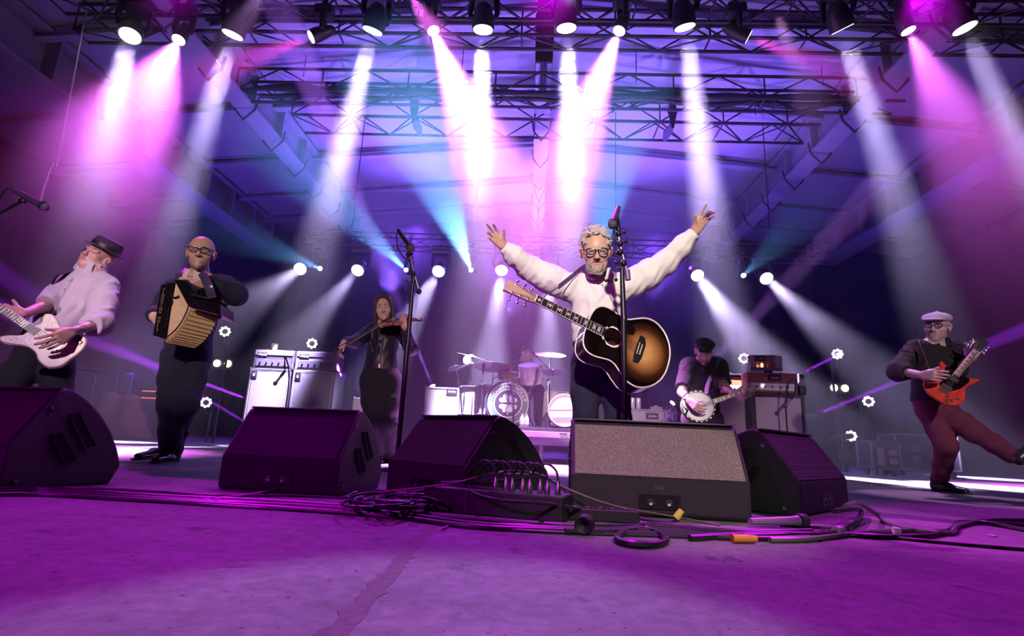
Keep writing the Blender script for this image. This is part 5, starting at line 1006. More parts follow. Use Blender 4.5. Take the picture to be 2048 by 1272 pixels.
cable('thin pale cable drooping across the front of the wide wedge monitor', [(700, 1000, .02), (760, 985, .05), (900, 968, .10), (980, 950, .13), (1075, 950, .13), (1140, 980, .10), (1230, 1012, .05), (1330, 1030, .01), (1440, 1050)], .0035, mat('olive_cable', (.20, .17, .10), .5))
cable('purple-lit cable arching over the connector box', [(700, 1003, .0), (800, 985, .04), (930, 962, .10), (1000, 945, .14), (1060, 945, .14), (1110, 965, .11), (1150, 1000, .05), (1190, 1020, .01)], .006)
cable('black cable draped across the front of the connector box', [(820, 988, .05), (925, 962, .10), (945, 985, .075), (1000, 1000, .07), (1100, 1008, .06), (1200, 1025, .02), (1350, 1048)], .006)
cable('white cable on the floor in front of the second wedge monitor', [(400, 1000), (430, 997), (470, 993), (520, 986), (560, 977, .01), (572, 966, .03)], .006, SILV)
cable('thin cable trailing from the left edge behind the main bundle', [(-30, 978), (120, 974), (300, 982), (420, 990), (600, 992), (700, 996)], .005)
CG = 'cable coils beside the connector box'
rn = random.Random(2)
for i in range(12):
    cx, cy_ = 770+rn.uniform(-50, 50), 1000+rn.uniform(-8, 8); a, b = rn.uniform(40, 75), rn.uniform(6, 13); z0 = rn.uniform(0, .03); ph = rn.uniform(0, 6)
    cable('black cable coiled loosely beside the connector box', [(cx+a*math.cos(ph+k*.7), cy_+b*math.sin(ph+k*.7), z0+.012*math.sin(k*1.3)+.012) for k in range(9)], .005, group=CG)
def sbox():
    a, b = gx(842, 1022), gx(1122, 1050); u = (b-a).normalized(); L = (b-a).length; M = frame((a.x, a.y, 0), x=(u.x, u.y, 0), z=(0, 0, 1)); t = thingM('connector_box', 'long low black multicore box heaped with plugged cables', 'stage box', M); h = .088
    m = MB(); m.box((L/2, .09, h/2+.001), (L, .16, h)); bx = m.build('case', mat('box_black', (.012, .011, .013), .5, bump=.3, bscale=200), t, local=True, bevel=.006)
    m = MB(); m.box((L*.33, .008, h*.5), (.004, .004, h*.9)); m.build('seam', mat('dull_metal', (.2, .2, .22), .4, 1), t, local=True)
    for i in range(8):
        x = L*.50+i*L*.062; y = .06+.02*(i % 2); p = V3(x, y, h)
        m = MB(); m.lathe(p, (0, 0, 1), [(0, .011), (.030, .010), (.034, .008), (.050, .006)], 12); pl = m.build('plug', mat('plug_nickel', (.45, .50, .45), .25, 1), t, local=True, smooth=True)
        m = MB(); m.tube(spline([p+V3(0, 0, .05), p+V3(-.01, .0, .085), p+V3(-.045, .0, .105), p+V3(-.09, .01, .085), p+V3(-.13, .02, .05), p+V3(-.16-.02*i, .03, .02), p+V3(-.24-.02*i, .03+.006*i, .012)], 5), .0042, 6); m.build('plug_cable', RUB, pl, local=True, smooth=True)
    a, b = gx(1128, 1042), gx(1320, 1052); u = (b-a).normalized(); L = (b-a).length*.8; M = frame((a.x, a.y, 0), x=(u.x, u.y, 0), z=(0, 0, 1)); t = thingM('power_strip', 'small black power strip with sockets beside the connector box', 'power strip', M)
    m = MB(); m.box((L/2, .05, .022), (L, .07, .042)); m.build('case', MATS['box_black'], t, local=True, bevel=.004)
    for i in range(5): m = MB(); m.lathe((L*(.15+.17*i), .05, .043), (0, 0, 1), [(0, .016), (.004, .016), (.004, .012), (.001, 0)], 14); m.build('socket', mat('dull_metal', (.2, .2, .22), .4, 1), t, local=True)
    m = MB(); m.lathe(onz(1172, 1046, .03), (-.3, -1, 0), [(0, .028), (.05, .028), (.055, .024), (.052, .018), (.03, 0)], 18); o = m.build('round_connector', MATS['box_black'], None, smooth=True); tag(o, 'round black cable connector lying open before the power strip', 'connector')
sbox()
def floor_bits():
    a, b = onz(1500, 1043, .024), onz(1624, 1041, .026); t = thing('microphone', 'spare microphone lying on the floor by the right wedge monitor', 'microphone', a); wire_mic(t, a, b, r=.017, ball=.024, body=mat('mic_purple_lit', (.30, .16, .36), .25))  # body colour carries the purple stage light falling on it
    for nm, lab, cat, px, py, px2, py2, r, mt in (('cable_joint', 'orange taped joint on the cable below the wide wedge monitor', 'tape', 1464, 1077, 1512, 1078, .013, mat('orange_tape', (.85, .30, .05), .5)), ('cable_tie', 'pale tape wrapped round the cables near the right monitor', 'tape', 1672, 1062, 1684, 1060, .016, mat('pale_tape', (.7, .68, .72), .6)), ('cable_tie', 'grey tape wrapped round the cables further right', 'tape', 1786, 1061, 1800, 1062, .014, mat('pale_tape', (.7, .68, .72), .6)), ('tape_patch', 'small white tape strip below the left-edge wedge monitor', 'tape', 128, 967, 148, 968, .0035, mat('green_tape', (.45, .85, .62), .6)),
        ('plug', 'white plug lying near the left wedge monitors', 'plug', 418, 1003, 440, 998, .008, SILV), ('plug', 'yellow plug in front of the wide wedge monitor', 'plug', 1352, 1036, 1364, 1020, .014, mat('yellow_plug', (.85, .85, .10), .4)), ('plug', 'orange plug in the second wedge monitor', 'plug', 559, 972, 574, 957, .014, mat('orange_tape', (.85, .30, .05), .5)),
        ('plug', 'white plug tip beside the cable coils', 'plug', 770, 1013, 786, 1006, .008, SILV), ('tape_patch', 'white tape mark on the floor at far right', 'tape', 1742, 970, 1756, 968, .006, SILV), ('tape_patch', 'white tape mark beyond the kicking man', 'tape', 1972, 984, 1990, 985, .006, SILV), ('paper_scrap', 'small white scrap on the floor at the right', 'scrap', 1978, 1070, 1992, 1073, .004, SILV), ('paper_scrap', 'small white scrap on the floor seam in the middle', 'scrap', 884, 1058, 896, 1052, .004, SILV)):
        m = MB(); up = .03 if nm == 'plug' and 'orange' in lab or 'yellow' in lab else 0; m.tube([onz(px, py, r), lerp(onz(px, py, r), onz(px2, py2, r+up), .5), onz(px2, py2, r+up)], [r, r*.95, r*.8], 10); o = m.build(nm, mt, None, smooth=True); tag(o, lab, cat)
floor_bits()
LOGOW = mat('logo_white', (.75, .72, .75), .6)
# ------------------------------------------------------------------ amplifiers
Rz = lambda a: Matrix.Rotation(a, 4, 'Z')
TOLB = mat('black_tolex', (.014, .012, .018), .55, bump=.4, bscale=500); TOLW = mat('white_tolex', (.26, .245, .28), .6, bump=.4, bscale=400)
SILC = mat('silver_grille_cloth', (.10, .092, .12), .7, bump=.5, bscale=900, var=.05, vscale=4); LILC = mat('lilac_grille_cloth', (.36, .30, .36), .7, bump=.5, bscale=900, var=.05, vscale=4)
def placeM(px, py, Y, yaw=YAW): p = at(px, py, Y); return Matrix.Translation((p.x, p.y, p.z)) @ Rz(yaw)
def cabinet(name, label, cat, M, w, h, d, shell, cloth_, border=.035, badge=None, feet=True, logo=None, logo_s=.05, piping=None, z0=None, group=None):
    """M at the top left front corner; the cabinet stands h below it"""
    t = thingM(name, label, cat, M @ Matrix.Translation((0, 0, -h)), group)
    m = MB(); m.box((w/2, d/2, h/2), (w, d, h)); c = m.build('cabinet', shell, t, local=True, bevel=.012)
    m = MB(); m.box((w/2, -.001, h/2), (w-2*border, .012, h-2*border)); g = m.build('grille', cloth_, t, local=True, bevel=.004)
    m = MB(); e = border*.72; m.tube([(e, -.006, e), (w-e, -.006, e), (w-e, -.006, h-e), (e, -.006, h-e)], .006, 5, closed=True); m.build('piping', piping or TOLW, g, local=True)
    for x in (0, w):
        for z in (0, h): m = MB(); m.box((x, .03, z), (.03, .07, .03)); m.build('corner', BLACKP, c, local=True, bevel=.006)
    if logo: m = MB(); m.box((logo[0], -.010, h-logo[1]), (logo[2], .008, logo[3])); p = m.build('logo_plate', BLACKP, g, local=True); text('lettering', logo[4], frame((logo[0], -.0155, h-logo[1]), x=(1, 0, 0), y=(0, 0, 1)), logo_s, LOGOW, p, local=True, shear=.35)
    return t
def head_amp(label, M, w, h, d, shell, face, logo, logo_s=.05, n=5, lamp=None, group=None, plate=.42, light=None, kind='amplifier_head'):
    t = thingM(kind, label, 'amplifier', M @ Matrix.Translation((0, 0, -h)), group)
    m = MB(); m.box((w/2, d/2, h/2), (w, d, h)); c = m.build('cabinet', shell, t, local=True, bevel=.012)
    m = MB(); m.box((w/2, -.002, h*.30), (w*.86, .010, h*plate)); f = m.build('face_plate', face, t, local=True, bevel=.002)
    for i in range(n): m = MB(); m.lathe((w*(.18+.62*i/max(1, n-1)), -.006, h*.30), (0, -1, 0), [(0, .016), (.014, .012), (.015, 0)], 12); m.build('knob', BLACKP, f, local=True, smooth=True)
    if lamp: m = MB(); m.ell((w*.30, -.012, h*.34), (.014, .01, .014)); m.build('pilot_lamp', mat('pilot_glow', lamp, .3, emit=22), f, local=True)
    m = MB(); m.box((w*.55 if logo[0] is None else logo[0], -.006, h*.74), (logo[1], .008, logo[2])); p = m.build('logo_plate', BLACKP, t, local=True); text('lettering', logo[3], frame((w*.55 if logo[0] is None else logo[0], -.011, h*.74), x=(1, 0, 0), y=(0, 0, 1)), logo_s, LOGOW, p, local=True, shear=.35)
    m = MB(); m.tube([(w*.4, d/2, h+.004), (w*.42, d/2, h+.022), (w*.58, d/2, h+.022), (w*.6, d/2, h+.004)], .009, 6); m.build('handle', BLACKP, c, local=True)
    return t
def amps():
    M1 = placeM(500, 735, 8.05); M2 = placeM(587, 739, 8.0)
    for M, lab in ((M1, 'tall bass speaker cabinet with silver cloth, left one of the pair'), (M2, 'tall bass speaker cabinet with silver cloth, right one of the pair')):
        t = cabinet('speaker_cabinet', lab, 'speaker', M, .645, M.translation.z-.004, .42, TOLB if M is M1 else mat('lilac_side', (.09, .085, .11), .6), SILC, border=.05, piping=TOLW, group='tall bass cabinets'); h = M.translation.z-.004
        m = MB(); m.box((.085, -.014, h-.10), (.085, .006, .105)); b = m.build('badge', BLACKP, t, local=True); text('lettering', 'a', frame((.085, -.018, h-.098), x=(1, 0, 0), y=(0, 0, 1)), .075, LOGOW, b, local=True); m = MB(); m.tube([(.085+.031*math.cos(i*PI/10), -.018, h-.10+.031*math.sin(i*PI/10)) for i in range(20)], .003, 5, closed=True); m.build('badge_ring', CHROME, b, local=True)
        s = math.tan(0); q = M @ Matrix.Translation((.02 if M is M1 else .0, .03, .285))
        hd = head_amp('black bass amplifier head on the %s tall cabinet' % ('left' if M is M1 else 'right'), q, .62, .28, .34, TOLB if M is M1 else MATS['lilac_side'], mat('dark_face', (.05, .045, .07), .35), (.13, .15, .05, 'Ampeg'), .045, group='bass amplifier heads', plate=.36)
        m = MB(); m.box((.31, -.005, .235), (.58, .008, .07)); m.build('control_panel', mat('panel_purple', (.10, .08, .13), .3), hd, local=True)
    p = at(549, 697, 8.15); t = thing('drinking_cup', 'pale green plastic cup standing on the left amplifier head', 'cup', p); t.location = (p.x, p.y, M1.translation.z+.286)
    m = MB(); b = Vector(t.location); m.lathe(b, (0, 0, 1), [(0, .036), (.105, .050), (.107, .052), (.105, .046), (.01, .033)], 18); m.build('cup', mat('green_cup', (.55, .75, .45), .3, emit=.15), t, smooth=True)  # faint emission brightens the cup, which is no lamp
    # instrument microphones in front of the cabinets
    def inst_mic(px, py, Y, lab, foot):
        g = thing('instrument_microphone', lab, 'microphone', at(px, py, Y)); a = at(px+14, py-20, Y); b = at(px-8, py+8, Y-.05)
        wire_mic(g, lerp(a, b, .25), b, r=.018, ball=.030, body=mat('grey_mic', (.22, .20, .24), .4)); m = MB(); m.tube([a, lerp(a, b, .4)], .02, 8); m.tube(spline([a, at(px+14, py-50, Y), foot, V3(foot.x, foot.y, .0)], 5), .010, 6); m.build('mic_arm', IRON, g, smooth=True)
    inst_mic(556, 762, 7.6, 'microphone hanging in front of the left bass cabinet', at(578, 760, 7.55)); inst_mic(1576, 808, 7.0, 'microphone with black mount hanging in front of the right guitar cabinet', at(1571, 790, 7.0))
    # small combos
    M = placeM(851, 773, 7.8); z = M.translation.z; cabinet('combo_amplifier', 'white combo amplifier left of the drum kit', 'amplifier', M, .50, z-.50, .28, TOLW, mat('pale_cloth', (.28, .265, .30), .8), border=.03, logo=(.39, .06, .16, .085, 'Satellite'), logo_s=.034)
    t = thingM('amp_stand', 'low black crate carrying the white combo amplifier', 'crate', M @ Matrix.Translation((.02, .02, -z))); m = MB(); m.box((.23, .12, .248), (.46, .24, .490)); m.build('crate', TOLB, t, local=True, bevel=.01)
    m = MB()
    for q in (.08, .23, .38): m.box((q, -.004, .25), (.02, .012, .46))
    m.build('crate_rib', BLACKP, t, local=True)
    M = placeM(1262, 817, 7.3); z = M.translation.z; cabinet('combo_amplifier', 'white combo amplifier behind the singer with two cans on top', 'amplifier', M, .50, z-.004, .26, TOLW, mat('pale_cloth', (.28, .265, .30), .8), border=.03, logo=(.28, .09, .17, .085, 'Satellite'), logo_s=.034)
    for i, dx in enumerate((.04, .12)):
        t = thingM('drink_can', 'pale drink can on the combo behind the singer, %s of two' % ('left', 'right')[i], 'can', M @ Matrix.Translation((dx+.0, .10, .002)), 'cans on the combo amplifier'); m = MB(); m.lathe((0, 0, 0), (0, 0, 1), [(0, .026), (.008, .033), (.14, .033), (.15, .028), (.152, .024), (.149, .022)], 18); cn = m.build('can', mat('can_white', (.72, .70, .78), .25, metal=.4), t, local=True, smooth=True)
        m = MB(); [m.box((k*.010, -.034, .085), (.003, .002, .03)) for k in (-1, 0, 1)]; m.build('can_mark', BLACKP, cn, local=True)
    t = thingM('tuner_box', 'small white box on the combo behind the singer', 'box', M @ Matrix.Translation((.30, .08, .0))); m = MB(); m.box((.06, .03, .022), (.16, .08, .04)); m.box((.06, .03, .05), (.06, .05, .03)); m.build('case', TOLW, t, local=True, bevel=.005)
    c = at(1341, 829, 6.9); t = thing('desk_fan', 'round clear fan standing beside the banjo player', 'fan', (c.x, c.y, 0)); m = MB()
    for k in range(14): a = k*PI/7; m.tube([c+V3(0, -.05, 0), c+V3(.075*math.cos(a), -.045, .10*math.sin(a)), c+V3(.08*math.cos(a), .0, .11*math.sin(a))], .002, 4)
    m.tube([c+V3(.08*math.cos(a*.3), 0, .11*math.sin(a*.3)) for a in range(21)], .004, 5, closed=True); m.build('fan_cage', CHROME, t); m = MB()
    for k in range(4): a = k*PI/2+.4; m.ell(c+V3(.035*math.cos(a), -.01, .045*math.sin(a)), (.03, .006, .02), Matrix.Rotation(-a, 4, 'Y'))
    m.build('fan_blade', mat('clear_blue', (.4, .4, .6), .2), t); m = MB(); m.cyl(c-V3(0, 0, .11), (c.x, c.y, .03), .012); m.lathe((c.x, c.y, 0), (0, 0, 1), [(0, .09), (.03, .08)], 18); m.build('fan_foot', BLACKP, t)
    M = placeM(706, 795, 7.6); z = M.translation.z; cabinet('combo_amplifier', 'pale amplifier partly hidden behind the violinist', 'amplifier', M, .45, z-.004, .28, mat('lilac_side', (.4, .38, .46), .6), mat('pale_cloth', (.28, .265, .30), .8), border=.02)
    t = thingM('orange_box', 'small orange box standing on the amplifier behind the violinist', 'box', M @ Matrix.Translation((.26, .1, .0))); m = MB(); m.box((.08, .05, .075), (.16, .1, .15)); o = m.build('case', mat('orange_case', (.70, .22, .06), .5), t, local=True, bevel=.01); m = MB(); m.box((.08, -.002, .09), (.12, .006, .05)); m.build('panel', BLACKP, o, local=True)
    # right hand stacks
    Ma = placeM(1420, 788, 7.6, YAW-.03); z = Ma.translation.z; cabinet('speaker_cabinet', 'black guitar cabinet with lilac cloth behind the banjo player', 'speaker', Ma, .60, z-.004, .36, TOLB, LILC, border=.045, piping=BLACKP)
    Mb = placeM(1501, 785, 7.3, YAW-.06); z = Mb.translation.z; cabinet('speaker_cabinet', 'black guitar cabinet with lilac cloth at the right of the amplifiers', 'speaker', Mb, .70, z-.004, .36, TOLB, LILC, border=.055, piping=BLACKP)
    head_amp('orange amplifier head in a black frame behind the banjo player', Ma @ Matrix.Translation((.02, .04, .27)), .52, .265, .28, mat('orange_tolex', (.62, .24, .07), .55, bump=.3, bscale=300), mat('white_face', (.7, .66, .74), .4), (.20, .12, .07, 'Satellite'), .026)
    t = thingM('dust_cover', 'black cover lying on the orange amplifier head', 'cover', Ma @ Matrix.Translation((.02, .04, .292))); m = MB(); m.box((.26, .13, .0), (.54, .30, .03)); m.ell((.2, .12, .02), (.16, .1, .03)); m.build('cover', TOLB, t, local=True, bevel=.008)
    head_amp('maroon amplifier head with white control panel on the right cabinet', Mb @ Matrix.Translation((-.02, .04, .29)), .66, .285, .26, mat('maroon_tolex', (.20, .055, .06), .5, bump=.3, bscale=300), mat('white_face', (.7, .66, .74), .4), (.36, .17, .085, 'Satellite'), .036, lamp=(1, .75, .7), plate=.34)
    t = thingM('tube_amplifier', 'chrome open amplifier with glowing valves on the maroon head', 'amplifier', Mb @ Matrix.Translation((.06, .06, .317))); m = MB(); m.box((.20, .09, .022), (.42, .18, .042)); m.build('chassis', mat('dark_face', (.05, .045, .07), .35), t, local=True, bevel=.004)
    m = MB(); m.box((.20, .15, .13), (.42, .02, .17)); m.box((.20, .09, .212), (.42, .16, .012)); m.box((.37, .06, .13), (.08, .10, .15)); m.build('cage', mat('pale_chrome', (.7, .68, .8), .25, .6), t, local=True, bevel=.003)
    m = MB(); m.box((.11, -.002, .165), (.15, .006, .075)); p = m.build('logo_plate', BLACKP, t, local=True); text('lettering', 'Satellite', frame((.11, -.006, .165), x=(1, 0, 0), y=(0, 0, 1)), .032, LOGOW, p, local=True, shear=.35)
    for i in range(4): m = MB(); m.lathe((.06+.09*i, .05, .043), (0, 0, 1), [(0, .016), (.05, .018), (.065, .010), (.07, 0)], 12); m.build('valve', mat('valve_hot', (1, .30, .12), .1, emit=4) if i == 1 else mat('valve_cool', (.5, .15, .15), .1), t, local=True, smooth=True)
    t = thingM('water_bottle', 'small clear bottle beside the open valve amplifier', 'bottle', Mb @ Matrix.Translation((.02, .08, .292))); m = MB(); m.lathe((0, 0, 0), (0, 0, 1), [(0, .028), (.10, .03), (.13, .015), (.15, .013)], 14); m.build('bottle', mat('clear_plastic', (.75, .72, .85), .1, alpha=.6), t, local=True, smooth=True); m = MB(); m.lathe((0, 0, .151), (0, 0, 1), [(0, .015), (.015, .015)], 12); m.build('cap', TOLW, t, local=True)
    t = thingM('effects_box', 'small white electronic box at the edge of the maroon amplifier head', 'box', Mb @ Matrix.Translation((.655, .0, .10))); m = MB(); m.box((.04, .05, .10), (.075, .06, .17)); o = m.build('case', TOLW, t, local=True, bevel=.006); m = MB(); m.box((.04, .018, .14), (.05, .004, .05)); m.build('screen', BLACKP, o, local=True); m = MB(); m.box((.04, .05, -.045), (.09, .08, .12)); m.build('shelf', TOLB, t, local=True)
amps()
# ------------------------------------------------------------------ drum riser and kit
RZ = at(1100, 856, 7.0).z
def riser():
    p = at(905, 852, 7.0); q = at(1152, 858, 7.0); t = thing('drum_riser', 'low platform with white edge carrying the drum kit', 'platform', (0, 7, 0)); x0, x1 = -1.0, 1.15
    m = MB(); m.box(((x0+x1)/2, 8.3, RZ-.03), (x1-x0, 2.6, .06)); m.build('deck', mat('riser_top', (.03, .028, .04), .5), t, bevel=.004)
    m = MB(); m.box(((x0+x1)/2, 6.995, RZ-.085), (x1-x0, .02, .075)); m.build('edge_band', mat('riser_white', (.45, .43, .50), .5), t, bevel=.003); m = MB(); m.box(((x0+x1)/2, 7.02, RZ-.17), (x1-x0, .03, .10)); m.build('skirt', mat('riser_grey', (.22, .20, .30), .5), t); m = MB(); m.box((.72, 6.982, RZ-.065), (.10, .004, .012)); m.build('name_strip', BLACKP, t)
    for x in (x0+.06, -.2, .45, x1-.06):
        for y in (7.08, 9.5): m = MB(); m.cyl((x, y, 0), (x, y, RZ-.06), .03); m.build('leg', CHROME, t, smooth=True)
riser()
WSH = mat('white_sparkle', (.70, .60, .64), .25, var=.3, vscale=120, coat=.5); SKN = mat('drum_skin', (.80, .76, .80), .5)
def drum(name, label, c, ax, r, d, shell, skin=SKN, lugs=8, parent_label=None, cat='drum', loc=None, both=True, hoop=CHROME):
    c = Vector(c); ax = Vector(ax).normalized(); t = thing(name, label, cat, c); u = ax.orthogonal().normalized(); w = ax.cross(u)
    m = MB(); m.lathe(c-ax*d/2, ax, [(0, r), (d, r)], 36); sh = m.build('shell', shell, t, smooth=True)
    for k, q in enumerate((-1, 1)):
        m = MB(); m.lathe(c+ax*q*(d/2), ax*q, [(-.012, r*1.005), (-.012, r*1.045), (.010, r*1.045), (.010, r*.99), (.003, r*.985), (.002, 0)], 36); m.v and None; m.build('drum_head', skin, t); m = MB(); m.tube([c+ax*q*(d/2+.0)+(u*math.cos(i*PI/18)+w*math.sin(i*PI/18))*r*1.03 for i in range(36)], r*.035+.003, 6, closed=True, flat=.6, up=ax); m.build('hoop', hoop, t, smooth=True)
    for i in range(lugs):
        a = 2*PI*i/lugs+.2; n = u*math.cos(a)+w*math.sin(a); m = MB(); m.tube([c+n*r*1.04-ax*d*.48, c+n*r*1.04+ax*d*.48], .0045, 6); m.tube([c+n*r*1.03-ax*d*.16, c+n*r*1.03+ax*d*.16], .013, 6); m.build('lug', CHROME, t)
    return t
def cymbal(label, px, py, Y, r, tilt, foot=(0, 0), name='cymbal_stand', col=None):
    c = at(px, py, Y); ax = Vector(tilt).normalized(); t = thing(name, label, 'cymbal', (c.x+foot[0], c.y+foot[1], RZ)); m = MB(); m.lathe(c-ax*.012, ax, [(.0, r), (.002, r), (.014, r*.25), (.030, r*.13), (.036, .012), (.030, .010), (.012, r*.22)], 40, ); m.build('cymbal', col or mat('cymbal_brass', (.80, .60, .45), .22, .85, var=.12, vscale=9), t, smooth=True)
    m = MB(); m.lathe(c+ax*.022, ax, [(0, .014), (.014, .014), (.016, .006), (.035, .006)], 10); m.build('wing_nut', CHROME, t); f = V3(c.x+foot[0], c.y+foot[1], RZ); kn = lerp(f, c, .60); kn = V3(f.x, f.y, kn.z)
    m = MB(); m.tube([c-ax*.01, c-ax*.05, kn], .009, 8); m.tube([kn, V3(f.x, f.y, RZ+.16)], .0135, 8); m.ell(kn, (.022,)*3, nu=8, nv=6); m.build('stand_tube', CHROME, t, smooth=True)
    for i in range(3): a = i*2.094+.3; m = MB(); m.tube([V3(f.x, f.y, RZ+.26), V3(f.x+.22*math.cos(a), f.y+.22*math.sin(a), RZ+.012)], .010, 6); m.tube([V3(f.x, f.y, RZ+.12), V3(f.x+.14*math.cos(a), f.y+.14*math.sin(a), RZ+.10)], .006, 6); m.build('stand_leg', CHROME, t, smooth=True)
    return t
def kit():
    c = at(1016, 812, 7.42); r = .295; c.z = RZ+r+.02; d = .42; ax = V3(-.05, -1, .0).normalized(); t = drum('bass_drum', 'large bass drum with green clover emblem and white lettering on its head', c+V3(0, d/2, 0), ax, r, d, WSH, lugs=10, hoop=mat('green_hoop', (.05, .055, .045), .35, coat=.4), skin=mat('dark_head', (.022, .028, .024), .45))
    F = frame(c+ax*.014+ax*0, x=(1, -.05, 0), z=ax); F = frame(c+ax*.0165, x=V3(1, -.05, 0), z=ax); wm = mat('print_white', (.80, .80, .80), .6)
    def ring(R, w_, m_, dz): m = MB(); n = 64; m.add([F @ V3(R*math.cos(2*PI*i/n), R*math.sin(2*PI*i/n), dz) for i in range(n)]+[F @ V3((R-w_)*math.cos(2*PI*i/n), (R-w_)*math.sin(2*PI*i/n), dz) for i in range(n)], [(i, n+i, n+(i+1) % n, (i+1) % n) for i in range(n)]); return m.build('printed_ring', m_, t)
    ring(r*.955, r*.035, wm, .0006); ring(r*.918, r*.265, mat('print_green', (.09, .15, .10), .6), .0003); ring(r*.655, r*.035, wm, .0006); ring(r*.605, r*.605-.001, mat('print_dark', (.03, .025, .035), .6), .0003)
    s = 'FLOGGING MOLLY'; n = len(s)
    for i, ch in enumerate(s):
        if ch == ' ': continue
        a = math.radians(170-160*(i+.3)/(n-.4)); p = F @ V3(r*.785*math.cos(a), r*.785*math.sin(a), .0012); ux = F.to_3x3() @ V3(math.sin(a), -math.cos(a), 0); o = text('letter', ch, frame(p, x=ux, z=ax), r*.215, wm, t, bold=.0012)
    # clover: four heart leaves, stem and a knotted line
    for k in range(4):
        a0 = math.radians(45+90*k); pts = []
        for i in range(24):
            a = 2*PI*i/24; x = 16*math.sin(a)**3/17; y = (13*math.cos(a)-5*math.cos(2*a)-2*math.cos(3*a)-math.cos(4*a))/17; pts.append((x*r*.245, (y+1.0)*r*.235+r*.035))
        R_ = F @ Matrix.Rotation(a0-PI/2, 4, 'Z'); m = MB(); m.prism(pts[::-1], R_ @ Matrix.Translation((0, 0, .0006)), .0008); m.build('clover_leaf', wm, t)
    m = MB(); m.prism([(-.004, -.02), (.006, -.02), (.012, -r*.40), (.004, -r*.52), (-.018, -r*.50), (-.004, -r*.38)][::-1], F @ Matrix.Translation((0, 0, .0009)), .0008); m.build('clover_stem', wm, t); m = MB(); m.tube([F @ V3(r*.30*math.sin(2*a)*math.cos(a*.5), r*.42*math.sin(a), .002) for a in [i*2*PI/60 for i in range(60)]], .0035, 4, closed=True); m.build('knot_line', mat('print_green', (.09, .15, .10), .6), t)
    for q in (-1, 1): m = MB(); m.tube([c+V3(q*.26, .06, -.08), c+V3(q*.36, -.03, -.30)], .010, 6); m.build('spur', CHROME, t)
    tc = at(1062, 747, 7.55); RT = drum('rack_tom', 'pearl white tom drum mounted above the bass drum', tc, V3(-.12, -.35, .93), .165, .24, WSH, lugs=8)
    m = MB(); m.box(tc+V3(-.01, -.16, .05), (.05, .02, .028)); o = m.build('maker_badge', mat('dull_metal', (.2, .2, .22), .4, 1), RT)
    m = MB(); m.tube([tc+V3(0, .06, -.13), tc+V3(-.02, .08, -.30), c+V3(.05, .25, r)], .012, 8); o = m.build('tom_bracket', CHROME, t, smooth=True)
    drum('snare_drum', 'copper-coloured snare drum in front of the drummer', at(1021, 752, 7.85), V3(.05, -.15, 1), .17, .12, mat('copper_shell', (.55, .30, .22), .3, .6), lugs=8)
    sn = at(1021, 752, 7.85); g = thing('snare_stand', 'chrome stand under the snare drum', 'stand', (sn.x, sn.y, RZ)); m = MB(); m.cyl(sn-V3(0, 0, .08), (sn.x, sn.y, RZ+.1), .012); [m.cyl((sn.x, sn.y, RZ+.2), (sn.x+.2*math.cos(a), sn.y+.2*math.sin(a), RZ+.01), .009) for a in (0, 2.1, 4.2)]; m.build('tripod', CHROME, g)
    CL = mat('clear_shell', (.72, .58, .78), .12, alpha=.55)
    for px, Y, rr, lab in ((985, 7.65, .20, 'translucent floor tom left of the bass drum'), (948, 7.95, .22, 'larger translucent floor tom at the left of the kit')):
        p = at(px, 785, Y); p.z = RZ+.36; FT = drum('floor_tom', lab, p, (0, -.03, 1), rr, .40, CL, lugs=8, skin=mat('clear_skin', (.75, .65, .8), .3)); 
        for k in range(3): a = 2.1*k+.5; m = MB(); m.cyl((p.x+rr*1.07*math.cos(a), p.y+rr*1.07*math.sin(a), RZ), (p.x+rr*1.07*math.cos(a), p.y+rr*1.07*math.sin(a), RZ+.42), .007); m.build('leg', CHROME, FT)
    q = at(1110, 785, 7.85); q.z = RZ+.34; drum('floor_tom', 'white floor tom behind the tall chrome stand', q, (0, -.05, 1), .19, .38, WSH, lugs=8)
    mc = at(1129, 823, 7.15); mc.z = RZ+.235; mt = drum('marching_drum', 'shallow white drum standing on edge at the riser front', mc, V3(-.12, -1, .05), .205, .14, mat('pale_wood', (.60, .46, .42), .35), lugs=10, hoop=mat('wood_hoop', (.40, .33, .30), .4)); m = MB(); m.tube([mc+V3(-.20, -.075, -.004), mc+V3(.20, -.12, .010)], .008, 6); m.build('cross_bar', mat('dull_metal', (.2, .2, .22), .4, 1), mt)
    cymbal('crash cymbal tilted high at the left of the kit', 944, 712, 7.9, .235, (.22, -.12, 1), (0, .0)); cymbal('wide ride cymbal left of the drummer', 987, 733, 7.6, .27, (.03, .16, 1)); cymbal('bright crash cymbal raised right of the drummer', 1101, 708, 7.6, .225, (.02, -.34, 1)); cymbal('low thin cymbal behind the white tom', 1106, 744, 7.9, .20, (.03, .10, 1), (.0, .0)); cymbal('small dark cymbal at the far left of the kit', 912, 735, 7.9, .14, (-.3, .12, 1), (.06, 0))
    # stands and microphones in front
    def small_stand(lab, fx, fy, Y, pts, r=.010, mm=IRON, mic=None):
        b = at(fx, fy, Y); b.z = RZ if Y > 7 else 0; g = thing('microphone_stand', lab, 'microphone stand', b); P = [at(x, y, yy) for x, y, yy in pts]; m = MB(); m.tube([b+V3(0, 0, .02)]+P, r, 8); m.lathe(b, (0, 0, 1), [(0, .09), (.015, .085), (.02, .02)], 18); m.build('tube', mm, g, smooth=True); m = MB(); m.ell(P[0], (.02,)*3, nu=8, nv=6); m.build('clutch', IRON, g)
        k = thing('drum_microphone', 'microphone on the '+lab, 'microphone', P[-1]); d = (P[-1]-P[-2]).normalized(); wire_mic(k, P[-1]+V3(0, .0, .0)-d*.03, P[-1]+d*.12, r=.017, ball=.026)
    small_stand('short stand before the bass drum head', 1026, 845, 7.12, [(1027, 790, 7.14), (1024, 781, 7.16)])
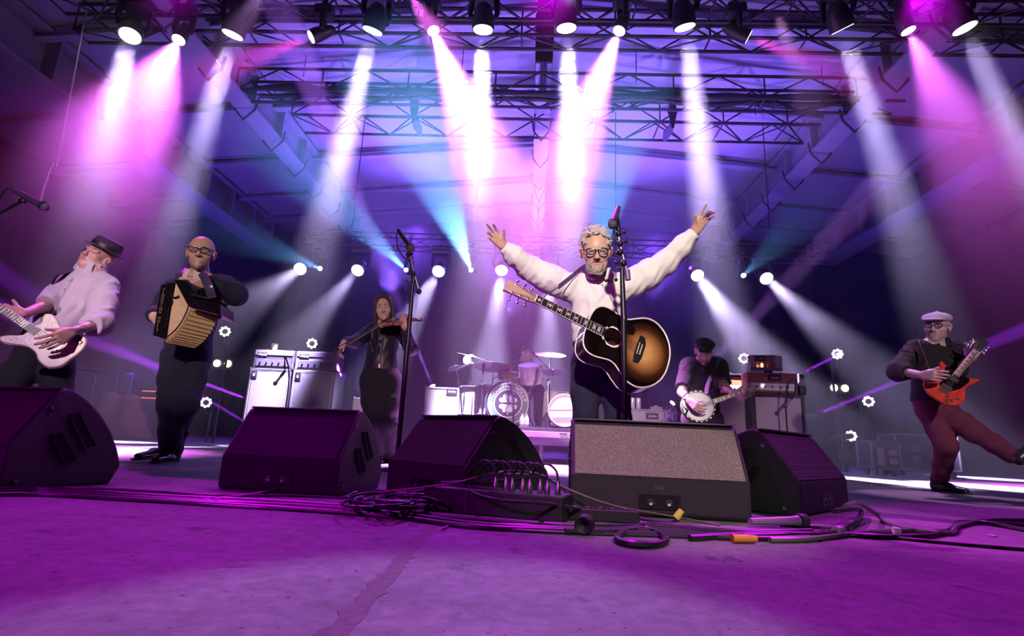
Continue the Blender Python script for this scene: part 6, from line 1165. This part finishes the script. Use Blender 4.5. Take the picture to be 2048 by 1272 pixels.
    small_stand('angled stand beside the bass drum', 1058, 838, 7.1, [(1059, 788, 7.12), (1068, 768, 7.14), (1072, 752, 7.2)])
    small_stand('stand over the white tom', 1096, 840, 7.3, [(1096, 760, 7.32), (1098, 738, 7.35), (1072, 712, 7.4)], mm=CHROME)
    small_stand('stand over the floor toms', 925, 838, 7.5, [(921, 775, 7.5), (912, 738, 7.5), (930, 732, 7.5)], mm=CHROME); small_stand('short stand by the translucent toms', 965, 840, 7.4, [(964, 770, 7.4), (966, 745, 7.42)], mm=CHROME)
    pd = at(1077, 842, 7.5); t = thing('kick_pedal', 'black pedal and hardware on the riser right of the bass drum', 'pedal', (pd.x, 7.5, RZ)); m = MB(); m.box((pd.x+.1, 7.5, RZ+.012), (.36, .22, .02)); m.box((pd.x+.22, 7.5, RZ+.06), (.10, .24, .012), Matrix.Rotation(.25, 4, 'X')); m.tube([(pd.x+.2, 7.4, RZ+.02), (pd.x+.2, 7.4, RZ+.15), (pd.x+.27, 7.4, RZ+.15), (pd.x+.27, 7.4, RZ+.02)], .008, 6); m.build('pedal', TOLB, t)
    for i, (x, y) in enumerate(((1044, 7.05), (1053, 7.04))):
        b = at(x, 845, y); t = thing('water_bottle', 'clear water bottle on the riser edge, %s of two' % ('left', 'right')[i], 'bottle', (b.x, y, RZ), group='bottles on the drum riser'); m = MB(); m.lathe((b.x, y, RZ), (0, 0, 1), [(0, .028), (.01, .032), (.11, .032), (.14, .016), (.155, .013)], 16); bt = m.build('bottle', mat('clear_plastic', (.75, .72, .85), .1, alpha=.6), t, smooth=True); m = MB(); m.lathe((b.x, y, RZ+.156), (0, 0, 1), [(0, .015), (.016, .015)], 12); m.build('cap', TOLW, t); m = MB(); m.lathe((b.x, y, RZ+.035), (0, 0, 1), [(0, .0325), (.05, .0325)], 16); m.build('bottle_label', SKN, bt)
    for i, (a, b) in enumerate((((1004, 752), (1026, 756)), ((985, 757), (1004, 752)))):
        m = MB(); m.tube([at(a[0], a[1], 7.55), at(b[0], b[1], 7.75)], [.005, .007], 6); o = m.build('drumstick', SKN, None); tag(o, ('pale drumstick held over the snare drum', 'pale drumstick tip left of the drummer')[i], 'drumstick')
kit()
# ------------------------------------------------------------------ cases at the sides
def cases():
    AL = mat('case_edge', (.16, .15, .19), .4, .6); PN = mat('case_panel', (.02, .018, .028), .6)
    def flight_case(lab, x0, y0, Y, w, d, h, yaw=0.0):
        p = at(x0, y0, Y); M = Matrix.Translation((p.x, Y, 0.10)) @ Rz(yaw); t = thingM('flight_case', lab, 'flight case', M); m = MB(); m.box((w/2, d/2, h/2), (w, d, h)); b = m.build('panels', PN, t, local=True); P = [(x, y, z) for x in (0, w) for y in (0, d) for z in (0, h)]
        for i, a in enumerate(P):
            for c in P[i+1:]:
                if sum(abs(a[k]-c[k]) > 1e-6 for k in range(3)) == 1: m = MB(); m.tube([a, c], .018, 4); m.build('edge_profile', AL, b, local=True)
        for k in (.3, .62): m = MB(); m.box((w*.3, -.008, h*k), (.11, .02, .12)); m.build('latch', AL, t, local=True, bevel=.004); m = MB(); m.box((w*.72, -.008, h*k), (.14, .02, .10)); m.build('recessed_handle', AL, t, local=True, bevel=.01)
        for x in (.08, w-.08):
            for y in (.08, d-.08): m = MB(); m.cyl((x-.02, y, -.05), (x+.02, y, -.05), .049); m.build('caster', BLACKP, t, local=True)
        return t
    flight_case('tall flight case standing behind the bass player', 140, 800, 10.3, .74, .5, 1.15, .12); flight_case('second flight case to the right of the bass player', 62, 800, 9.2, .62, .5, 1.0, .1)
    flight_case('dark flight case at the right behind the kicking man', 1790, 870, 9.0, .9, .6, .55, -.2); flight_case('low dark case beyond the rightmost wedge monitor', 1740, 880, 8.4, .42, .4, .40, -.1)
    S = Sdf(); c = at(240, 850, 9.4); c.z = 0
    S.cap(c+V3(-.25, 0, .05), c+V3(-.25, 0, .62), .26, .16, k=.15); S.cap(c+V3(.20, 0, .05), c+V3(.10, 0, .60), .26, .15, k=.15); S.cap(c+V3(.42, 0, .02), c+V3(.2, 0, .45), .14, .1, k=.1); S.cut(c+V3(0, 0, .002), (0, 0, -1), 1.2)
    t = thing('draped_cover', 'reddish cloth draped over a box behind the accordion player', 'cloth', (c.x, c.y, 0)); S.build('cloth', cloth('red_drape', (.20, .06, .07), bump=.4, bscale=6), res=.02, parent=t, wrinkle=.02, wscale=9)
    p = at(292, 808, 9.6); t = thing('equipment_rack', 'black equipment rack with rows of small red lights', 'rack', (p.x, 9.6, 0)); m = MB(); m.box((p.x+.1, 9.8, .52), (.55, .4, 1.03)); b = m.build('cabinet', TOLB, t, bevel=.01)
    for z in (.84, .72):
        m = MB()
        for i in range(14): m.box((p.x-.10+.034*i, 9.597, z), (.012, .006, .010))
        m.build('indicator_lamps', mat('led_red', (1, .12, .05), .3, emit=6), b, kind='stuff')
cases()
# ------------------------------------------------------------------ the stage itself
R4 = Rz(YAW)
def sk(o): o['kind'] = 'structure'; return o
def deck_mat():
    m = bpy.data.materials.new('stage_deck'); m.use_nodes = True; nt = m.node_tree; N = nt.nodes; L = nt.links; b = N['Principled BSDF']
    tc = N.new('ShaderNodeTexCoord'); 
    def noise(sc, det=6, rough=.6, dist=0, stretch=None):
        mp = N.new('ShaderNodeMapping'); L.new(tc.outputs['Object'], mp.inputs[0]); mp.inputs['Scale'].default_value = stretch or (1, 1, 1)
        n = N.new('ShaderNodeTexNoise'); n.inputs['Scale'].default_value = sc; n.inputs['Detail'].default_value = det; n.inputs['Roughness'].default_value = rough; n.inputs['Distortion'].default_value = dist; L.new(mp.outputs[0], n.inputs['Vector']); return n.outputs[0]
    def ramp(src, p0, c0, p1, c1):
        r = N.new('ShaderNodeValToRGB'); L.new(src, r.inputs[0]); e = r.color_ramp.elements; e[0].position = p0; e[0].color = (*c0, 1); e[1].position = p1; e[1].color = (*c1, 1); return r.outputs[0]
    def mix(t, a, c, f, k='MIX'):
        x = N.new('ShaderNodeMix'); x.data_type = 'RGBA'; x.blend_type = k; 
        if isinstance(f, float): x.inputs[0].default_value = f
        else: L.new(f, x.inputs[0])
        L.new(a, x.inputs[6]); L.new(c, x.inputs[7]) if not isinstance(c, tuple) else setattr(x.inputs[7], 'default_value', (*c, 1)); return x.outputs[2]
    base = ramp(noise(2.2, 8), .3, (.15, .145, .15), .7, (.30, .28, .30))
    fine = ramp(noise(26, 5), .35, (.7, .7, .7), .65, (1, 1, 1)); c = mix(0, base, fine, 1.0, 'MULTIPLY')
    spots = ramp(noise(55, 2), .68, (0, 0, 0), .70, (1, 1, 1)); c = mix(0, c, (.07, .06, .07), spots)
    worn = ramp(noise(5.5, 7, .7, .6), .60, (0, 0, 0), .63, (1, 1, 1)); c = mix(0, c, (.11, .10, .11), worn)
    L.new(c, b.inputs['Base Color']); rr = N.new('ShaderNodeMapRange'); L.new(noise(7, 6), rr.inputs[0]); rr.inputs[3].default_value = .50; rr.inputs[4].default_value = .78; b.inputs['Specular IOR Level'].default_value = .12; L.new(rr.outputs[0], b.inputs['Roughness'])
    bp = N.new('ShaderNodeBump'); bp.inputs['Strength'].default_value = .35; bp.inputs['Distance'].default_value = .004; L.new(noise(60, 6), bp.inputs['Height']); L.new(bp.outputs[0], b.inputs['Normal']); return m
def floor():
    m = MB(); m.box((0, 7, -.06), (28, 22, .1)); m.T = None; f = sk(m.build('floor', mat('sub_deck', (.05, .04, .05), .8))); dk = deck_mat(); MATS['deck'] = dk
    for i in range(-5, 6):
        for j in range(0, 9):
            x0 = -.22+2.44*i; y0 = -3.2+2.44*j; m = MB(); m.T = R4 if False else None; g = .003; m.box((x0+1.22, y0+1.22, -.005), (2.44-g, 2.44-g, .01)); m.build('stage_board', dk, f)
    # torn strip of old tape and paint along the seam
    r = random.Random(6); L_ = []; Rr = []
    for i in range(70):
        y = .30+i*.022; w = .018+.006*r.random(); L_.append((-.218-w-r.choice((0, 0, .004, .010))*r.random()*1.5, y, .0008)); Rr.append((-.226+w+r.choice((0, 0, .005, .012))*r.random()*1.5, y, .0008))
    m = MB(); n = len(L_); m.add(L_+Rr, [(i, n+i, n+i+1, i+1) for i in range(n-1)]); m.build('seam_residue', mat('seam_residue', (.09, .03, .06), .7, var=.5, vscale=60), f)
floor()
def walls():
    w = mat('back_drape', (.004, .003, .008), .9, bump=.5, bscale=3, stretch=(6, 1, .2)); d = mat('side_drape', (.020, .012, .030), .95)
    for name, c, s, mm in (('wall_back', (0, 17.7, 4.2), (28, .1, 8.6), w), ('wall_left', (-13.4, 7, 4.2), (.1, 21.6, 8.6), d), ('wall_right', (13.4, 7, 4.2), (.1, 21.6, 8.6), d)):
        m = MB(); m.T = R4 if name == 'wall_back' else None; n = 90; x0, x1 = c[0]-s[0]/2, c[0]+s[0]/2
        if name == 'wall_back':
            v = []; f = []
            for i in range(n+1): x = x0+(x1-x0)*i/n; y = c[1]+.03*math.sin(i*1.9); v += [(x, y, 0), (x, y, 8.5), ]
            m.add(v, [(2*i, 2*i+1, 2*i+3, 2*i+2) for i in range(n)])
        else: m.box(c, s)
        sk(m.build(name, mm))
walls()
def zr(x): return 7.95-.085*abs(x)
def ceiling():
    t = thing('ceiling', None, None, (0, 0, 0)); t['kind'] = 'structure'; t.rotation_euler = (0, 0, YAW); pm = mat('roof_sheet', (.52, .50, .58), .6, var=.06, vscale=1.5, bump=.12, bscale=2.5)
    ys = [3.4, 5.6, 8.0, 10.4, 12.6, 14.6, 16.2, 17.6]
    for x0, x1 in ((-13, -9.4), (-9.0, -6.15), (-5.85, -2.9), (-2.9, -.18), (.18, 2.9), (2.9, 5.85), (6.15, 9.0), (9.4, 13)):
        for a, b in zip(ys, ys[1:]):
            m = MB(); m.add([(x0, a+.01, zr(x0)), (x1, a+.01, zr(x1)), (x1, b-.01, zr(x1)), (x0, b-.01, zr(x0)), (x0, a+.01, zr(x0)+.03), (x1, a+.01, zr(x1)+.03), (x1, b-.01, zr(x1)+.03), (x0, b-.01, zr(x0)+.03)], [(0, 1, 2, 3), (7, 6, 5, 4), (0, 4, 5, 1), (1, 5, 6, 2), (2, 6, 7, 3), (3, 7, 4, 0)]); m.build('roof_panel', pm, t, local=True)
    st = mat('painted_steel', (.50, .46, .58), .4, bump=.1, bscale=40)
    for k, y in enumerate(ys[1:-1]):
        for s in (-1, 1):
            m = MB(); m.T = None
            for (za, h, w_) in ((-.05, .06, .14), (-.16, .05, .05), (-.24, .04, .16)):
                m.add([(s*.15, y-w_/2, zr(0)+za), (s*13, y-w_/2, zr(13)+za), (s*13, y+w_/2, zr(13)+za), (s*.15, y+w_/2, zr(0)+za), (s*.15, y-w_/2, zr(0)+za+h), (s*13, y-w_/2, zr(13)+za+h), (s*13, y+w_/2, zr(13)+za+h), (s*.15, y+w_/2, zr(0)+za+h)], [(0, 1, 2, 3), (7, 6, 5, 4), (0, 4, 5, 1), (1, 5, 6, 2), (2, 6, 7, 3), (3, 7, 4, 0)])
            m.build('purlin', st, t, local=True, kind='stuff')
    n = 0
    for X, zt, w_, h in ((0, 7.75, .34, .75), (-6.0, 7.35, .42, .75), (6.0, 7.35, .42, .75), (-9.2, 7.1, .70, .9), (9.2, 7.1, .70, .9)):
        n += 1; b = thing('trim_%d' % n, None, None, (0, 0, 0)); b['kind'] = 'structure'; b.rotation_euler = (0, 0, YAW); y0, y1 = (9.4 if X == 0 else 3.4), 16.6
        for nm, c, s_ in (('top_flange', zt, .05), ('web', zt-h/2, h), ('bottom_flange', zt-h, .05)):
            m = MB()
            if nm == 'web': m.box((X, (y0+y1)/2, c), (.06 if abs(X) > 1 else .14, y1-y0, s_))
            else: m.box((X, (y0+y1)/2, c), (w_, y1-y0, s_))
            m.build(nm, st, b, local=True, bevel=.006)
        for y in [y0+1.2*i for i in range(1, int((y1-y0)/1.2)+1)]:
            m = MB(); m.box((X, y, zt-h/2), (w_*.9, .02, h-.06)); m.build('stiffener', st, b, local=True)
            if abs(X) in (0, 6.0) and int(y*10) % 2 == 0:
                m = MB(); m.tube([(X-w_*.6, y, zt-h+.2), (X-w_*.5, y, zt-h-.05), (X, y, zt-h-.28), (X+w_*.5, y, zt-h-.05), (X+w_*.6, y, zt-h+.2)], .022, 6); m.build('sling', mat('dark_steel', (.04, .035, .05), .5, .5), b, local=True)
    c = thing('chain_hoist', 'chain and hook hanging from the white centre roof beam', 'chain', R4 @ V3(0, 13.2, 6.4)); m = MB()
    for q in (-1, 1): m.tube([R4 @ V3(q*.17, 13.2, 7.0), R4 @ V3(0, 13.2, 6.45)], .018, 6)
    m.build('bridle', MATS['dark_steel'], c); m = MB(); z = 6.45
    for i in range(9): m.ell(R4 @ V3(0, 13.2, z-.04-.085*i), (.035 if i in (2, 5) else .018, .02, .048), nu=8, nv=5)
    m.build('chain_links', MATS['dark_steel'], c)
ceiling()
TR = TR0 = mat('truss_dark', (.028, .025, .04), .5, .5)
def truss(lab, y, z0, z1, x0, x1, dy, step, r=.03, rb=.016, plates=(), tm=None, dense=False, cl='lighting_truss'):
    TR = tm or TR0; t = thingM(cl, lab, 'truss', R4 @ Matrix.Translation((0, y, z0))); H = z1-z0
    for (yy, zz) in ((0, 0), (dy, 0), (0, H), (dy, H)): m = MB(); m.tube([(x0, yy, zz), (x1, yy, zz)], r, 8); m.build('chord', TR, t, local=True, smooth=True)
    n = int((x1-x0)/step); up = True
    for i in range(n):
        a = x0+(x1-x0)*i/n; b = x0+(x1-x0)*(i+1)/n; za, zb = (0, H) if up else (H, 0); ya, yb = (0, dy) if up else (dy, 0)
        for P in (((a, 0, za), (b, 0, zb)), ((a, ya, 0), (b, yb, 0)), ((a, dy, zb), (b, dy, za))): m = MB(); m.tube(P, rb, 6); m.build('brace', TR, t, local=True)
        if i % 2 == 0:
            m = MB(); m.tube([(a, 0, 0), (a, 0, H)], rb, 6); m.build('post', TR, t, local=True); m = MB(); m.tube([(a, 0, 0), (a, dy, 0)], rb, 6); m.build('post', TR, t, local=True)
        up = not up
    for x in plates:
        m = MB(); m.prism([(-.10, 0), (-.02, -.40), (.02, -.40), (.10, 0), (.02, .40), (-.02, .40)], frame((x, -.03, H*.5), x=(1, 0, 0), y=(0, 0, 1)), .02); m.build('splice_plate', TR, t, local=True); m = MB(); m.prism([(-.10, 0), (-.03, -.36), (.03, -.36), (.10, 0), (.03, .36), (-.03, .36)], frame((x, dy*.5, -.03), x=(1, 0, 0), y=(0, 1, 0)), .02); m.build('splice_plate', TR, t, local=True)
    if z0 < 6.5 or True:
        for x in (x0*.8, x0*.27, x1*.27, x1*.8): m = MB(); m.tube([(x, dy/2, H-.02), (x, dy/2, zr(x)+.01-z0)] if z0 > 6 else [(x-.0, 0, 0), (x, dy, 0), (x, dy/2, H), (x, dy/2, zr(x)+.01-z0)], .010, 6); m.build('suspension_cable', TR, t, local=True)
    return t
truss('nearest lighting truss carrying the front row of lamps above the frame', 6.5, 6.55, 7.0, -7.6, 8.0, .45, .55)
truss('second lighting truss crossing the top of the picture', 7.5, 6.75, 7.25, -8, 8, .32, .75)
truss('third lighting truss loaded with cable, below the second one', 8.85, 6.62, 7.08, -5.9, 6.6, .40, .80)
truss('lowest roof truss with diamond splice plates', 10.0, 6.85, 7.30, -5.35, 5.7, .70, .62, plates=(-2.7, 2.7))
truss('rear lighting truss carrying the row of white lamps behind the band', REAR_Y-.05, REAR_Z, REAR_Z+.30, -5.2, 6.3, .3, .6, r=.018, rb=.009, tm=mat('truss_black', (.006, .006, .008), .6))
def looms():
    r = random.Random(4)
    for k, (y, z) in enumerate(((8.92, 6.70), (9.15, 6.72), (9.05, 6.80))):
        m = MB(); m.T = R4; m.tube([(x, y+.04*math.sin(x*2+k), z+.03*math.sin(x*3.1+k*2)) for x in [-5.6+.35*i for i in range(34)]], .05, 6); o = m.build('cable_loom', BLACKP, None, smooth=True); tag(o, ('thick cable loom lying on the third truss, front one', 'thick cable loom on the third truss, rear one', 'cable loom along the top of the third truss')[k], 'cable')
looms()
# ------------------------------------------------------------------ lamps
LEN = {}
def lensmat(c, s):
    k = tuple(round(x, 2) for x in c)+(s,)
    if k not in LEN: MATS.pop('lens_x', None); LEN[k] = mat('lens_x', c, .3, emit=s); LEN[k].name = 'lens_light'
    return LEN[k]
HOUS = mat('lamp_housing', (.020, .018, .026), .4)
def moving_head(lab, p, q, colr, r, hang, s=30, group=None, cl='moving_head_lamp'):
    p = Vector(p); d = (Vector(q)-p).normalized(); t = thing(cl, lab, 'stage light', p, group=group); b = p-d*.04
    m = MB(); m.lathe(p, -d, [(.035, r*1.02), (.0, r*1.10), (.0, r*1.16), (.10, r*1.2), (.22, r*1.05), (.34, r*.72), (.38, r*.4)], 24); m.build('lamp_head', HOUS, t, smooth=True)
    m = MB(); m.lathe(p+d*.004, -d, [(0, r), (.01, r)], 28); m.build('lens', lensmat(colr, s), t)
    up = V3(0, 0, hang-p.z); sgn = 1 if hang > p.z else -1; side = d.cross(V3(0, 0, 1)); side = side.normalized() if side.length > .1 else V3(1, 0, 0); cc = p-d*.17; top = cc+V3(0, 0, sgn*(r+.20))
    for k in (-1, 1): m = MB(); m.tube([cc+side*k*r*1.25, cc+side*k*r*1.45+V3(0, 0, sgn*.08), top+side*k*r*1.3], [.035, .04, .045], 8); m.build('yoke_arm', HOUS, t, smooth=True)
    m = MB(); m.rbox(top+V3(0, 0, sgn*.07), (r*3.1, r*2.2, .16), .03); m.build('base', HOUS, t)
    if cl == 'moving_head_lamp' and hang < 5: cy_ = REAR_Y-.05+math.tan(YAW)*top.x; m = MB(); m.tube([top+V3(0, 0, .10), V3(top.x, cy_, REAR_Z+.06), V3(top.x, cy_+.15, REAR_Z+.16)], .022, 8); m.build('hanging_clamp', TR, t)
    elif abs(hang-top.z) > .16: m = MB(); m.tube([top+V3(0, 0, sgn*.15), V3(top.x, top.y, hang)], .03, 8); m.build('hanging_clamp', TR, t)
    return t
ORD = ['first', 'second', 'third', 'fourth', 'fifth', 'sixth', 'seventh', 'eighth', 'ninth', 'tenth', 'eleventh', 'twelfth', 'thirteenth', 'fourteenth']
for i, (px, py, tx, ty, ty_, colr, pw, deg, kind) in enumerate(FRONT):
    p = at_row(px, py, TRUSS_Y); q = at(tx, ty, ty_); big = kind == 'wash'
    moving_head('%s lamp on the front truss, %s from the left' % ('white wash' if big else 'magenta spot', ORD[i]), p, q, (1, .97, 1) if big else tuple(.45+.55*c for c in colr), (.135 if big else .085)*(.6 if pw < 400 and not big else 1), 6.55, s=9, group='lamps on the front truss')
k = [0, 0]
for i, (px, py, tx, ty, ty_, colr, pw, deg, kind) in enumerate(REAR):
    p = at_row(px, py, REAR_Y); q = at(tx, ty, ty_); big = kind == 'wash'; k[0 if big else 1] += 1
    moving_head('%s lamp on the rear truss, %s from the left' % (('white', 'sky-blue')[not big], ORD[k[0 if big else 1]-1]), p, q, (1, .97, 1) if big else (.6, .8, 1), .13 if big else .05, REAR_Z, s=9 if big else 6, group='lamps on the rear truss')
def ring_lamp(lab, px, py, Y, r=.085, n=8, foot=True):
    p = at(px, py, Y); d = (V3(0, 0, .8)-p).normalized(); t = thing('ring_lamp', lab, 'stage light', p, group='ring lamps at the stage sides'); M = frame(p, x=d.orthogonal(), z=d); m = MB(); m.lathe(p-d*.0, -d, [(0, r*1.15), (.12, r*1.1), (.2, r*.6)], 20); m.build('lamp_head', HOUS, t, smooth=True)
    for i in range(n): a = 2*PI*i/n; m = MB(); m.ell(M @ V3(r*.82*math.cos(a), r*.82*math.sin(a), .012), (.024, .024, .014), M, nu=10, nv=5); m.build('led_lens', lensmat((1, .95, 1), 6), t)
    m = MB(); m.tube([p-d*.12, V3(p.x-d.x*.12, p.y+.15, max(.05, p.z-.18)), V3(p.x, p.y+.2, max(.05, p.z-.2))], .02, 6); m.tube([V3(p.x, p.y+.2, 0), V3(p.x, p.y+.2, p.z)], .022, 8); m.build('stand_pole', TR, t, smooth=True)
for a in (('ring lamp on a pole left of the bass cabinets', 450, 663, 9.5), ('ring lamp above the left bass cabinet amplifier', 624, 687, 9.5), ('ring lamp above the orange amplifier head', 1488, 717, 9.5), ('ring lamp right of the amplifiers, highest of the right side', 1675, 708, 9.5), ('ring lamp right of the paired amber lamps', 1737, 803, 9.5), ('lowest ring lamp at the right side, beyond the monitors', 1702, 872, 9.5), ('ring lamp low down right of the bald man', 412, 805, 9.5)): ring_lamp(*a)
def blinder(lab, px, py, Y, n=2, r=.065, c=(1, .70, .32), s=8, cl='blinder_lamp'):
    p = at(px, py, Y); t = thing(cl, lab, 'stage light', p); w_ = .19; m = MB(); m.rbox(p+V3(0, .07, 0), (w_*n, .12, .20), .02); m.build('housing', HOUS, t)
    for i in range(n): x = (i-(n-1)/2)*w_*1.05; m = MB(); m.lathe(p+V3(x, -.01, 0), (0, 1, 0), [(0, r), (.01, r)], 18); m.build('lens', lensmat(c, s), t)
    m = MB(); m.tube([V3(p.x, p.y+.1, 0), V3(p.x, p.y+.1, p.z)], .02, 8); m.build('stand_pole', TR, t)
blinder('pair of amber lamps left of the bass cabinets', 445, 727, 9.8); blinder('pair of amber lamps beyond the right amplifiers', 1679, 776, 9.8); blinder('bright round lamp below the left crash cymbal', 935, 720, 8.6, n=1, r=.07, c=(1, .92, .9), s=10); blinder('warm lamp glowing beside the white marching drum', 1148, 786, 8.9, n=1, r=.05, c=(1, .75, .45), s=8)
for i, (px, py, Y, tx, ty, ty_, colr, pw, deg) in enumerate(LOW):
    p = at(px, py, Y); p.z = max(p.z, .12); q = at(tx, ty, ty_); t = moving_head('narrow beam lamp standing on the floor behind the band, %s from the left' % ORD[[3, 2, 0, 1, 4, 5, 6, 7][i]], p, q, tuple(.5+.5*c for c in colr), .045, 0.0, s=6, group='floor beam lamps', cl='beam_lamp')
